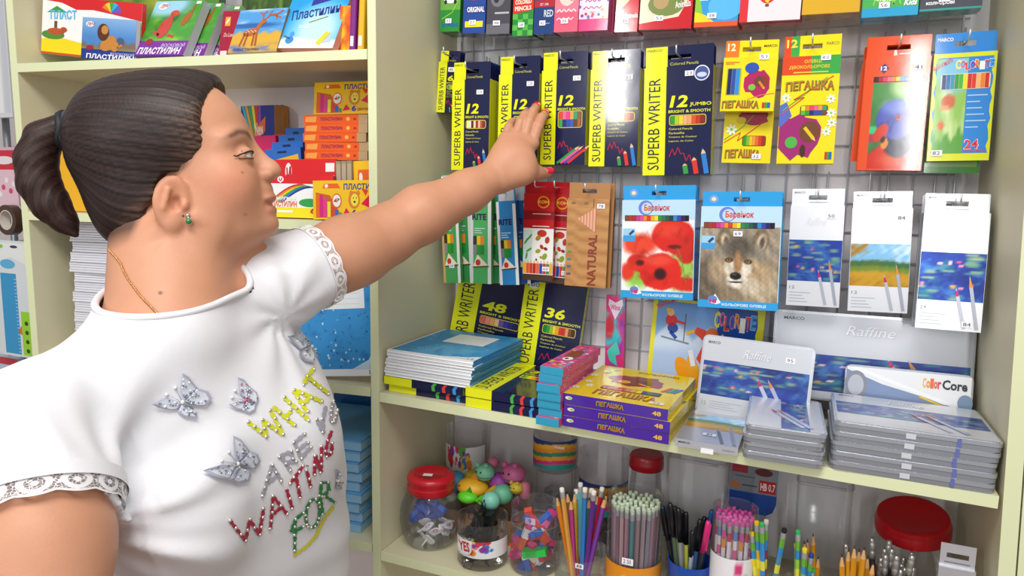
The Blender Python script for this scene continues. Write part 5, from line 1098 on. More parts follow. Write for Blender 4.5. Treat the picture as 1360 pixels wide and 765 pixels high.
TOP = [(590, 616, 42, '#2c7a3a', t1, 'green pencil box with a white car at the row start', '32', .176), (620.5, 650, 44, '#2a3f8a', t2, 'red over blue pencil box in the top row', '37', .174), (652, 683, 45, '#3c3b42', t3, 'dark grey pencil box in the top row', '48', .172), (687, 714, 47.5, '#276f36', t4, 'green checked pencil box with a red banner', '28', .172), (715.5, 742, 45, '#1f3566', t5, 'navy pencil box with a red band in the top row', '42', .172), (743, 774.5, 42.5, '#d8607c', t6, 'pink pencil box with white script lettering', '36', .172), (776, 814.5, 41, '#c8487c', t7, 'pink flowery pencil box in the top row', None, .170), (823.5, 853.5, 42.5, '#a81c26', t9, 'narrow red cornered beige pencil box in the top row', '35', .170), (856, 926, 39.5, '#a81c26', t10, 'wide red cornered pencil box with window in the top row', '51', .168), (930, 988, 36, '#c8502a', t11, 'blue pencil box with green and yellow swirl', '38', .166), (990.5, 1072, 29, '#b8303a', t12, 'pale pencil box with hot air balloons', None, .164), (1075, 1152, 19, '#b8882a', t13, 'mustard bottomed pencil box in the top row', None, .164), (1155, 1230, 23, '#2690c0', t14, 'teal edged pencil box with green zigzag print', '56', .160), (1233, 1316, 14.5, '#3a9a94', t15, 'dark grey colouring pencil box nearest the right panel', '75', .158)]
for i, (x0, x1, yb, bc, fn, lab, pr, dep) in enumerate(TOP):
    hang('pencil_box', lab, (x0+3*(x0 > 800), yb-158), (x1+3*(x0 > 800)+.5, yb-158), (x0, yb), dep, .012, bc, simple(fn), n=2 if i % 3 else 3, what='top row '+lab.split(' in the')[0].split(' with ')[0].split(' nearest')[0].split(' at the')[0].replace(' pencil box', ' box'), sticker=(.30 if i != 14 else .6, .07, pr) if pr else None, dxb=.0006)
# ================================================================ goods lying and standing on the middle shelf
def lay(FL, FR, BK, w=None, d=None, z=0.0, onx=None):
    """corner point, heading, width and depth of a flat thing from three surveyed corners at height z above the shelf"""
    P = atZ(*FL, z+zs(.4)); Q_ = atZ(*FR, z+zs(.4)); K = atZ(*BK, z+zs(.4)); rz = math.atan2(Q_[1]-P[1], Q_[0]-P[0]); return P, rz, w or np.linalg.norm((Q_-P)[:2]), d or np.linalg.norm((K-P)[:2])
SROT = lambda rz: (0, SH_T, rz)
def shelfpt(x, y, lift=0.0): return (x, y, Z0+zs(x)+lift+.0004)
# ---- blue exercise books on two flat pencil boxes, far left
def flat_superb(name, label, x, y, w, d, h, lift, rz, n, group=None, spine=True):
    r = empty(name, label, 'pencil box', shelfpt(x, y, lift), SROT(rz), group)
    b = B(); b.box(0, w, 0, d, 0, h, NAVY); b.build('carton', GLOSS(), r)
    b = B(); b.plane((0, 0, 0)); s = w*.36; b.rect(0, 0, s, h, YEL, 1)
    for i, c in enumerate(('#4fb04a', '#e0403a', '#3f9ae0')): b.poly([(w*(.62+.13*i), 0), (w*(.66+.13*i), 0), (w*(.65+.13*i), h*.6), (w*(.68+.13*i), h), (w*(.64+.13*i), h), (w*(.61+.13*i), h*.6)], c, 2)
    b.plane((0, 0, h), (1, 0, 0), (0, 1, 0), (0, 0, 1)); b.rect(0, 0, s, d, YEL, 1); b.text('SUPERB WRITER', s*.25, d*.04, s*.75, d*.85, '#23263a', 3, 0, up=True)
    x0 = s+(w-s)*.06; pw = w-s; b.text(n, x0+pw*.05, d*.70, x0+pw*.45, d*.80, YEL, 3, 2, shear=.2); b.text('BRIGHT & SMOOTH', x0, d*.645, x0+pw*.85, d*.67, YEL, 3, 1); rbox(b, x0, d*.50, x0+pw*.85, d*.61, .005, '#e7d24a', 3); bars(b, x0+.003, d*.51, x0+pw*.85-.003, d*.60, RB12, 4)
    b.plane((w, 0, 0), (0, 1, 0), (0, 0, 1), (1, 0, 0)); b.rect(0, 0, d, h, '#c9cc20', 1); b.build('printed_front', GLOSS(), r); return r
p0 = atZ(505, 515, zs(0)); p1 = atZ(617, 537, zs(.1)); 
flat_superb('pencil_box', 'lowest flat navy and yellow box under the exercise books', .010, .016, .150, .20, .0135, 0, 0, '48')
flat_superb('pencil_box', 'upper flat navy and yellow box under the exercise books', .004, .010, .152, .20, .0135, .0139, 0, '48')
a0 = atZ(618.5, 540, zs(.2)); a1 = atZ(709.7, 555, zs(.25))
flat_superb('pencil_box', 'lower flat navy box beside the blue pen boxes', a0[0], a0[1], .128, .19, .0150, 0, -.01, '36')
flat_superb('pencil_box', 'upper flat navy box reflecting the standing 36 box', a0[0]-.001, a0[1]+.001, .130, .19, .0150, .0166, -.010, '36')
def notebook(label, P, rz, lift, tilt=0, w=.165, d=.205, h=.0042, group=None, art=True):
    r = empty('exercise_book', label, 'notebook', (P[0], P[1], P[2]+lift), (0, SH_T, rz), group)
    b = B(); n = 8
    for i in range(n): x0, x1 = w*i/n, w*(i+1)/n; b.box(x0, x1, .0008, d-.0008, .0005, h-.0005, '#eef0f4')
    b.build('pages', MATTE(), r); b = B(); b.box(0, w, 0, d, 0, .0005, '#f2f4f6'); b.box(0, w, 0, d, h-.0005, h, '#f2f4f6'); b.box(w, w+.0005, 0, d, 0, h, '#2f86c0')
    b.plane((0, 0, h), (1, 0, 0), (0, 1, 0), (0, 0, 1)); R_ = random.Random(3)
    b.raster(w*.02, d*.035, w, d, 24, 24, lambda X, Z: mixc(mixc(base(X, '#2f8fc9'), hexa('#7fc0e6'), noise2(X, Z, .8, 2)+.1), hexa('#1f6fb0'), noise2(X, Z, 6, 8)-.2), 1)
    for k in range(90): u, v, s = R_.random(), R_.random(), R_.uniform(.0008, .0022); b.ell(w*(.03+.95*u), d*(.05+.93*v), s, s*1.2, R_.choice(['#1f66a8', '#8fcaf0', '#2b7cbc']), 2+k*.01, 7)
    b.rect(w*.30, d*.50, w*.80, d*.86, '#e9eff4', 4); [b.rect(w*.34, d*(.54+.06*i), w*.76, d*(.542+.06*i), '#b9c6d2', 5) for i in range(5)]
    b.poly([(w*.62, d*.035), (w, d*.035), (w, d*.16), (w*.86, d*.09)], '#d9eaf6', 3); b.text('12', w*.90, d*.045, w*.97, d*.075, '#2b2d33', 4, 0)
    b.build('cover', SATIN(), r); return r
nbz = Z0+zs(.05)+.0300
nb = np.array([-.002+.010, .012])
nP = atZ(503.7, 462, .0284+.032+zs(0)); nQ = atZ(611, 483, .0284+.032+zs(.1)); nrz = math.atan2(nQ[1]-nP[1], nQ[0]-nP[0])
for k in range(9):
    first = k == 8
    notebook('blue water drop exercise book lying open to view on top of its pile' if first else '%s exercise book from the bottom of the pile on navy boxes' % ORD[k], (.006+rng.normal(0, .0015)+.0005*k, .010+rng.normal(0, .0012), nbz), -.005+rng.normal(0, .008), k*.0051, group='blue exercise books on the shelf')
# ---- standing navy boxes leaning on the grid
def stand(name, label, TL, TR, BL, Y, tilt, t, art, body, cat='pencil box', mat=None, side=None, drop=None):
    A_, w, h, an = frame3(TL, TR, BL, Y, tilt); R = Euler((-tilt, -an, 0)).to_matrix(); 
    ztop = A_[2]; x = A_[0]+.0; h = (ztop-(Z0+zs(x)+.0015))/math.cos(tilt)/math.cos(an) if drop is None else drop
    P = Vector(A_)-R@Vector((0, 0, h)); lift = max(Z0+zs((P+R@Vector((a_, c_, 0))).x)+.0008-(P+R@Vector((a_, c_, 0))).z for a_ in (0, w) for c_ in (0, t))
    P.x += max(0, .002-min((P+R@Vector((a_, 0, c_))).x for a_ in (0,) for c_ in (0, h)))
    r = empty(name, label, cat, P+Vector((0, 0, max(lift, 0))), (-tilt, -an, 0)); b = B(); b.box(0, w, 0, t, 0, h, body, side=side); b.build('carton', mat or GLOSS(), r); b = B(); art(b, w, h, h, t); b.build('printed_front', mat or GLOSS(), r); r['w'] = w; return r, w, h
stand('pencil_box', 'standing navy 48 pencil box leaning behind the exercise books', (601, 373), (697, 375.5), (588.8, 429), .252, .10, .014, lambda b, w, hb, h, t: art_superb(b, w, hb, h, t, n='48', tab=False, win=['#e8606a', '#f08a7a', '#f0a85a', '#f2c49a', '#6a5aa8', '#3a3f9a', '#23307c', '#1c2150']), NAVY, side='#c9cc20')
r36, w36, h36 = stand('pencil_box', 'standing navy 36 pencil box with an oval price sticker', (698.5, 376), (781, 382), (684, 477), .236, .12, .014, lambda b, w, hb, h, t: art_superb(b, w, hb, h, t, n='36', tab=False, win=['#1f7a34', '#2f9a34', '#8abf2e', '#f0d21f', '#f0a02a', '#d8342a', '#c8302c', '#e8906a', '#7a4a2c', '#4a2c1c']), NAVY, side='#c9cc20')
b = B(); b.plane((0, -.0012, 0)); b.ell(w36*.15, h36*.945, .0105, .0075, '#f4f2f6', 1, 20); b.text('100', w36*.06, h36*.925, w36*.24, h36*.965, '#2a2a3a', 2, 0); b.build('price_sticker', SATIN(), r36)
# ---- narrow turquoise pen boxes, two piles
def penbox(label, x, y, lift, rz, L=.170, w=.037, h=.0125):
    r = empty('pen_box', label, 'pen box', shelfpt(x, y, lift), SROT(rz), 'turquoise pen boxes on the shelf'); b = B(); b.box(0, w, 0, L, 0, h, '#35a8c8'); b.box(w*.04, w*.96, -.0006, 0, h*.12, h*.9, '#2f9cc0'); b.build('carton', SATIN(), r)
    b = B(); R_ = random.Random(11)
    for o, ux, uz, n_, W_, H_ in (((0, 0, h), (1, 0, 0), (0, 1, 0), (0, 0, 1), w, L), ((w, 0, 0), (0, 1, 0), (0, 0, 1), (1, 0, 0), L, h)):
        b.plane(o, ux, uz, n_); b.rect(0, 0, W_, H_, '#d8508a', 1)
        for k in range(60 if W_ < H_ else 30): b.ell(W_*(.06+.88*R_.random()), H_*(.04+.92*R_.random()), min(W_, H_)*.10, min(W_, H_)*.09, R_.choice(['#3a6ac0', '#e8b84a', '#e86a9a', '#5ab4d8', '#b03a6a', '#f0e0e6', '#7a3a9a']), 2+k*.02, 8)
    b.plane((0, 0, h), (1, 0, 0), (0, 1, 0), (0, 0, 1)); b.ell(w*.5, L*.55, w*.30, L*.2, '#8a4a2c', 5); b.ell(w*.55, L*.36, w*.22, L*.07, '#f2f0f2', 6); b.ell(w*.5, L*.36, w*.08, L*.03, '#22242c', 7); b.build('printed_front', SATIN(), r); return r
c0 = atZ(711.5, 563, zs(.27))
for k in range(5): penbox('%s turquoise pen box from the shelf in the narrow pile' % ORD[k], c0[0]+.001*(k % 2), c0[1]+.0025*((k*3) % 4), k*.0129, -.03+.015*((k*2) % 3))
for k in range(2): penbox(('lower' if k == 0 else 'topmost')+' turquoise pen box with pink cartoon pattern on the narrow pile', c0[0]+.001+.002*k, c0[1]+.006, (5+k)*.0129+.0002, -.035-.01*k)
# ---- three purple and yellow big boxes
q0 = atZ(745, 565, zs(.32)); q1 = atZ(885, 590.5, zs(.48)); q2 = atZ(914, 529, zs(.46)); qrz = math.atan2(q1[1]-q0[1], q1[0]-q0[0]); qw = np.linalg.norm((q1-q0)[:2])
def bigbox(label, lift, dx, rz, top):
    w, d, h = qw, .196, .0165; r = empty('pencil_box', label, 'pencil box', shelfpt(q0[0]+dx, q0[1], lift), SROT(rz), 'purple and yellow boxes'); b = B(); b.box(0, w, 0, d, 0, h, '#e3c81e', front='#4d2c9c', side='#d8bc1c'); b.build('carton', GLOSS(), r); b = B(); b.plane()
    logo(b, 'ПЕГАШКА', w*.34, h*.28, w*.60, h*.74, 3, '#52b34a', '#e86a2c'); b.text('48', w*.86, h*.28, w*.94, h*.68, '#e8b83a', 3, 2); b.ell(w*.07, h*.6, w*.035, h*.16, '#f0e8d8', 3); b.ell(w*.08, h*.6, w*.02, h*.09, '#8cc63f', 4)
    b.plane((0, 0, h), (1, 0, 0), (0, 1, 0), (0, 0, 1)); splash(b, w*.52, d*.62, w*.30, '#96202c', 4, 2, .75); b.ell(w*.52, d*.60, w*.16, d*.12, '#7a2a1c', 3); b.ell(w*.40, d*.55, w*.07, d*.05, '#e0a02a', 4); b.ell(w*.60, d*.58, w*.06, d*.06, '#3a2a24', 4); pencil_print(b, w*.55, d*.55, w*.16, -.5, '#e8832b', .006, 5)
    for x, z in ((.05, .2), (.09, .42), (.06, .62), (.14, .78), (.2, .9), (.15, .3)): daisy(b, w*x, d*z, w*.045)
    rbox(b, w*.26, d*.27, w*.84, d*.37, .003, '#4a1c14', 4); bars(b, w*.27, d*.28, w*.83, d*.36, ['#8a2a1c', '#a8281c', '#c8302c', '#d84a3a', '#e07a8a', '#e8a03a', '#e8c83a', '#2b3fa0', '#23307c', '#1c1c40'], 5); logo(b, 'ПЕГАШКА', w*.25, d*.10, w*.84, d*.23, 5, '#5a9a3c', '#e8702c'); b.text('КОЛЬОРОВІ', w*.44, d*.88, w*.86, d*.93, '#8a6a1c', 3, 1)
    for i, c in enumerate(('#d3302a', '#2f9d4a', '#2b62c0')): b.poly([(w*(.80+.05*i), d*.42), (w*(.84+.05*i), d*.42), (w*(.90+.05*i), d*.56), (w*(.86+.05*i), d*.56)], c, 5)
    b.build('printed_front', GLOSS(), r); 
    if top: s = B(); s.plane((w*.80, d*.06, h+.001), (1, 0, 0), (0, 1, 0), (0, 0, 1)); s.rect(0, 0, .022, .011, '#e9e0d4', 1); s.text('76', .006, .003, .016, .0085, '#2a2a3a', 2, 0); s.build('price_sticker', SATIN(), r)
for k in range(3): bigbox(('lowest', 'middle', 'topmost')[k]+' purple and yellow 48 pencil box of the pile of three', k*.0174, (.003, .004, 0)[k], qrz+(.004, -.006, 0)[k], k == 2)
# ---- upright narrow winged girl box: pink and turquoise
def art_pink(b, w, hb, h, t):
    b.plane(); b.raster(0, 0, w, hb, 14, 50, lambda X, Z: mixc(mixc(mixc(base(X, '#e0357c'), hexa('#3fc0c8'), noise2(X, Z*2.4, 1.2, 6)*1.6), hexa('#8a3fb4'), noise2(X, Z*2, 2, 16)-.2), hexa('#c02a3a'), ellm(X, Z, .2, .66, .25, .12, .5)), 1)
    b.poly([(w*.12, hb*.90), (w*.5, hb*.74), (w*.9, hb*.90), (w*.86, hb*.96), (w*.5, hb*.92), (w*.16, hb*.96)], '#e9d8ea', 3); b.text('Winx', w*.24, hb*.84, w*.76, hb*.90, '#c02a7c', 4, 1)
    b.poly([(w*.1, hb*.40), (w*.6, hb*.52), (w*.8, hb*.38), (w*.55, hb*.36), (w*.65, hb*.25), (w*.25, hb*.30)], '#52c9b8', 3)
stand('pencil_box', 'narrow upright pink and turquoise box behind the purple boxes', (805.5, 391.4), (830.5, 392.3), (804, 489), .225, .05, .012, art_pink, '#c83a8a')
# ---- ski picture box
def art_ski(b, w, hb, h, t):
    b.plane(); b.rect(0, 0, w, hb, '#e3df2a', 1); b.raster(w*.04, hb*.02, w*.60, hb*.97, 34, 34, lambda X, Z: mixc(mixc(mixc(base(X, '#8fb4e4'), hexa('#5f93d8'), (Z-.6)/.4), hexa('#c9daf2'), (.62+.16*np.abs(np.sin(X*5))-Z)/.04), hexa('#aec6ec'), (.52+.05*X-Z)/.1), 2)
    b.poly([(w*.60, hb*.02), (w*.94, hb*.02)]+[(w*(.94+.008*math.sin(i*2)), hb*(.02+.95*i/12)) for i in range(1, 13)]+[(w*.60, hb*.97)], '#2350a8', 2)
    # a skier and a red figure sliding on orange boards
    b.line([(w*.10, hb*.60), (w*.36, hb*.56)], .003, '#7a8a9a', 4); b.ell(w*.20, hb*.70, w*.05, hb*.05, '#2f4fa8', 5); b.line([(w*.18, hb*.66), (w*.24, hb*.60)], .006, '#2f4fa8', 5); b.ell(w*.18, hb*.78, w*.055, hb*.06, '#d8323a', 5); b.ell(w*.17, hb*.86, w*.033, hb*.04, '#e8b88a', 6); b.ell(w*.155, hb*.88, w*.03, hb*.022, '#e0b02a', 7); b.line([(w*.2, hb*.78), (w*.31, hb*.76)], .004, '#d8323a', 6); b.line([(w*.31, hb*.86), (w*.31, hb*.58)], .0015, '#5a5a6a', 5)
    b.ell(w*.44, hb*.26, w*.055, hb*.20, '#e8a02a', 5, 20, .35); b.ell(w*.34, hb*.28, w*.07, hb*.15, '#ee9a22', 4, 20, .5); b.poly([(w*.44, hb*.42), (w*.55, hb*.30), (w*.60, hb*.40), (w*.58, hb*.60), (w*.50, hb*.72), (w*.42, hb*.74), (w*.40, hb*.68), (w*.50, hb*.60)], '#d8402a', 6); b.ell(w*.56, hb*.66, w*.06, hb*.09, '#e06a2a', 7); b.line([(w*.40, hb*.70), (w*.33, hb*.66)], .006, '#e8b02a', 7); b.line([(w*.42, hb*.34), (w*.38, hb*.5)], .008, '#dfe4f0', 6)
    colorite(b, w*.57, hb*.76, w*.93, hb*.90, 8); b.text('BRIGHT & SMOOTH', w*.05, hb*.88, w*.30, hb*.93, '#e04a5a', 7, 1, rot=.5); para(b, w*.68, hb*.66, w*.9, 3, .006, '#9fb8e8', 4); pencil_print(b, w*.62, hb*.60, .02, 1.2, '#8a4a2c', .004, 6)
stand('pencil_box', 'upright pencil box with a ski picture behind the small tin', (869, 397), (1018, 405), (856, 505), .225, .05, .014, art_ski, '#2f62b8', side='#c9d62a')
# ---- silver tins
def tin(name, label, w, d, h, art, loc, rot, group=None, hinge=True, bead=True):
    r = empty(name, label, 'pencil tin', loc, rot, group); b = B(); rr = .009
    b.prism(rrect(w, d, rr, 4), 0, h*.46, '#b4b7be', side='#a9adb5'); b.prism([(x*(1-.004)+w*.002, y*(1-.004)+d*.002) for x, y in rrect(w, d, rr, 4)], h*.46, h*.52, '#7d8189')
    b.prism(rrect(w+.0016, d+.0016, rr, 4, -.0008, -.0008), h*.52, h*.93, '#c2c5cc', side='#bdc1c8'); b.prism(rrect(w-.003, d-.003, rr, 4, .0015, .0015), h*.93, h, '#c2c5cc', top='#cfd2d9')
    b.build('tin_body', METAL(), r); b = B(); b.plane((0, 0, h), (1, 0, 0), (0, 1, 0), (0, 0, 1)); art(b, w, d)
    if hinge: b.plane((0, -.0009, 0)); b.rect(w*.44, h*.2, w*.50, h*.75, '#dfe2e8', 1); b.rect(w*.74, h*.04, w*.765, h*.92, '#6d78c0', 1)
    b.build('printed_lid', finish('printed_tin', .3, metal=.25, coat=.3), r); return r
def art_tin(pic, band, up=False, word='Raffine', no='12', vert=False):
    def f(b, w, d):
        b.rect(.003, .003, w-.003, d-.003, '#c9ccd4', 1)
        if vert: b.raster(w*band[0], .004, w*band[1], d-.004, 22, 40, pic, 2)
        else: b.raster(.004, d*band[0], w-.004, d*band[1], 60, 24, pic, 2)
        b.text('MARCO', w*.05, d*.90, w*.16, d*.935, '#55585f', 3, 1)
        if word: b.text(word, w*.38+.0005, d*.765-.0005, w*.62+.0005, d*.875-.0005, '#8f939c', 3, 0, shear=.3); b.text(word, w*.38, d*.765, w*.62, d*.875, '#e6e8ee', 4, 0, shear=.3)
        if no: b.text(no, w*.05, d*.12, w*.09, d*.17, '#8f939c', 3, 0); para(b, w*.12, d*.17, w*.42, 4, .0035, '#a9adb6', 3, .0008)
        for i, (x, c, tp) in enumerate(((.60, '#b9bdd2', '#c22a6a'), (.70, '#a9aed0', '#d08a3c'))): pencil_print(b, w*(x+.12), d*.10, d*.52, 2.1, c, d*.045, 5+i, tp)
    return f
def setup_tin(P, rz, tilt, w, d, h):                          # stand a tin on its long edge, lid to the viewer
    return Euler((math.pi/2-tilt, 0, rz)).to_matrix()
def stand_tin(label, TL, TR, BL, Y, tilt, h, art, dd):
    A_, w, hh, an = frame3(TL, TR, BL, Y, tilt); w -= 0; d = dd or hh; R = Matrix.Rotation(-an, 3, 'Y')@Matrix.Rotation(math.pi/2-tilt, 3, 'X')
    P = Vector(A_)-R@Vector((0, d, h)); P.z = max(P.z, Z0+zs(P.x)+.001+math.sin(an)*w*(an > 0)*0); return tin('pencil_tin', label, w, d, h, art, P, R.to_euler(), None, False)
stand_tin('largest silver tin standing against the back, top embossed with script', (1030, 411), (1296, 444), (1027, 520), .205, .12, .018, art_tin(lilies(6, 2.2), (.10, .52), no=None), None)
def art_core(b, w, d):
    b.rect(.002, .002, w-.002, d-.002, '#eceef2', 1); b.poly([(w*.01, d*.9), (w*.3, d*.6), (w*.7, d*.35), (w*.99, d*.1), (w*.99, d*.04), (w*.01, d*.04)], '#7f93b8', 2); b.poly([(w*.02, d*.95), (w*.12, d*.96), (w*.85, d*.30), (w*.8, d*.25)], '#f6f7fa', 3); b.ell(w*.09, d*.52, d*.26, d*.36, '#8a8f9c', 4, 20); b.ell(w*.09, d*.52, d*.18, d*.26, '#b9bec9', 5, 20); b.ell(w*.95, d*.34, d*.16, d*.20, '#7a93b0', 4, 16); b.line([(w*.6, d*.4), (w*.9, d*.1)], .003, '#e0c23a', 4)
    for i, ch in enumerate('Color'): b.text(ch, w*(.62+.029*i), d*.62, w*(.647+.029*i), d*(.86 if ch in 'Cl' else .80), ('#f0b84a', '#ee9a3a', '#ea7a3a', '#e8604a', '#e04a4a')[i], 5, 2)
    b.text('Core', w*.77, d*.62, w*.96, d*.86, '#3a3d46', 5, 2)
stand_tin('narrow white tin with grey discs in front of the largest tin', (1124, 484), (1293.5, 499.5), (1121, 521), .165, .10, .012, art_core, .060)
tin_small = stand_tin('small white tin standing with water lily band and price sticker', (935.5, 444), (1084, 459), (926, 526), .150, .16, .010, art_tin(lilies(2, 1.6), (.25, .68)), .125)
price(tin_small, 0, 0, '95', y=0).matrix_local = Matrix.Translation((.125, .098, .0104))@Matrix.Rotation(math.radians(-90), 4, 'X')
g0 = atZ(896.5, 592, zs(.5)); g1 = atZ(979.6, 606, zs(.57)); grz = math.atan2(g1[1]-g0[1], g1[0]-g0[0]); gw = np.linalg.norm((g1-g0)[:2])
r = empty('pencil_box', 'flat silver card box with a meadow picture and white tag', 'pencil box', shelfpt(g0[0], g0[1]), SROT(grz)); b = B(); b.box(0, gw, 0, .150, 0, .0115, '#cfd2da'); b.build('carton', FOIL(), r)
b = B(); b.plane((0, 0, .0115), (1, 0, 0), (0, 1, 0), (0, 0, 1)); b.rect(0, 0, gw, .15, '#a9adb8', 1); b.raster(.001, .062, gw-.001, .128, 30, 20, meadow, 2); pencils_grey(b, gw, .006, .085, 5, (('#6a6d76', '#8a8d96'), ('#8f939c', '#7f8c90'))); b.rect(gw*.38, .030, gw*.60, .041, '#e9eaf0', 5); b.text('89', gw*.44, .032, gw*.54, .039, '#2a2a3a', 6, 0); b.plane(); b.text('MARCO', gw*.05, .0055, gw*.24, .0085, '#33353c', 2, 1); b.text('MARCO', gw*.76, .004, gw*.95, .006, '#6a6d76', 2, 0); b.build('printed_front', FOIL(), r)
b = B(); b.box(gw*.42, gw*.62, -.0012, -.0006, -.0035, .0035, '#f8f8fa'); b.build('price_tag', SATIN(), r)
h0 = atZ(985, 607.5, zs(.58)); h1 = atZ(1094, 624, zs(.66)); hrz = math.atan2(h1[1]-h0[1], h1[0]-h0[0]); hwid = np.linalg.norm((h1-h0)[:2])
for k in range(4): tin('pencil_tin', '%s tin from the shelf in the pile of four small tins' % ORD[k], hwid-.002, .165, .0112, art_tin(lilies(8, .6), (.44, .80), word=None, no=None, vert=True), shelfpt(h0[0]+(.001, .002, 0, .003)[k], h0[1]+(0, .002, .001, .003)[k], k*.0117), SROT(hrz+(0, .008, -.006, .01)[k]), 'small tins in a pile', hinge=False)
i0 = atZ(1101, 622, zs(.67)); i1 = atZ(1327, 658.5, zs(.88)); irz = math.atan2(i1[1]-i0[1], i1[0]-i0[0]); iw = np.linalg.norm((i1-i0)[:2])
for k in range(5): tin('pencil_tin', '%s wide silver tin from the shelf in the pile of five' % ORD[k], iw-.004, .150, .0128, art_tin(lilies(12, 2.6), (.30, .68), word='Raffine', no=None), shelfpt(i0[0]+(0, .001, 0, .002, .003)[k], i0[1]+(.001, 0, .002, 0, .001)[k], k*.0133), SROT(irz+(0, .004, -.003, .003, -.002)[k]), 'wide silver tins in a pile')
# ================================================================ goods on the lower shelf
ZB = Z0+ZL+.0006
def at_low(u, v, y): p = atY(u, v, y); return p[0], p[2]-ZB
CP = CLEAR(haze=.045, gl=.10); CH = CLEAR(key='hazy_plastic', haze=.10)
RED = '#c21d2b'
def lbl_ring(b, r, z0, z1, a0, a1, fn, n=26, m=10):
    """a printed label round a jar: fn(A, Z) -> rgb"""
    A_, Zz = np.meshgrid(np.linspace(0, 1, n+1), np.linspace(0, 1, m+1)); c = np.clip(fn(A_, Zz), 0, 1); c = np.where(c <= .04045, c/12.92, ((c+.055)/1.055)**2.4).reshape(-1, 3); base_ = len(b.v)
    for i, (a, z) in enumerate(zip(A_.ravel(), Zz.ravel())): t = a0+(a1-a0)*a; b.v.append((r*math.cos(t), r*math.sin(t), z0+(z1-z0)*z)); b.vc[base_+i] = c[i]
    for j in range(m):
        for i in range(n): b.f.append([base_+j*(n+1)+i, base_+j*(n+1)+i+1, base_+(j+1)*(n+1)+i+1, base_+(j+1)*(n+1)+i]); b.c.append(None)
    return b
def dots(seed, bg='#eef0f0', dens_=14):
    R_ = random.Random(seed); L = [(R_.uniform(.3, .7), R_.uniform(.3, 1), R_.uniform(.02, .055), R_.choice(['#d8342a', '#e88a2a', '#5ab43c', '#3a7ad0', '#8a3fa0', '#f0c62a', '#d83a7c'])) for _ in range(dens_)]
    def fn(X, Z):
        c = base(X, bg)
        for x, z, r, h in L: c = mixc(c, hexa(h), ellm(X, Z, x, z, r, r*4.2, .15))
        return c
    return fn
def stripes(X, Z):
    cs = ['#2a9a94', '#d83a7c', '#e8a42a', '#2f8a6a', '#e8902a', '#e8b02a', '#243a80']; k = np.clip((Z+.05*np.sin(X*7))*7, 0, 6.99).astype(int); return np.array([hexa(h) for h in cs])[k]
def jar(name, label, u, v, y, r, vt, prof=None, cap=None, mat=None, cat='jar', group=None, wall='#ffffff'):
    """clear jar, radius r, standing on the lower shelf; vt: picture height of its rim"""
    x, _ = at_low(u, v, y); x = max(x, r+.004); H = at_low(u, vt, y)[1]; o = empty(name, label, cat, (x, y, ZB), (0, 0, 0), group); b = B(); pr = prof(H) if prof else [(r*.9, 0), (r, .006), (r, H-.003), (r*1.015, H)]
    b.lathe(pr, 32, wall, cap0=True); b.build('jar_body', mat or CP, o, True); return o, x, H
# ---- red-lidded round jar with sharpeners and white tags
rj = lambda H: [(.036, 0), (.044, .003), (.053, .02), (.0565, .045), (.055, .068), (.046, .088), (.040, .095), (.040, .102)]
o, xj, H = jar('lidded_jar', 'round clear jar with red lid holding blue sharpeners and white tags', 562, 690, .074, .056, 617, rj)
b = B(); b.lathe([(.0405, .096), (.0425, .098), (.0425, .1085), (.041, .1095), (.041, .1155), (.043, .118), (.043, .123), (.040, .128), (.032, .1295), (.030, .1275)], 36, RED, cap0=True, cap1=True); smooth_by_angle(b.build('lid', PLAST(), o), 50)
b = B(); b.plane((-.006, -.02, .1292), (.96, .28, 0), (-.28, .96, 0), (0, 0, 1)); b.rect(0, 0, .017, .011, '#f1eef2', 2); b.build('price_sticker', SATIN(), o)
def item(name, label, cat, mesh, mat_, loc, rot, group): q = link(name, mesh, None, loc, rot); return tag(q, label, cat, group)
b = B(); b.box(-.008, .008, -.006, .006, -.0125, .0125, '#1f3f9a'); b.box(-.006, .006, -.0065, .0065, -.004, .008, '#3a62c0'); b.lathe([(.004, .0125), (.004, .0135)], 10, '#16266a', cap1=True); m_sh = b.mesh('pencil_sharpener', PLAST())
b = B(); b.prism(rrect(.022, .016, .005, 3, -.011, -.008), -.0014, .0014, '#eef0f4'); b.plane((0, 0, .0015), (1, 0, 0), (0, 1, 0), (0, 0, 1)); b.ell(0, 0, .006, .004, '#d87aa0', 1, 10); b.ell(.001, .001, .003, .002, '#eef0f4', 2, 8); m_tag = b.mesh('eraser_tag', SATIN())
R_ = random.Random(5)
for k in range(10):
    a = R_.uniform(2.2, 5.9); rr_ = R_.uniform(.018, .036); zz = .030+.0125*(k//4)+.012; item('pencil_sharpener', 'blue plastic sharpener inside the round jar with red lid', 'sharpener', m_sh, 0, (xj+rr_*math.cos(a)-.006, .074+rr_*math.sin(a), ZB+zz+.016), (R_.uniform(0, 3), R_.uniform(0, 3), R_.uniform(0, 3)), 'blue sharpeners in the red lid jar')
for k in range(22):
    a = R_.uniform(0, 6.28); rr_ = .034*math.sqrt(R_.random()); item('eraser_tag', 'small white tag eraser inside the round jar with red lid', 'eraser', m_tag, 0, (xj+rr_*math.cos(a)+.004, .074+rr_*math.sin(a), ZB+.007+.0018*k), (R_.uniform(-.9, .9), R_.uniform(-.9, .9), R_.uniform(0, 6)), 'white tags in the red lid jar')
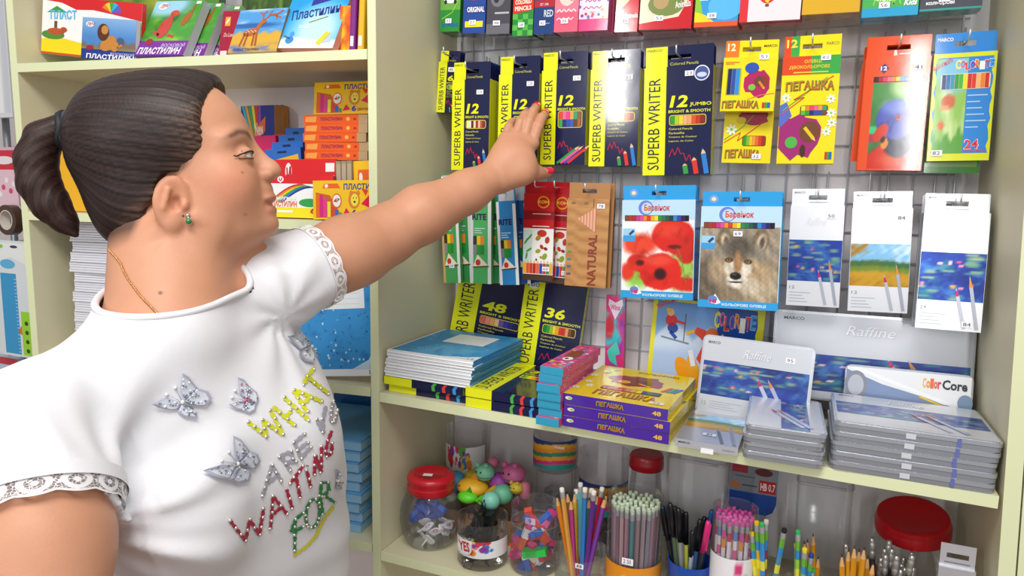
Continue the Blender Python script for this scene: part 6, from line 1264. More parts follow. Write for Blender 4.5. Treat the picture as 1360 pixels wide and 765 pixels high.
# ---- jar of black clips with a YES label
o, xj, H = jar('open_jar', 'open clear jar with colourful dotted label full of black clips', 641, 720, .050, .0435, 684)
b = B(); lbl_ring(b, .0438, H*.30, H*.66, math.radians(-170), math.radians(10), dots(3, dens_=24), 70, 24); b.build('label', SATIN(), o, True)
b = B(); ca = math.radians(-108); b.plane((.0442*math.cos(ca)-.016*math.cos(ca+1.57), .0442*math.sin(ca)-.016*math.sin(ca+1.57), H*.36), (math.cos(ca+1.57), math.sin(ca+1.57), 0), (0, 0, 1), (math.cos(ca), math.sin(ca), 0)); b.ell(.017, .012, .0165, .0130, '#f4f4f6', 4, 20); b.text('YES', .0045, .003, .0295, .020, '#c8242c', 6, 2, rot=.12); b.build('label_mark', SATIN(), o)
b = B(); b.prism([(-.006, -.011), (.006, -.011), (.0015, .011), (-.0015, .011)], -.009, .009, '#17181c', ax='x'); b.tube([(-.007, 0, .012), (-.007, .004, .024), (.007, .004, .024), (.007, 0, .012)], .0009, '#33353b', 5); m_cl = b.mesh('binder_clip', PLAST())
for k in range(30):
    a = R_.uniform(0, 6.28); rr_ = .026*math.sqrt(R_.random()); item('binder_clip', 'black binder clip in the open dotted jar', 'clip', m_cl, 0, (xj+rr_*math.cos(a), .05+rr_*math.sin(a), ZB+.014+.0024*k), (R_.uniform(0, 6), R_.uniform(0, 6), R_.uniform(0, 6)), 'black clips in the dotted jar')
# ---- jar of striped erasers
o, xj, H = jar('open_jar', 'open clear jar full of red, blue and pink striped erasers', 710, 710, .068, .0405, 668)
b = B(); b.lathe([(.0402, H*.72), (.0412, H*.725), (.0412, H*.735), (.0402, H*.74)], 32, '#f2f2f6'); b.build('rim_band', CH, o, True)
b = B(); b.plane((.012, -.0395, H*.83)); b.rect(-.014, 0, .004, .011, '#c9b4d8', 1); b.text('9', -.008, .002, -.003, .009, '#3a2a5a', 2, 0); b.build('price_sticker', SATIN(), o)
def er_mesh(c): b = B(); [b.box(-.0066, .0066, -.0052, .0052, z0, z1, k) for z0, z1, k in ((-.029, -.010, c[0]), (-.010, .006, c[1]), (.006, .029, c[2]))]; return b.mesh('eraser', MATTE())
er_ = [er_mesh(c) for c in (('#2f5fc0', '#f2f2f4', '#e0503a'), ('#e8643c', '#f4f1ee', '#d8407c'), ('#2f62c8', '#8fb4e8', '#2f62c8'), ('#d83a8a', '#e86aa8', '#d83a8a'), ('#e8502c', '#f0f0f2', '#2f5fc0'))]
enm = ('blue, white and red', 'orange, white and pink', 'blue and pale blue', 'pink', 'red, white and blue')
for k in range(26):
    a = R_.uniform(0, 6.28); rr_ = .019*math.sqrt(R_.random()); item('eraser', '%s striped eraser in the open jar' % enm[k % 5], 'eraser', er_[k % 5], 0, (xj+rr_*math.cos(a), .068+rr_*math.sin(a), ZB+.012+.0026*k), (R_.uniform(.3, 1.3), R_.uniform(-.5, .5), R_.uniform(0, 6)), 'striped erasers (%s)' % enm[k % 5])
b = B(); b.box(-.0055, .0055, -.0095, .0095, -.020, .020, '#28c04a'); p_ = at_low(707, 736, .031); item('eraser', 'bright green eraser lying crosswise at the front of the jar', 'eraser', b.mesh('eraser', MATTE()), 0, (p_[0]+.001, .040, ZB+p_[1]), (0, 1.35, .2), None)
# ---- jars along the back
o, xj, H = jar('open_jar', 'clear jar with balloon dots label behind the squeeze toys', 620, 600, .215, .041, 566)
b = B(); lbl_ring(b, .0413, H*.50, H*.83, math.radians(-175), math.radians(-5), dots(9, dens_=20), 70, 24); b.build('label', SATIN(), o, True)
o, xj, H1 = jar('open_jar', 'lower clear jar of grey pieces under the striped jar', 737, 640, .205, .044, 621)
b = B(); b.prism([(-.009, -.007), (.009, -.007), (.009, .007), (-.009, .007)], -.005, .005, '#8f8a94'); m_g = b.mesh('eraser', MATTE())
for k in range(16): a = R_.uniform(0, 6.28); rr_ = .026*math.sqrt(R_.random()); item('eraser', 'grey eraser block in the lower jar under the striped jar', 'eraser', m_g, 0, (xj+rr_*math.cos(a), .205+rr_*math.sin(a), ZB+.012+.0042*k), (R_.uniform(-.6, .6), R_.uniform(-.6, .6), R_.uniform(0, 6)), 'grey eraser blocks')
H2 = at_low(734, 570, .205)[1]; o = empty('open_jar', 'striped label jar stacked upon another jar at the back', 'jar', (xj-.001, .205, ZB+H1+.001)); hh = min(H2-H1, -ZL-.018-H1); b = B(); b.lathe([(.036, 0), (.041, .004), (.041, hh-.003)], 32, '#ffffff', cap0=True); b.build('jar_body', CP, o, True)
b = B(); lbl_ring(b, .0413, hh*.14, hh*.86, math.radians(-178), math.radians(0), stripes, 40, 28); b.build('label', SATIN(), o, True)
b = B(); b.plane((-.012, -.0416, hh*.72)); b.text('maxi', .026, 0, .044, .006, '#f0f0f4', 3, 1); b.build('label_mark', SATIN(), o)
o, xj, H = jar('open_jar', 'low clear tub with wavy striped label at the back', 802, 630, .185, .044, 598)
b = B(); lbl_ring(b, .0443, H*.42, H*.74, math.radians(-178), math.radians(0), stripes, 40, 28); b.build('label', SATIN(), o, True)
b = B(); b.plane((-.020, -.0448, H*.42)); b.ell(.006, .010, .013, .011, '#e9dfe4', 3, 18); b.text('YES', -.003, .004, .015, .016, '#b0283c', 4, 2, rot=.1); b.text('ГУМКА', .006, .030, .040, .036, '#f4f4f6', 4, 1); b.build('label_mark', SATIN(), o)
b = B(); b.prism([(-.007, -.010), (.007, -.010), (.007, .010), (-.007, .010)], -.004, .004, '#4a4448'); m_g = b.mesh('eraser', MATTE())
for k in range(14): a = R_.uniform(0, 6.28); rr_ = .027*math.sqrt(R_.random()); item('eraser', 'dark eraser in the low striped tub', 'eraser', m_g, 0, (xj+rr_*math.cos(a), .185+rr_*math.sin(a), ZB+.012+.0042*k), (R_.uniform(-.6, .6), R_.uniform(-.6, .6), R_.uniform(0, 6)), 'dark erasers in the tub')
o, xj, H = jar('lidded_jar', 'small clear jar with dark red lid at the back', 858, 630, .20, .030, 618, lambda H: [(.024, 0), (.029, .004), (.030, H*.6), (.026, H*.9), (.026, H)])
b = B(); b.lathe([(.0285, H-.004), (.030, H-.002), (.030, H+.010), (.029, H+.012), (.030, H+.018), (.027, H+.022)], 28, '#a8141f', cap0=True, cap1=True); smooth_by_angle(b.build('lid', PLAST(), o), 50)
b = B(); b.lathe([(.004, -.006), (.006, 0), (.004, .006)], 8, '#8a2a30', cap0=True, cap1=True); m_b = b.mesh('bead', PLAST())
for k in range(20): a = R_.uniform(0, 6.28); rr_ = .018*math.sqrt(R_.random()); item('bead', 'dark red small piece in the small red lid jar', 'bead', m_b, 0, (xj+rr_*math.cos(a), .20+rr_*math.sin(a), ZB+.009+.0045*k), (R_.uniform(0, 3), R_.uniform(0, 3), 0), 'dark red pieces in the small jar')
# ---- carton of squeeze toys
x0, _ = at_low(598, 660, .15); x1, _ = at_low(703, 660, .15)
cb = empty('cardboard_box', 'open brown cardboard box of squeeze toys', 'box', (x0, .115, ZB)); wv, dv, hv = x1-x0, .055, .045
for nm, a in (('side_wall', (0, .003, 0, dv, .003, hv)), ('side_wall', (wv-.003, wv, 0, dv, .003, hv)), ('front_wall', (.003, wv-.003, 0, .003, .003, hv)), ('back_wall', (.003, wv-.003, dv-.003, dv, .003, hv+.03)), ('base', (0, wv, 0, dv, 0, .003))): B().box(*a, '#9a7350').build(nm, MATTE(), cb)
def toy(label, u, v, y, kind, c1, c2, r):
    x, z = at_low(u, v, y); b = B(); o = empty('squeeze_toy', label, 'toy', (x, y, ZB+z)); n = 18
    if kind == 'ball': b.sphere((0, 0, 0), (r, r, r*.95), c1, 20, 14); b.lathe([(r*.28, r*.91), (r*.12, r*.86)], 12, c2, cap1=True)
    if kind == 'bar': b.lathe([(r*.1, -r), (r*.55, -r*.8), (r*.62, 0), (r*.5, r*.8), (r*.1, r*1.0)], 14, c1, cap0=True, cap1=True)
    if kind == 'bird':
        b.sphere((0, 0, 0), (r, r*.9, r*.85), c1, 20, 14)
        for k in range(3): b.tube([(r*.98*math.cos(t)*.9+.0, r*.92*math.sin(t)*math.cos(.5+.3*k), r*.3*(k-1)) for t in np.linspace(-2.2, -.2, 9)], r*.05, c2, 6)
        for s in (-1, 1): b.sphere((s*r*.45-r*.2, -r*.35, r*.8), r*.28, c1, 10, 7); b.sphere((s*r*.25-r*.3, -r*.88, r*.25), r*.09, '#1c1418', 8, 6)
    if kind == 'fish': b.sphere((0, 0, 0), (r, r*.8, r*.55), c1, 16, 10); b.prism([(r*.8, -r*.1), (r*1.5, -r*.45), (r*1.5, r*.45)], -r*.2, r*.2, c1, ax='y'); b.prism([(-r*.3, r*.3), (r*.2, r*1.0), (r*.5, r*.3)], -r*.12, r*.12, c2, ax='y'); b.sphere((-r*.6, -r*.5, r*.15), r*.09, '#1c1418', 8, 6)
    b.build('body', finish('rubber', .45, noise=.05), o, True)
    return o
for a in (('mint green bird shaped squeeze toy on the toy pile', 644, 627, .125, 'bird', '#7fc7a4', '#3a3a3a', .0145), ('mint green ball toy lower on the toy pile', 668, 656, .122, 'ball', '#6fbf9c', '#2f6a54', .0150), ('pale teal ball toy at the front of the pile', 652, 665, .085, 'ball', '#7fcab4', '#3a8a74', .0130), ('pink striped piglet squeeze toy', 682, 629, .135, 'bird', '#d06a9c', '#5a2a44', .0175), ('pink piglet head toy behind the green bird', 655, 614, .150, 'ball', '#d87a9c', '#8a3a5a', .0085), ('purple squeeze toy between green and pink toys', 664, 640, .140, 'ball', '#a84ab0', '#6a2a74', .0150), ('yellow fish shaped squeeze toy', 628, 647, .120, 'fish', '#e8b02a', '#d8901c', .0240), ('bright green squeeze toy at the front of the toys', 621, 660, .095, 'fish', '#62d42c', '#3fa01c', .0150), ('blue squeeze toy behind the red lid jar', 604, 640, .135, 'ball', '#3f8fb8', '#2a6a8a', .0170), ('olive yellow toy behind the yellow fish', 632, 633, .150, 'fish', '#c9b02a', '#a8901c', .0180), ('pink block toy at the right of the toy pile', 697, 651, .130, 'bar', '#d87a94', '#a84a64', .0130), ('yellow black bee squeeze toy beside the mint ball', 686, 648, .120, 'bird', '#d8c03a', '#2a2418', .0100)): toy(*a[:-1], a[-1]*1.28)
# ---- pencils and pens
def pencil(label, top, base_pt, c, group, tipup=True, r=.0034, cap='#f0ece4', cat='pencil', ferr='#c9ccd2', name='pencil', pat=None):
    """hexagonal pencil from base to top; sharpened tip up, or eraser up"""
    T, P = Vector(top), Vector(base_pt); d = T-P; L = d.length; key = ('pen', c, round(L, 2), tipup, cap, ferr, round(r, 4), pat)
    if key not in _PM:
        hx = [(r*math.cos(k*math.pi/3), r*math.sin(k*math.pi/3)) for k in range(6)]; b = B(); ms = []
        if tipup:
            b.prism(hx, 0, L-.018, c); ms.append(('shaft', b.mesh('shaft', PLAST()))); b = B(); b.lathe([(r*.95, L-.018), (r*.30, L-.005)], 8, '#d9a870'); b.lathe([(r*.30, L-.005), (.0003, L)], 8, cap if cap != '#f0ece4' else '#2a2622', cap1=True); ms.append(('tip', b.mesh('tip', MATTE())))
        else:
            if pat:
                n = 10
                for k in range(n): b.prism(hx, (L-.016)*k/n, (L-.016)*(k+1)/n, pat[k % len(pat)])
            else: b.prism(hx, 0, L-.016, c)
            ms.append(('shaft', b.mesh('shaft', PLAST()))); b = B(); b.lathe([(r*1.02, L-.016), (r*1.08, L-.014), (r, L-.011), (r*1.08, L-.008), (r*1.02, L-.006)], 10, ferr); ms.append(('ferrule', b.mesh('ferrule', STEEL(), True))); b = B(); b.lathe([(r*.95, L-.006), (r*.95, L-.001), (r*.75, L)], 10, cap, cap1=True); ms.append(('eraser_end', b.mesh('eraser_end', MATTE())))
        _PM[key] = ms
    o = empty(name, label, cat, P, (0, 0, 0), group); o.rotation_euler = d.to_track_quat('Z', 'Y').to_euler()
    for nm, me in _PM[key]: link(nm, me, o)
    return o
_PM = {}
# open cup of loose pencils
o, xc, Hc = jar('pencil_cup', 'clear cup crowded with mixed loose pencils', 772, 740, .060, .0435, 729)
LOOSE = [(739, 657, '#e8861f', True, 'orange swirl pencil leaning out of the clear cup, leftmost'), (753, 652, '#8a5a3a', True, 'brown pencil tip up beside the orange swirl pencil'), (746, 648, '#d8a04a', False, 'tan pencil with white eraser at the left of the clear cup'), (763, 652, '#d8b02a', True, 'yellow pencil tip up behind the clear cup pencils'), (765, 650, '#b0203a', False, 'first dark red pencil with white eraser in the clear cup'), (777, 648, '#2f7ac0', False, 'blue pencil with white eraser in the clear cup'), (771, 641, '#5ab0b8', False, 'tallest pale teal pencil in the clear cup'), (786, 649, '#a02038', False, 'second dark red pencil beside the violet pencil'), (789, 652, '#6a2f8a', False, 'violet pencil in the clear cup'), (800, 647, '#c01f2f', False, 'bright red pencil leaning right in the clear cup'), (806, 655, '#c8409a', True, 'magenta pencil at the right of the clear cup'), (804, 660, '#7a3f9a', True, 'purple pencil leaning to the right of the clear cup'), (794, 655, '#2f5fa8', True, 'navy pencil tip up in the clear cup'), (783, 660, '#3f7a5a', True, 'green pencil slanting across the clear cup'), (758, 662, '#b03a7c', True, 'plum pencil tip up in the clear cup')]
for k, (u, v, c, up_, lab) in enumerate(LOOSE):
    yt = .055+.02*math.sin(k*2.2); x, z = at_low(u, v, yt); bx = xc+(x-xc)*.30+.003*math.sin(k*1.7); by = .060+(yt-.060)*.6+.004*math.sin(k*4.1); pencil(lab, (x, yt, ZB+z), (bx, by, ZB+.004), c, None, up_, .0041)
price(o, .004, Hc*.82, '8', y=-.0440).name = 'price_sticker'
# tub of pencils with pale green erasers
o, xt, Ht = jar('pencil_tub', 'clear tub packed with pale green eraser pencils, orange label', 843, 700, .072, .0440, 656)
b = B(); lbl_ring(b, .0444, .004, Ht*.36, math.radians(-180), math.radians(0), lambda X, Z: mixc(mixc(base(X, '#e8921c'), hexa('#efe8dc'), ellm(X, Z, .47, .25, .07, .45, .1)), hexa('#2a2420'), ellm(X, Z, .47, .25, .03, .25, .2))); b.build('label', SATIN(), o, True)
price(o, -.008, Ht*.39, '2 50', w=.018, h=.011, y=-.0447)
sp = []; a_ = 0
for ring_, nn_ in ((0, 1), (.0085, 6), (.0170, 12), (.0255, 18), (.0340, 25)):
    for k in range(nn_): sp.append((ring_*math.cos(2*math.pi*k/nn_+ring_*90), ring_*math.sin(2*math.pi*k/nn_+ring_*90)))
SH_ = ['#b88a9a', '#8a6a7a', '#c9a0a8', '#a8788a', '#2f8a94', '#9a7a84', '#b0949c', '#8a8aa0']
for k, (dx, dy) in enumerate(sp): pencil('slim pencil with pale green eraser packed in the tub', (xt+dx*1.05, .072+dy*1.05, ZB+Ht-.010-.002*(k % 3)), (xt+dx*.92, .072+dy*.92, ZB+.003), SH_[k % 8], 'pale green eraser pencils in the tub', False, .0033, '#d3e3c6')
# blue cup of pens
xb, zb_ = at_low(917, 742, .078); o = empty('pen_cup', 'blue plastic cup holding dark pens', 'cup', (xb, .078, ZB)); b = B(); b.lathe([(.030, 0), (.035, zb_), (.0335, zb_), (.0295, .003)], 32, '#1d4fae', cap0=True, cap1=True); smooth_by_angle(b.build('cup_body', PLAST(), o), 50)
def pen(label, top, base_pt, c, cc, group):
    T, P = Vector(top), Vector(base_pt); d = T-P; L = .145; P = T-d.normalized()*L if d.length > L else P; L = (T-P).length; key = ('p', c, cc, round(L, 2))
    if key not in _PM:
        b = B(); b.lathe([(.0015, 0), (.0036, .012), (.0036, L*.62)], 10, c, cap0=True); m1 = b.mesh('barrel', PLAST(), True); b = B(); b.lathe([(.0042, L*.62), (.0042, L*.97), (.003, L)], 10, cc, cap0=True, cap1=True); b.box(-.001, .001, -.0065, -.004, L*.66, L*.98, cc); _PM[key] = [('barrel', m1), ('cap', b.mesh('cap', PLAST(), True))]
    o = empty('pen', label, 'pen', P, (0, 0, 0), group); o.rotation_euler = d.to_track_quat('Z', 'Y').to_euler()
    for nm, me in _PM[key]: link(nm, me, o)
PENS = [(880, 672, '#23262c', '#1c1d22'), (886, 672, '#2a5f94', '#2a7ac0'), (890, 668, '#4a5f4a', '#17181c'), (896, 672, '#a8b04a', '#1c1d22'), (901, 675, '#8a8a94', '#17181c'), (906, 678, '#b8bcc4', '#1c1d22'), (911, 680, '#c9d04a', '#17181c'), (930, 690, '#34507c', '#14151a'), (936, 686, '#6a7a8a', '#14151a'), (941, 692, '#2a2c34', '#d8307c'), (946, 677, '#2a4f8a', '#1f4f9a'), (926, 700, '#9aa0aa', '#1c1d22'), (920, 705, '#b0b8c0', '#23262c')]
for k, (u, v, c, cc) in enumerate(PENS):
    yt = .078+.022*math.sin(k*2.6); x, z = at_low(u, v, yt); pen('%s pen from the left in the blue cup, dark cap up' % ORD[k] if k < 12 else 'thirteenth pen in the blue cup, dark cap up', (x, yt, ZB+z), (xb+(x-xb)*.35, .078+(yt-.078)*.5, ZB+.005), c, cc, 'dark pens in the blue cup')
# pink tube of pencils
o, xp, Hp = jar('pencil_tub', 'clear tube of pink eraser pencils with pineapple label', 975, 710, .066, .0325, 672)
b = B(); lbl_ring(b, .0329, .003, Hp*.60, math.radians(-180), math.radians(0), lambda X, Z: mixc(mixc(mixc(mixc(base(X, '#f0ecf0'), hexa('#d8407c'), ellm(X, Z, .62, .84, .07, .09, .2)), hexa('#58b43c'), ellm(X, Z, .70, .66, .05, .06, .2)), hexa('#e8c42a'), ellm(X, Z, .62, .30, .12, .28, .15)), hexa('#3a9a4a'), ellm(X, Z, .42, .32, .06, .22, .3))); b.build('label', SATIN(), o, True)
b = B(); b.plane((-.012, -.0334, Hp*.36)); b.ell(.010, .006, .010, .006, '#c8387c', 2, 16); b.text('16', .004, .0025, .016, .0095, '#f4e8f0', 3, 2); b.build('label_mark', SATIN(), o)
for k, (dx, dy) in enumerate(sp[:19]+[(.0255*math.cos(t), .0255*math.sin(t)) for t in np.linspace(0, 6.28, 19)[:-1]]): pencil('white printed pencil with pink eraser packed in the tube', (xp+dx, .066+dy, ZB+Hp-.012-.0015*(k % 3)), (xp+dx*.92, .066+dy*.92, ZB+.003), '#e9dfe6', 'pink eraser pencils in the tube', False, .0032, '#e85ab4', pat=[('#e9e4ea', '#e05a9a', '#ece6ec', '#5a8fd0', '#e9e4ea', '#d84a6a'), ('#e9e4ea', '#ece6ec', '#e8a04a', '#e05a9a', '#f0eaf0', '#7a5ab0'), ('#e05a9a', '#f0eaf0', '#e9e4ea', '#c83a5a', '#5a8fd0', '#f0eaf0')][k % 3])
# patterned pencils in two clear cups, below the frame
for (uc, lab, lst) in ((1020, 'clear cup of green and yellow patterned pencils, left one', [(998, 706, '#e8d02a', '#f0c81c'), (1006, 715, '#8ac63f', '#f0d61f'), (1012, 694, '#3a8fd0', '#38b45a'), (1005, 692, '#e8b42a', '#e8c020'), (1018, 690, '#8a3f6a', '#d9d4c8'), (1042, 702, '#5a8fb0', '#16181c')]), (1066, 'clear cup of patterned pencils, right one', [(1060, 704, '#9ad03a', '#2fb45a'), (1058, 722, '#c9d83a', '#f0d01f'), (1069, 728, '#8ac84a', '#ead52a'), (1078, 735, '#3a7ad0', '#2440a8'), (1080, 755, '#8fc9a0', '#2fb45a')])):
    o, xk, Hk = jar('pencil_cup', lab, uc, 765, .055, .026, 772, cat='cup')
    for k, (u, v, c, cap) in enumerate(lst):
        yt = .050+.012*math.sin(k*2.1); x, z = at_low(u, v, yt); x = max(xk-.05, min(xk+.05, x)); pencil('%s eraser pencil, number %s from the left in the %s patterned cup' % ({'#f0c81c': 'golden', '#f0d61f': 'yellow', '#38b45a': 'green', '#e8c020': 'amber', '#d9d4c8': 'grey', '#16181c': 'black', '#2fb45a': 'green', '#f0d01f': 'yellow', '#ead52a': 'lemon', '#2440a8': 'blue'}[cap], ORD[k], 'left' if uc == 1020 else 'right'), (x, yt, ZB+z), (xk+(x-xk)*.25+.002*math.sin(k), .055+.008*math.sin(k*3), ZB+.004), c, None, False, .0038, cap, pat=(c, '#e8e04a', c, '#3a8fd0', '#6ab43c'))
# plain yellow pencils and silver pens on the right
xy, _ = at_low(1085, 765, .085); o, xk, Hk = jar('pencil_cup', 'clear cup behind with a few plain orange pencils', 1088, 765, .105, .024, 770, cat='cup')
for k, (u, v) in enumerate(((1068, 718), (1072, 712), (1080, 708), (1087, 738))): yt = .105+.008*math.sin(k*2); x, z = at_low(u, v, yt); pencil('%s plain orange pencil, tip up, behind the patterned ones' % ORD[k], (x, yt, ZB+z), (xk+(x-xk)*.25, .105, ZB+.004), '#d8901c', 'orange pencils behind', True, .0036)
o, xk, Hk = jar('pencil_cup', 'clear cup of plain orange pencils near the silver pens', 1140, 765, .050, .026, 772, cat='cup')
for k, (u, v) in enumerate(((1118, 735), (1127, 728), (1135, 724), (1141, 732), (1148, 726), (1153, 738), (1160, 748), (1132, 748))): yt = .050+.012*math.sin(k*2.7); x, z = at_low(u, v, yt); pencil('%s plain orange pencil, tip up, in front of the silver pens' % ORD[k], (x, yt, ZB+z), (xk+(x-xk)*.5, .050, ZB+.004), '#d8941c', 'orange pencils in front', True, .0038)
o, xk, Hk = jar('pencil_cup', 'clear cup of shiny silver capped pens', 1182, 760, .082, .032, 768, cat='cup')
def spen(x, z, y, bx, by, k):
    T, P = Vector((x, y, ZB+z)), Vector((bx, by, ZB+.004)); d = T-P; L = d.length; key = ('s', round(L, 2))
    if key not in _PM: b = B(); b.lathe([(.003, 0), (.004, .01), (.004, L-.03)], 10, '#2a2a2e', cap0=True); m1 = b.mesh('barrel', PLAST(), True); b = B(); b.lathe([(.0044, L-.03), (.0044, L-.02), (.0036, L-.019), (.0044, L-.017), (.0044, L-.008), (.0036, L-.007), (.0042, L-.005), (.003, L)], 10, '#b4b2ae', cap0=True, cap1=True); _PM[key] = [('barrel', m1), ('silver_end', b.mesh('silver_end', METAL(), True))]
    o = empty('pen', 'black pen with silver ringed end in the crowded cup', 'pen', P, (0, 0, 0), 'silver ended pens'); o.rotation_euler = d.to_track_quat('Z', 'Y').to_euler()
    for nm, me in _PM[key]: link(nm, me, o)
for k in range(34):
    u, v = 1166+R_.uniform(0, 48), 728+R_.uniform(0, 36); y = .085+R_.uniform(-.03, .03)
    if k < 3: u, v = ((1123, 722), (1158, 714), (1181, 718))[k]; y = .09
    x, z = at_low(u, v, y); spen(x, z, y, xk+(x-xk)*.5, .082+(y-.085)*.5, k)
# ---- big tubs along the back right
def clear_box(label, u0, u1, v0, y0, y1, mat):
    x0, _ = at_low(u0, v0+40, y0); x1, _ = at_low(u1, v0+40, y0); h = min(at_low(u0, v0, y0)[1], -ZL-.022); o = empty('plastic_tub', label, 'tub', (x0, y0, ZB)); b = B(); w_, d_ = x1-x0, y1-y0; p = rrect(w_, d_, .012, 4); n = len(p); t_ = [(w_/2+(x-w_/2)*1.0, d_/2+(y-d_/2)*1.0) for x, y in p]
    vs = [(w_/2+(x-w_/2)*.93, d_/2+(y-d_/2)*.93, .0) for x, y in p]+[(x, y, h) for x, y in t_]; b.add(vs, [(i, (i+1) % n, n+(i+1) % n, n+i) for i in range(n)]+[tuple(range(n))[::-1]], '#ffffff'); b.build('tub_body', mat, o, True)
    b = B(); b.tube([(x, y, h) for x, y in t_]+[(*t_[0], h)], .0022, '#eef2f4', 6); b.build('rim', CH, o, True); return o
clear_box('large clear tub standing behind the pale green eraser pencils', 885, 962, 608, .12, .235, CLEAR(key='misty_plastic', haze=.22))
clear_box('large clear tub behind the patterned pencils', 1056, 1132, 640, .165, .255, CLEAR(key='misty_plastic', haze=.22))
# blue and grey lead pouch
x, z = at_low(964, 676, .235); x1_, z1_ = at_low(1034, 622, .235); wq, hq_ = x1_-x, max(z1_-z, .04); o = empty('lead_pack', 'grey and blue pack with red HB label at the back', 'pack', (x, .236, ZB)); zb0 = z; b = B(); b.prism([(0, hq_*.25+z), (wq*.06, hq_*.08+z), (wq*.2, z), (wq*.8, z), (wq*.94, hq_*.08+z), (wq, hq_*.25+z), (wq, hq_+z), (0, hq_+z)], 0, .012, '#1f4fa8', ax='y'); b.box(wq*.2, wq*.8, 0, .012, 0, z, '#8a8f9a'); b.build('card', SATIN(), o)
b = B(); b.plane(); b.rect(0, z+hq_*.42, wq, z+hq_, '#8d929c', 1); b.rect(wq*.08, z+hq_*.80, wq*.40, z+hq_*.99, '#b03a44', 2); b.rect(wq*.64, z+hq_*.45, wq*.98, z+hq_*.70, '#c8242c', 3); b.text('HB', wq*.67, z+hq_*.50, wq*.80, z+hq_*.65, '#f4f0f0', 4, 2); b.text('0.7', wq*.83, z+hq_*.50, wq*.96, z+hq_*.65, '#f4f0f0', 4, 1); b.ell(wq*.72, z+hq_*.86, wq*.18, hq_*.08, '#6a3038', 2); para(b, wq*.15, z+hq_*.72, wq*.55, 1, .002, '#5a6070', 3); b.rect(wq*.08, z+hq_*.5, wq*.25, z+hq_*.60, '#d87a3a', 3); para(b, wq*.3, z+hq_*.54, wq*.6, 1, .002, '#5a6070', 3, .003); b.build('printed_front', SATIN(), o)
# red-lidded big jar tipped towards the viewer
xr, zr = at_low(1234, 716, .15); o = empty('lidded_jar', 'big clear jar with a wide red lid tipped forward', 'jar', (xr-.010, .188, ZB+.014), (math.radians(14), math.radians(-5), 0)); hj = zr/math.cos(.33)-.004
b = B(); b.lathe([(.040, .010), (.050, .016), (.056, .045), (.055, hj*.7), (.047, hj-.008), (.047, hj)], 36, '#ffffff', cap0=True); b.build('jar_body', CP, o, True)
b = B(); lbl_ring(b, .0562, .03, hj*.62, math.radians(-170), math.radians(-10), lambda X, Z: mixc(mixc(base(X, '#a81f30'), hexa('#e8c02a'), ellm(X, Z, .75, .7, .2, .25, .2)), hexa('#c9b4d0'), ellm(X, Z, .35, .25, .2, .3, .2))); b.build('label', SATIN(), o, True)
b = B(); b.lathe([(.048, hj-.006), (.0505, hj-.004), (.0505, hj+.010), (.049, hj+.012), (.049, hj+.014), (.0475, hj+.020), (.042, hj+.0215), (.040, hj+.0205)], 40, '#b5141f', cap0=True, cap1=True); smooth_by_angle(b.build('lid', PLAST(), o), 50)
# silver hang-tab box at the right
xs0, zs0 = at_low(1250, 722, .04); xs1, _ = at_low(1300, 730, .04); ws = xs1-xs0; o = empty('pencil_box', 'silver hang tab box standing at the right of the lower shelf', 'pencil box', (xs0, .04, ZB), (0, 0, .0)); b = B(); hb = carton_mesh(b, ws, zs0, .012, '#d4d6de', .17, '#dcdee6', (.5, .6)); b.build('carton', FOIL(), o); b = B(); b.plane(); b.raster(.0005, hb*.2, ws-.0005, hb*.75, 16, 20, lilies(3, .8), 2); b.plane((0, .012*.45, 0)); para(b, ws*.15, hb+(zs0-hb)*.15, ws*.85, 1, .002, '#9a9ea8', 2, .0016); b.build('printed_front', FOIL(), o)
# ================================================================ goods in the left unit
def placeL(name, label, TL, TR, BL, off, zsh, t, tau=None, cat='modelling clay box', group=None, rest=True, H=None):
    """upright or leaning box in the left unit; the lean is found so that its surveyed corners make a right angle"""
    best = None; zb = Z0+zsh
    for tt in ([tau] if tau is not None else np.radians(np.arange(-4, 40, 1.0))):
        n = LN*math.cos(tt)-np.array([0, 0, math.sin(tt)]); p0 = atL(*BL, off); a, b_, c = (atP(*q, p0, n) for q in (TL, TR, BL)); u = b_-a; v = a-c; ct = abs(u@v)/np.linalg.norm(u)/np.linalg.norm(v)
        if best is None or ct < best[0]: best = (ct, a, b_, c)
    _, a, b_, c = best; u = (b_-a); w = np.linalg.norm(u); u /= w; v = a-c; v -= u*(v@u); h = np.linalg.norm(v); v /= h; n = np.cross(v, u); n = n if n@LN > 0 else -n
    h = H or h; P = a-v*h; R = Matrix((u, n, v)).transposed(); 
    if rest:
        dz = min((Vector(P)+R@Vector((i, j, 0))).z for i in (0, w) for j in (0, t))-zb-.0006
        if H: P = P-np.array([0, 0, dz])
        else: h += dz/v[2]; P = a-v*h
    sh_ = max(0, LX+.003-min(Lc(np.array(Vector(P)+R@Vector((0, j, k))))[0] for j in (0, t) for k in (0, h))); P = P+LU*sh_
    o = empty(name, label, cat, P, R.to_euler(), group); return o, w, h
def bx(o, w, h, t, col, art, side=None, top=None, mat=None, nm='carton'):
    b = B(); b.box(0, w, 0, t, 0, h, col, side=side, top=top); b.build(nm, mat or GLOSS(), o); b = B(); b.plane(); art(b, w, h); b.build('printed_front', mat or GLOSS(), o)
def sun(b, x, z, r, cols, l=4):
    for i, c in enumerate(cols): b.poly([(x, z)]+[(x+r*math.cos(t), z+r*.8*math.sin(t)) for t in np.linspace(math.pi*i/len(cols), math.pi*(i+1)/len(cols), 4)], c, l)
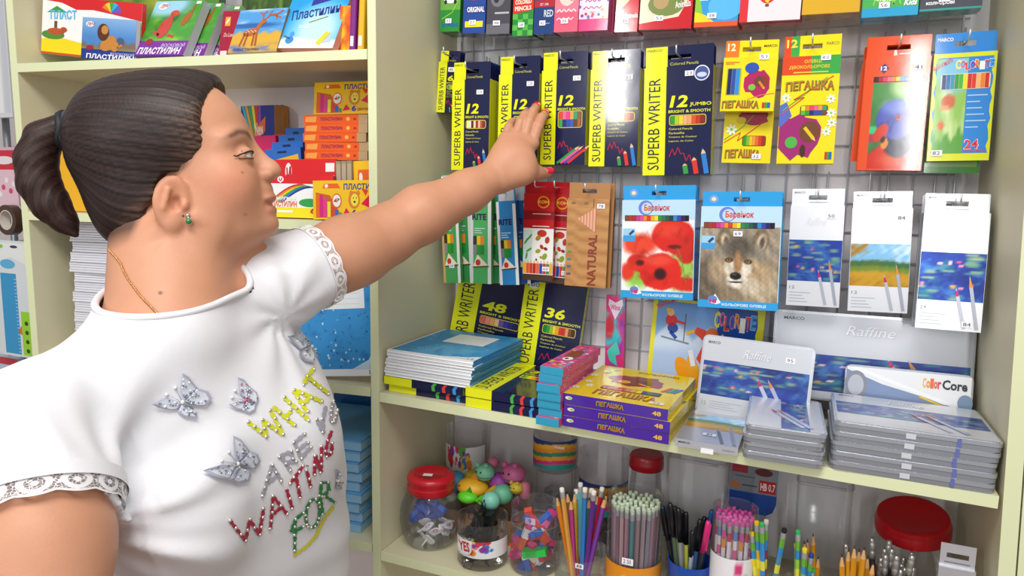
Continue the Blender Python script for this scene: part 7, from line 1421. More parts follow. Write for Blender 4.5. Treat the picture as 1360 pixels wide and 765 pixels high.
# ---- upper shelf
def a_back(b, w, h): b.raster(0, 0, w, h, 24, 16, lambda X, Z: mixc(mixc(base(X, '#5f8f3a'), hexa('#2f5f2a'), noise2(X, Z, 2, 2)), hexa('#c9b83a'), noise2(X, Z, 3, 12)-.3), 1); b.rect(0, 0, w*.06, h*.45, '#2a3f9a', 2)
o, w, h = placeL('clay_box', 'green jungle box behind the white carton, blue lower edge', (43.5, -30), (196, -26), (46.5, 81.5), .180, ZS1, .02, .02); bx(o, w, h, .02, '#27458a', a_back, side='#2f5f2a')
def a_white(b, w, h):
    b.rect(0, 0, w, h, '#f4f4f2', 1); b.poly([(0, 0), (w, 0), (w, h*.12), (w*.5, h*.22), (w*.2, h*.30), (0, h*.26)], '#f0d81c', 2); b.rect(0, 0, w, h*.035, '#c8502a', 3)
    b.poly([(0, h), (0, h*.93), (w*.2, h*.90), (w*.35, h*.80), (w*.52, h*.82), (w*.7, h*.78), (w, h*.70), (w, h)], '#d8262a', 2); sun(b, w*.70, h*.80, w*.10, ['#8a4ab0', '#3a6ac8', '#3ab0d8', '#3aa84a', '#f0d02a', '#e8832a', '#d8302a'], 3)
    b.text('ПЛАСТ', w*.09, h*.60, w*.36, h*.76, '#58b8e8', 5, 2, rot=.06); b.poly([(w*.05, h*.72), (w*.15, h*.84), (w*.26, h*.74)], '#3a9a3a', 4); b.poly([(w*.13, h*.58), (w*.13, h*.40), (w*.16, h*.40), (w*.16, h*.58)], '#6a4a2a', 4); b.ell(w*.12, h*.34, w*.12, h*.08, '#4a8a34', 4); b.ell(w*.15, h*.40, w*.09, h*.06, '#b8502a', 5); b.ell(w*.23, h*.44, w*.035, h*.045, '#b8502a', 6)
o, w, h = placeL('clay_box', 'white clay carton with red top and yellow foot', (54, -6), (186, 5), (59, 81.5), .050, ZS1, .010, .02); bx(o, w, h, .010, '#eeeeea', a_white, side='#d8262a')
def a_lion(b, w, h):
    b.raster(0, h*.22, w, h, 30, 20, lambda X, Z: mixc(mixc(mixc(base(X, '#4f86c8'), hexa('#9fc4e8'), (Z-.4)*1.2), hexa('#7a6a5a'), (.3+.15*noise2(X, Z*0, 3, 4)-Z)/.1), hexa('#9a8a4a'), (.12-Z)/.1), 1); b.rect(0, 0, w, h*.24, '#26398a', 2)
    b.ell(w*.50, h*.40, w*.16, h*.16, '#c8843a', 3, 16, .5); b.ell(w*.62, h*.34, w*.08, h*.13, '#c8843a', 4, 14); b.ell(w*.40, h*.66, w*.11, h*.21, '#5a3320', 4); b.ell(w*.43, h*.72, w*.065, h*.11, '#c98a44', 5); b.line([(w*.66, h*.3), (w*.76, h*.38)], .004, '#c8843a', 4); b.ell(w*.72, h*.46, w*.07, h*.10, '#4a5a7a', 3)
    b.ell(w*.15, h*.84, w*.08, h*.07, '#e8ecf2', 4); b.text('ЛУЧ', w*.09, h*.80, w*.22, h*.88, '#c8242c', 5, 2, shear=.3); b.text('ВОСКОВОЙ', w*.55, h*.13, w*.98, h*.20, '#d9dcf0', 4, 0, shear=.2); b.text('ПЛАСТИЛИН', w*.10, h*.01, w*.98, h*.13, '#f4f4f8', 4, 2, shear=.1); b.ell(w*.16, h*.27, w*.07, h*.06, '#a02a3a', 4)
o, w, h = placeL('clay_box', 'blue clay box with a maned animal on a rock', (110, 22.5), (182, 27), (118, 81), .036, ZS1, .009, .04); bx(o, w, h, .009, '#2a4a9a', a_lion, side='#d8d8dc')
def a_dino(b, w, h):
    b.raster(0, h*.22, w, h, 24, 24, lambda X, Z: mixc(mixc(mixc(base(X, '#4a9a3a'), hexa('#8ac83a'), noise2(X, Z, 2, 6)), hexa('#2f6a34'), noise2(X, Z, 3, 16)-.2), hexa('#9fd4ec'), ellm(X, Z, .25, .9, .5, .25, .6)), 1); b.rect(0, 0, w, h*.26, '#7a2f9a', 2)
    b.ell(w*.40, h*.50, w*.12, h*.20, '#c8443a', 4, 16, -.2); b.ell(w*.50, h*.76, w*.09, h*.06, '#d0503a', 5); b.line([(w*.46, h*.66), (w*.47, h*.76)], .009, '#c8443a', 5); b.line([(w*.34, h*.36), (w*.2, h*.42)], .006, '#c8443a', 4); b.line([(w*.52, h*.36), (w*.66, h*.33)], .006, '#c8443a', 4); b.ell(w*.78, h*.66, w*.07, h*.14, '#a8622a', 4, 14, -.4); b.line([(w*.84, h*.78), (w*.86, h*.92)], .004, '#a8622a', 4)
    b.ell(w*.20, h*.90, w*.11, h*.07, '#e8ecf2', 4); b.text('ЛУЧ', w*.13, h*.86, w*.28, h*.94, '#c8242c', 5, 2, shear=.3); b.text('ВОСКОВОЙ', w*.48, h*.15, w*.95, h*.22, '#e8d8f4', 4, 0, shear=.2); b.text('ПЛАСТИЛИН', w*.04, h*.02, w*.90, h*.14, '#f4f0f8', 4, 2, shear=.1); b.ell(w*.20, h*.24, w*.08, h*.06, '#a02a3a', 4); b.rect(w*.86, h*.93, w*.96, h*.98, '#f0f0f2', 4)
o, w, h = placeL('clay_box', 'purple footed clay box with a red lizard, frontmost of three', (208.5, 2), (272, 0), (176.5, 79), .030, ZS1, .018); bx(o, w, h, .018, '#6a2f8a', a_dino, side='#b9bcc4')
for k in (1, 2): q = dup(o, None, None, ('second' if k == 1 else 'third')+' purple clay box behind the red lizard box, grey side showing', None); q.location = Vector(np.array(o.location)+LN*.0255*k+LU*.022*k)
def a_lux(b, w, h): b.rect(0, 0, w, h, '#a51c3a', 1); b.rect(w*.05, h*.70, w*.13, h*.88, '#e8a83a', 2); b.text('De Luxe', w*.05, h*.48, w*.20, h*.56, '#f0d8d0', 3, 0, shear=.2); b.poly([(0, 0), (w*.2, 0), (w*.24, h*.14), (0, h*.06)], '#d8382a', 3); b.rect(w*.03, h*.07, w*.13, h*.2, '#e9dcd8', 4); b.line([(w*.07, h*.75), (w*.11, h*.84)], .003, '#f4ece4', 4)
o, w, h = placeL('clay_box', 'crimson clay box with gold square, behind the fawn box', (297, 15), (384, 11), (270, 77), .085, ZS1, .018, .22); bx(o, w, h, .018, '#8f1832', a_lux, side='#8f1832')
q = dup(o, None, None, 'second crimson clay box standing behind the first crimson one'); q.location = Vector(np.array(o.location)+LN*.022+LU*.004)
def a_bam(b, w, h): b.raster(0, 0, w, h, 20, 12, lambda X, Z: mixc(mixc(base(X, '#3a5a2a'), hexa('#7a9a3a'), noise2(X*6, Z*.6, 2, 3)), hexa('#1f3018'), noise2(X*5, Z, 3, 8)), 1)
o, w, h = placeL('clay_box', 'dark green bamboo picture box behind the fawn box', (322, -12), (402, -14), (300, 76), .150, ZS1, .016, .05); bx(o, w, h, .016, '#2f4a24', a_bam)
def a_deer(b, w, h):
    b.raster(0, 0, w, h, 30, 26, lambda X, Z: mixc(mixc(mixc(mixc(base(X, '#4f9ad8'), hexa('#e8eef4'), noise2(X*.6, Z*2, 2, 4)+.1), hexa('#2f62a8'), ellm(X, Z, .3, .62, .6, .06, .5)), hexa('#d8a83a'), (.48+.04*noise2(X, Z*0, 4, 3)-Z)/.06), hexa('#6a7ab0'), np.clip((.22-Z)/.1, 0, 1)*(.4+noise2(X, Z, 5, 9))), 1)
    b.ell(w*.36, h*.46, w*.16, h*.09, '#b8642a', 3, 16, .25); b.line([(w*.46, h*.5), (w*.53, h*.66)], .008, '#b8642a', 4); b.ell(w*.56, h*.69, w*.07, h*.05, '#b8642a', 5, 12, .3)
    for x0, x1 in ((.25, .20), (.31, .29), (.44, .46), (.49, .53)): b.line([(w*x0, h*.44), (w*x1, h*.14)], .004, '#a8582a', 3)
    for k in range(9): b.ell(w*(.26+.025*k), h*(.46+.02*((k*5) % 3)), .001, .001, '#f0e4d4', 4, 6)
    for pts_ in ([(.55, .73), (.52, .86), (.58, .95)], [(.57, .73), (.66, .84), (.80, .86), (.92, .95)], [(.66, .84), (.68, .95)], [(.80, .86), (.82, .74)], [(.52, .86), (.44, .92)], [(.72, .85), (.90, .78)]): b.line([(w*x, h*z) for x, z in pts_], .0028, '#b8622c', 5)
    b.text('ПЛАСТИЛИН', w*.10, h*.03, w*.62, h*.09, '#3a3a6a', 6, 1)
o, w, h = placeL('clay_box', 'clay box with a spotted fawn under blue sky', (320, 14), (383.5, 10), (300.5, 74.5), .018, ZS1, .014); bx(o, w, h, .014, '#c9b08a', a_deer, side='#8a6a3a')
def a_blue(b, w, h):
    b.raster(0, 0, w, h, 20, 26, lambda X, Z: mixc(mixc(base(X, '#2fa0e0'), hexa('#bfe4f6'), ellm(X, Z, .62, .30, .4, .4, .9)), hexa('#eef4f8'), (.16+.03*np.sin(X*6)-Z)/.04), 1); b.text('Пластилин', w*.13, h*.45, w*.93, h*.62, '#243a8a', 4, 1, rot=.20); b.poly([(w*.38, h*.70), (w*.70, h*.80), (w*.70, h*.90), (w*.38, h*.80)], '#3a3f9a', 3); b.ell(w*.22, h*.13, w*.07, h*.06, '#3a8ad0', 4); b.ell(w*.23, h*.23, w*.04, h*.04, '#4a9ae0', 4); b.line([(w*.10, h*.2), (w*.22, h*.15)], .003, '#5a6a7a', 4); b.line([(w*.72, h*.06), (w*.84, h*.26)], .010, '#e8d03a', 5); b.poly([(w*.78, h*.08), (w*.92, h*.10), (w*.90, h*.26)], '#b8cbd8', 4); b.text('ЛУЧ', w*.18, h*.92, w*.34, h*.99, '#c8242c', 5, 2, shear=.3); b.line([(w*.45, h*.42), (w*.74, h*.52)], .002, '#8a9a3a', 5); para(b, w*.3, h*.36, w*.6, 2, .004, '#e4f2fa', 4)
o, w, h = placeL('clay_box', 'sky blue clay box with slanting blue script', (394, -14), (470, -16), (360.5, 72), .020, ZS1, .016); bx(o, w, h, .016, '#c98a84', a_blue, side='#d8a094')
o, w, h = placeL('clay_box', 'box with orange flame picture beside the purple folder', (452, 8), (478, 7), (447, 67), .050, ZS1, .012, .08); bx(o, w, h, .012, '#d8782a', lambda b, w, h: b.raster(0, 0, w, h, 10, 16, lambda X, Z: mixc(mixc(base(X, '#e86a2a'), hexa('#f0d02a'), noise2(X, Z, 2, 3)+.2), hexa('#c82a3a'), noise2(X, Z, 3, 8)-.2), 1), side='#e8a02a')
for nm, x0, x1, c, lab in (('folder', 466, 474.5, '#7a1f7c', 'purple plastic folder standing on the upper left shelf'), ('folder', 477, 486, '#e2b416', 'yellow plastic folder standing beside the post')):
    o, w, h = placeL(nm, lab, (x0, -20), (x1, -20), (x0-1, 66), .03, ZS1, .12, 0, cat='folder'); b = B(); b.prism(rrect(w, .12, w*.3, 3), 0, h, c); b.build('cover', PLAST(), o); b = B(); b.box(w*.25, w*.75, -.0006, 0, h*.1, h*.25, '#e9e4ee'); b.build('spine_label', SATIN(), o)
# ---- second shelf
def a_new(b, w, h): b.rect(0, 0, w, h, '#1f2a8a', 1); [b.poly([(w*(.02+.10*i), h), (w*(.10+.10*i), h), (w*(.5+.02*i), h*.45), (w*(.46+.02*i), h*.45)], c, 2) for i, c in enumerate(('#3ab0d8', '#e8a02a', '#3aa84a', '#f0d02a', '#d8302a', '#8a4ab0'))]; b.poly([(w*.38, h*.66), (w*.72, h*.76), (w*.74, h*.90), (w*.40, h*.78)], '#e86a2a', 3); b.text('New', w*.44, h*.72, w*.68, h*.84, '#f6f0e8', 4, 1, rot=.12); b.rect(w*.2, h*.16, w*.8, h*.27, '#e8408a', 4); b.rect(w*.2, h*.06, w*.75, h*.13, '#f0ecf0', 4)
for k in range(3):
    o, w, h = placeL('clay_box', ('frontmost', 'middle', 'rearmost')[k]+' navy clay box with rainbow rays and orange side', (320+7*k, 141-.5*k), (364+6*k, 139.5), (324+7*k, 208), .200+.0205*k, zS2, .019, .03, group='navy rainbow boxes'); bx(o, w, h, .019, '#d8902a', a_new, side='#e0962c')
def a_pink(b, w, h): b.rect(0, 0, w, h, '#e0246c', 1); b.rect(w*.15, h*.3, w*.75, h*.75, '#f0e4ec', 2); b.line([(w*(.2+.06*i), h*(.4+.2*(i % 2))) for i in range(9)], .002, '#c8246c', 3)
for k in range(3):
    o, w, h = placeL('clay_box', ('frontmost', 'middle', 'rearmost')[k]+' bright pink clay box near her face', (338+12*k, 181-1*k), (366+12*k, 180-1*k), (341+12*k, 240), .156+.0135*k, zS2, .012, .05, group='pink clay boxes'); bx(o, w, h, .012, '#c81f60', a_pink, side='#d02466')
def a_bagc(b, w, h): b.rect(0, 0, w, h, '#2a6ac0', 1); b.poly([(w*.05, h*.62), (w*.95, h*.74), (w*.92, h*.90), (w*.1, h*.82)], '#e8b82a', 2); b.line([(w*(.15+.09*i), h*(.70+.08*(i % 2))) for i in range(9)], .003, '#d8402a', 3); b.ell(w*.12, h*.72, w*.10, h*.08, '#d8302a', 4); b.rect(w*.35, h*.93, w*.6, h*.96, '#14204a', 3)
for k in range(4):
    o, w, h = placeL('clay_pack', ('first', 'second', 'third', 'fourth')[k]+' blue hanging pack from the front, on the second left shelf', (352+9*k, 199-9.5*k), (399+3*k, 195-8.5*k), (355+9*k, 262-9*k), .104+.0136*k, zS2, .012, .04, cat='clay pack', group='blue packs'); bx(o, w, h, .012, '#2358a8', a_bagc, side='#1d4a94')
def a_red(b, w, h):
    b.rect(0, 0, w, h, '#dc1f26', 1); b.poly([(w*.62, h*.1), (w*.98, h*.25), (w*.98, h*.72), (w*.68, h*.62)], '#5fb4e0', 2); b.ell(w*.24, h*.78, w*.055, h*.16, '#f4eef0', 3); b.poly([(w*.19, h*.74), (w*.24, h*.58), (w*.30, h*.76)], '#f4eef0', 3); b.line([(w*.215, h*.86), (w*.22, h*.72), (w*.25, h*.72), (w*.27, h*.88), (w*.28, h*.72)], .003, '#c8243c', 4); b.rect(w*.84, h*.78, w*.98, h*.93, '#f2f0f2', 4)
o, w, h = placeL('clay_box', 'plain red clay box with white heart mark, rear one', (364, 212), (446, 211), (367, 286), .075, zS2, .020, .06); bx(o, w, h, .020, '#c41a20', a_red, side='#8a8072')
def a_rain(b, w, h):
    b.rect(0, 0, w, h, '#f2f4f6', 1); b.rect(0, h*.80, w, h, '#dc1f26', 2); b.rect(0, 0, w, h*.24, '#f0e01c', 2)
    for i, c in enumerate(('#d8302a', '#e8832a', '#f0d02a', '#3aa84a', '#2f7ac8', '#2a3a8a')): b.poly([(w*(.05+.03*i)+w*.5*t, h*(.40-.012*i)+h*.40*math.sin(t*1.7)) for t in np.linspace(0, 1, 8)]+[(w*(.075+.03*i)+w*.5*t, h*(.40-.012*i)+h*.37*math.sin(t*1.7)) for t in np.linspace(1, 0, 8)], c, 3)
    b.ell(w*.20, h*.90, w*.05, h*.07, '#f4eef0', 3); b.poly([(w*.15, h*.88), (w*.20, h*.81), (w*.25, h*.88)], '#f4eef0', 3.5); b.line([(w*.18, h*.93), (w*.185, h*.87), (w*.21, h*.87), (w*.225, h*.94)], .002, '#c8243c', 4); b.text('мягкий', w*.13, h*.42, w*.46, h*.51, '#f6f6f8', 4, 2); b.text('ПЛАСТИЛИН', w*.02, h*.25, w*.46, h*.39, '#e06a1c', 4, 2); b.ell(w*.66, h*.36, w*.17, h*.10, '#2fa04a', 4); b.ell(w*.83, h*.42, w*.10, h*.14, '#d8302a', 5); [b.ell(w*x, h*z, w*.018, h*.025, '#1c1414', 6, 8) for x, z in ((.80, .45), (.86, .40), (.82, .36), (.87, .49))]; b.ell(w*.84, h*.58, w*.05, h*.05, '#2a2a2a', 5); b.text('6', w*.66, h*.11, w*.75, h*.26, '#c8302a', 5, 2, shear=.3); para(b, w*.1, h*.12, w*.4, 1, .003, '#f6f6f0', 4, .004)
o, w, h = placeL('clay_box', 'rainbow and ladybird clay box with yellow foot', (356, 232), (442, 233.5), (357, 287), .035, zS2, .020, .06); bx(o, w, h, .020, '#e0d41c', a_rain, side='#c8202a')
def a_yel(b, w, h):
    b.rect(0, 0, w, h, '#f0c21c', 1); b.poly([(w*.17, h*.80), (w*.48, h*.80), (w*.44, h*.92), (w*.20, h*.92)], '#e8641c', 2); b.ell(w*.24, h*.86, w*.03, h*.05, '#f4ece4', 3); b.text('ПЛАСТИЛИН', w*.54, h*.76, w*1.28, h*.92, '#2a3f9a', 3, 2) if 0 else b.text('ПЛАСТИ', w*.54, h*.76, w*.99, h*.92, '#2a3f9a', 3, 2)
    b.poly([(w*.05, h*.05), (w*.05, h*.70), (w*.30, h*.62), (w*.42, h*.30), (w*.52, h*.05)], '#c8641c', 2)
    for i, c in enumerate(('#e8641c', '#d81f7c', '#e83a8a', '#f0e02a', '#d84a2a', '#2f6ac8', '#2fa04a')): z1 = .66-.07*max(0, i-1)-.02*i if i < 4 else .34-.08*(i-4); b.rect(w*(.055+.066*i), h*.06, w*(.112+.066*i), h*z1, c, 3)
    b.ell(w*.42, h*.48, w*.085, h*.19, '#e8641c', 4, 20); b.ell(w*.42, h*.48, w*.068, h*.155, '#f4f0ec', 5, 20); b.poly([(w*.36, h*.46), (w*.42, h*.56), (w*.42, h*.44)], '#d8302a', 6); b.poly([(w*.42, h*.44), (w*.48, h*.52), (w*.44, h*.56)], '#3aa04a', 6)
    b.ell(w*.72, h*.50, w*.10, h*.22, '#d8822a', 4); b.ell(w*.73, h*.50, w*.065, h*.16, '#f0d84a', 5); b.ell(w*.67, h*.68, w*.03, h*.06, '#d8822a', 5); b.ell(w*.79, h*.68, w*.03, h*.06, '#d8822a', 5); b.ell(w*.73, h*.45, w*.02, h*.03, '#3a2a1c', 6, 8); b.ell(w*.71, h*.55, w*.008, h*.02, '#2a1c14', 6, 6); b.ell(w*.76, h*.55, w*.008, h*.02, '#2a1c14', 6, 6)
    b.poly([(w*.84, h*.40), (w*.99, h*.64), (w*.99, h*.30)], '#d81f4a', 4); b.poly([(w*.84, h*.80), (w*.96, h*.74), (w*.92, h*.60)], '#d8402a', 4); b.poly([(w*.52, h*.10), (w*.58, h*.30), (w*.66, h*.14)], '#d81f4a', 4); b.text('6', w*.68, h*.08, w*.76, h*.26, '#2a3f9a', 5, 2); b.text('цветов', w*.78, h*.08, w*.97, h*.18, '#a8641c', 5, 1)
o, w, h = placeL('clay_box', 'yellow lion clay box standing in front, lowest right corner', (415.5, 240), (492, 239), (419, 290.5), .012, zS2, .016, .05); bx(o, w, h, .016, '#e0b41c', a_yel, side='#b8863c')
for k in range(3):
    o, w, h = placeL('clay_box', ('first', 'second', 'third')[k]+' cardboard sided box end between red and yellow boxes', (446+7.2*k, 214-.3*k), (452.5+7.2*k, 214-.3*k), (447+7.2*k, 262), .050, zS2, .03, 0, group='cardboard box ends'); bx(o, w, h, .03, '#9a8a72', lambda b, w, h: b.rect(w*.1, h*.05, w*.9, h*.95, '#b0a088', 1), mat=MATTE())
o, w, h = placeL('clay_box', 'small yellow box peeping out above the yellow lion box', (469, 214), (493, 213), (470, 262), .055, zS2, .016, .02); bx(o, w, h, .016, '#e8b81c', lambda b, w, h: (b.rect(0, 0, w, h, '#f0c01c', 1), b.poly([(w*.2, h*.6), (w*.9, h*.6), (w*.85, h*.85), (w*.25, h*.85)], '#e8641c', 2), b.ell(w*.4, h*.72, w*.1, h*.08, '#f4ece4', 3)))
o0 = None
for k in range(5):
    A_ = atL(404.5+.8*k*0, 211.5-11*0, .085); zt = Z0+zS2; w_ = np.linalg.norm(atL(488, 210, .085)-A_); hb_ = .0158
    P = A_.copy(); P[2] = float(atL(404, 212.5, .085)[2])+hb_*k*1.02
    if k == 0: zbase = P[2]
    o = empty('clay_box', ('lowest', 'second', 'middle', 'fourth', 'topmost')[k]+' orange clay box in the pile of five', 'modelling clay box', P+LU*(.002*math.sin(k*2.3)), (0, 0, TH+.01*math.sin(k*1.9)), 'orange clay boxes in a pile')
    def a_or(b, w, h): b.rect(0, 0, w*.86, h, '#ea5c14', 1); b.rect(w*.86, 0, w, h, '#b89a72', 1); b.poly([(w*.02, h*.22), (w*.19, h*.18), (w*.21, h*.85), (w*.03, h*.78)], '#f0a04a', 2); b.text('ПЛАСТИЛИН', w*.27, h*.32, w*.61, h*.72, '#8a1f5a', 3, 2); b.ell(w*.70, h*.52, w*.03, h*.22, '#f0b05a', 3); b.text('6', w*.78, h*.38, w*.83, h*.66, '#8a2a2a', 3, 1)
    bx(o, w_, hb_, .12, '#dc5614', a_or, side='#b89a72')
# cardboard carton that carries the pile, hidden behind the red boxes
o = empty('cardboard_box', 'brown carton under the pile of orange clay boxes', 'box', atL(404.5, 212, .102)*[1, 1, 0]+np.array([0, 0, Z0+zS2+.0006])+LU*.0, (0, 0, TH)); B().box(.012, w_-.002, 0, .09, 0, zbase-(Z0+zS2)-.0012, '#a88a66').build('carton_body', MATTE(), o)
o, w, h = placeL('clay_box', 'yellow lion clay box standing on top of the orange pile', (418, 114.5), (493, 112), (411.5, 157), .095, zS2, .016, .12, rest=False); bx(o, w, h, .016, '#e0b41c', a_yel, side='#b8863c'); o.location.z = zbase+hb_*1.02*5+.0012
# things at the left end of the second shelf, behind the ponytail
o, w, h = placeL('clay_box', 'plain yellow box behind the ponytail', (66, 186), (116, 186), (70, 262), .05, zS2, .02, .03); bx(o, w, h, .02, '#d8a01c', lambda b, w, h: b.rect(0, 0, w, h, '#e6ac1e', 1), mat=SATIN())
o, w, h = placeL('clay_box', 'purple and white box low behind the yellow one', (96, 245), (136, 245), (99, 268), .09, zS2, .05, 0); bx(o, w, h, .05, '#4a2a9a', lambda b, w, h: (b.rect(0, 0, w, h, '#4a2aa0', 1), b.rect(0, 0, w, h*.25, '#f0eef4', 2)))
o, w, h = placeL('glue_bottle', 'green bottle top above the ponytail', (43, 157), (57, 157), (45, 262), .10, zS2, .03, 0, cat='bottle'); b = B(); b.lathe([(w*.7, 0), (w*.72, .004), (w*.72, h*.7), (w*.5, h*.82), (w*.5, h*.84), (w*.55, h*.85), (w*.52, h), (w*.3, h*1.0)], 20, '#1f9a6a', cx=w*.7, cy=.03, cap0=True, cap1=True); b.build('bottle_body', PLAST(), o, True); b = B(); b.lathe([(w*.725, h*.2), (w*.725, h*.55)], 20, '#e9e4d0', cx=w*.7, cy=.03); b.build('label', SATIN(), o, True)
# ---- third shelf: paper packs and the blue exercise book
pk = atL(98, 400, .055); sP = Lc(pk)[0]
ztop = min(float(atL(110, 284, .12)[2])-Z0-zS3, zS2-.016-zS3-.004); npk = 13
for k in range(npk):
    o = empty('paper_pack', '%s white paper pack from the shelf in the pile behind her neck' % ORD[k] if k < 12 else 'topmost white paper pack in the pile behind her neck', 'paper pack', LO+LU*(sP+.004*math.sin(k*2.1))+LN*(.055+.003*math.sin(k*1.3))+np.array([0, 0, Z0+zS3+.0006+k*ztop/npk]), (0, 0, TH+.02*math.sin(k*2.9)), 'white paper packs'); hk = ztop/npk-.0006
    b = B(); [b.box(.0005*i, .155-.0004*i, .0006*((i*2) % 3), .19, hk*i/4, hk*(i+.85)/4, '#e6e6ef') for i in range(4)]; b.build('sheets', MATTE(), o); b = B(); b.box(-.0006, .157, -.001, .004, hk*.93, hk, '#d3d3e4'); b.build('wrapper', CH, o)
o, w, h = placeL('exercise_book', 'blue water drop exercise book standing on the third left shelf', (386, 374), (495, 368.5), (390, 506), .020, zS3, .006, .10, cat='notebook', H=.205); b = B(); b.box(0, w, .0004, .0056, 0, h, '#eef1f4'); b.build('pages', MATTE(), o)
b = B(); b.box(-.0005, w, 0, .0005, 0, h, '#f2f5f8'); b.plane(); b.raster(0, h*.06, w*.985, h, 30, 40, lambda X, Z: mixc(mixc(base(X, '#2f93d6'), hexa('#8fd0f0'), (Z-.45)*1.1+.3*noise2(X, Z, 1.2, 4)), hexa('#1f6fb8'), noise2(X, Z, 5, 8)-.3), 1); R_ = random.Random(9)
for k in range(150): u, v, s = R_.random(), R_.random()**1.5, R_.uniform(.0008, .0022); b.ell(w*(.02+.95*u), h*(.08+.70*v), s, s*1.2, R_.choice(['#1a5fa8', '#bfe4f8', '#2b7cc0']), 2+k*.005, 7)
b.rect(w*.40, h*.58, w*.88, h*.86, '#eaf0f4', 4); [b.rect(w*.45, h*(.62+.045*i), w*.83, h*(.622+.045*i), '#aebfcc', 5) for i in range(5)]; b.poly([(w*.70, h*.06), (w*.985, h*.06), (w*.985, h*.26), (w*.90, h*.14)], '#c9e2f2', 4); b.text('12', w*.90, h*.015, w*.97, h*.05, '#3a3d44', 5, 0); b.build('cover', SATIN(), o)
o, w, h = placeL('exercise_book', 'second blue exercise book right behind the standing one', (386, 374), (495, 368.5), (390, 506), .030, zS3, .006, .10, cat='notebook', H=.205); bx(o, w, h, .006, '#eef1f4', lambda b, w, h: b.rect(0, 0, w, h, '#2f8fd0', 1), nm='pages')
# ---- lowest shelf: stack of blue books in film and a dark sheet behind, imitating shade
sB = Lc(atL(440, 690, .03))[0]; zt4 = float(atL(470, 583, .04)[2])-Z0-zS4; nb4 = 9
for k in range(nb4):
    hk = zt4/nb4; o = empty('exercise_book', '%s pale blue exercise book from the bottom of the lowest left pile' % ORD[k], 'notebook', LO+LU*(-.205+.003*math.sin(k*2.7))+LN*(.03+.002*math.sin(k*1.9))+np.array([0, 0, Z0+zS4+.0006+k*hk]), (0, 0, TH+.012*math.sin(k*1.7)), 'pale blue exercise books'); b = B(); b.box(0, .165, 0, .20, 0, hk*.8, '#9fcbe8', front='#8fc0e4'); b.build('pages', MATTE(), o); b = B(); b.box(-.0004, .1655, -.0006, .2, hk*.8, hk*.94, '#5fa8dc'); b.build('cover', SATIN(), o)
o = empty('folder', 'dark blue sheet standing in for shade behind the pale blue pile', 'folder', LO+LU*(-.215)+LN*.244+np.array([0, 0, Z0+zS4+.0008]), (0, 0, TH)); b = B(); b.prism(rrect(.18, .215, .02, 4), 0, .006, '#17508c', ax='y'); b.build('cover', GLOSS(), o)  # folder-shaped sheet added; its dark blue imitates the shade above the pile
b = B(); b.plane((0, -.0002, 0)); b.ell(.12, .10, .05, .03, '#2f74ac', 1); b.rect(.02, .16, .16, .165, '#2a68a4', 1); b.build('printed_front', GLOSS(), o)
# ---- at the far left: a wire rack with hanging goods
YR = .06; X0 = -1.12; X1 = -.80
rk_ = empty('wire_rack', 'grey wire rack at the left edge with hanging goods', 'wire rack', (X0, YR+.05, 0)); wr_ = X1-X0-.01
for i in range(9): B().tube([(.004+i*wr_/8, 0, .02), (.004+i*wr_/8, 0, 2.0)], .0016, '#aab2bb').build('wire', WIRE, rk_, True)
for zz in (.3, .6, .85, 1.0, 1.145, 1.29, 1.44, 1.6, 1.8): B().tube([(0, .003, zz), (wr_, .003, zz)], .0016, '#aab2bb').build('wire', WIRE, rk_, True)
for x in (0, wr_): B().tube([(x, .004, 0), (x, .004, 2.05)], .008, '#8f959c', 10).build('post', STEEL(), rk_, True); B().box(x-.012, x+.012, -.12, .12, 0, .014, '#8f959c').build('foot', STEEL(), rk_)
def rackbox(name, label, cat, TL, TR, BL, y, t, col, art, mat=None, tab=True):
    A_ = atY(*TL, y); w_ = np.linalg.norm(atY(*TR, y)-A_); h_ = A_[2]-atY(*BL, y)[2]; o = empty(name, label, cat, (A_[0], y, A_[2]-h_)); b = B(); b.box(0, w_, 0, t, 0, h_, col); b.build('body', mat or SATIN(), o); b = B(); b.plane(); art(b, w_, h_); b.build('printed_front', mat or SATIN(), o)
    b = B(); b.tube([(w_/2, .002, h_-.004), (w_/2, YR+.05-y-.002, h_+.004)], .0016, '#c4c8ce', 6); b.build('hanger', STEEL(), o); return o, w_, h_
rackbox('poster_frame', 'white sheet in a red frame hanging on the rack', 'frame', (7, 8), (24, 6), (8, 150), .10, .006, '#c8303a', lambda b, w, h: (b.rect(.006, .006, w-.006, h-.006, '#f2ecee', 1), b.rect(w*.55, h*.1, w*.8, h*.9, '#e9d9de', 2)))
rackbox('plastic_bag', 'clear bag of white strips hanging at the upper left edge', 'bag', (-50, 2), (5, 0), (-46, 158), .07, .012, '#d9dadd', lambda b, w, h: [b.rect(w*(.05+.16*i), h*.04, w*(.17+.16*i), h*.98, ('#eceef0', '#c9ced4')[i % 2], 1) for i in range(6)])
rackbox('plastic_bag', 'red and pink flowered packet hanging on the rack', 'bag', (-32, 196), (20, 200), (-30, 272), .060, .018, '#d8b0c0', lambda b, w, h: (b.rect(0, h*.62, w, h*.95, '#d0283c', 1), b.ell(w*.7, h*.78, w*.25, h*.07, '#f0e4e8', 2), b.rect(0, 0, w, h*.62, '#e8c4d0', 1), [b.ell(w*(.1+.09*i), h*(.2+.3*((i*7) % 5)/5), w*.05, h*.05, ('#d8486a', '#f4ecf0')[i % 2], 2+i*.1, 8) for i in range(10)]))
p_ = atY(14, 292, .045); o = empty('tape_roll', 'roll of brown tape hanging in film on the rack', 'tape', (p_[0], .045, p_[2])); b = B(); r_ = .034
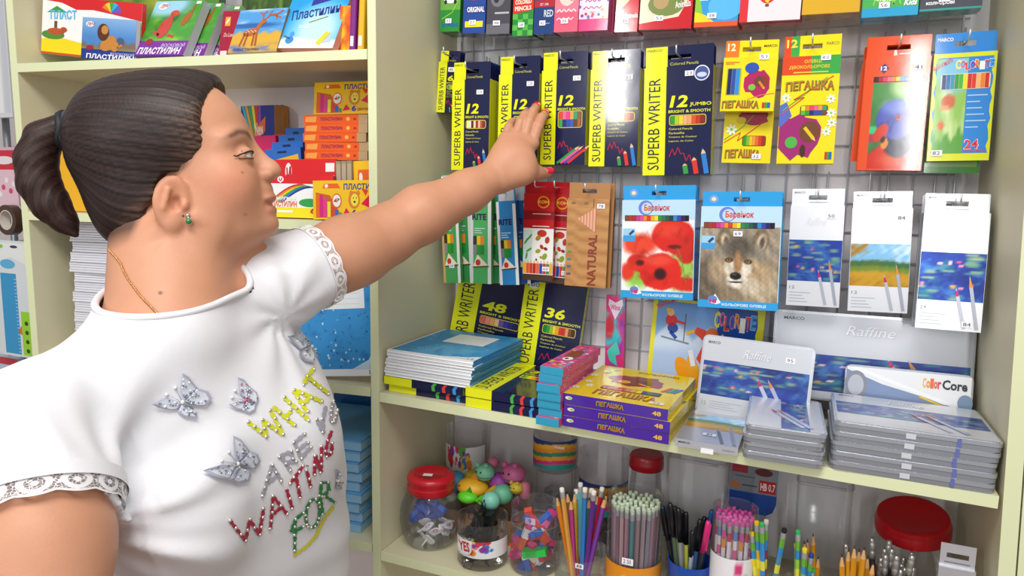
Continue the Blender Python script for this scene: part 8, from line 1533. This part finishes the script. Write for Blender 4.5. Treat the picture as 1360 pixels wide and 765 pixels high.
b.lathe([(r_*.66, -.010), (r_, -.010), (r_, .010), (r_*.66, .010), (r_*.66, -.010)], 36, '#4a3326'); m_ = b.mesh('tape', PLAST()); q = link('tape', m_, o); q.rotation_euler = (math.pi/2, 0, 0); smooth_by_angle(q, 40)
b = B(); b.lathe([(r_*.60, -.0105), (r_*.66, -.0105), (r_*.66, .0105), (r_*.60, .0105), (r_*.60, -.0105)], 36, '#d8cfc4'); q = link('core', b.mesh('core', MATTE()), o); q.rotation_euler = (math.pi/2, 0, 0)
b = B(); b.tube([(0, 0, r_*.60), (0, YR+.05-.045-.002, r_*.63)], .0016, '#c4c8ce', 6); b.build('hanger', STEEL(), o)
def a_rul(b, w, h):
    b.rect(0, 0, w, h, '#dfe6ea', 1); b.rect(w*.18, h*.02, w*.60, h*.72, '#2f9ad0', 2); [b.rect(w*.54, h*(.04+.03*i), w*(.60 if i % 2 else .585), h*(.044+.03*i), '#e8f2f8', 3) for i in range(22)]
    b.poly([(w*.55, h*.22), (w*1.0, h*.46), (w*1.0, h*.12), (w*.78, h*.16)], '#d8702a', 3); b.rect(w*.66, h*.02, w*.92, h*.40, '#9ad82c', 4); [b.ell(w*.79, h*(.06+.08*i), w*.05, h*.02, '#2a4a1c', 5, 8) for i in range(4)]; b.poly([(w*.0, h*.80), (w*.5, h*.86), (w*.9, h*.80), (w*1.0, h*.98), (0, h*.98)], '#f0f2f0', 3); b.ell(w*.4, h*.80, w*.2, h*.04, '#5ab4e0', 4); b.ell(w*.2, h*.95, w*.12, h*.02, '#8ad04a', 5); b.ell(w*.6, h*.95, w*.10, h*.012, '#2a3a5a', 5)
rackbox('ruler_set', 'pack with blue ruler, orange triangle and green ruler', 'ruler set', (-12, 318), (38, 322), (-8, 468), .030, .006, '#dfe6ea', a_rul, GLOSS())
rackbox('plastic_bag', 'pale blue bag hanging low on the rack at the left edge', 'bag', (-20, 470), (22, 472), (-18, 560), .055, .016, '#b8cfe4', lambda b, w, h: (b.rect(0, h*.9, w, h, '#c83a4a', 1), b.ell(w*.5, h*.6, w*.3, h*.15, '#dfe8f2', 2)))
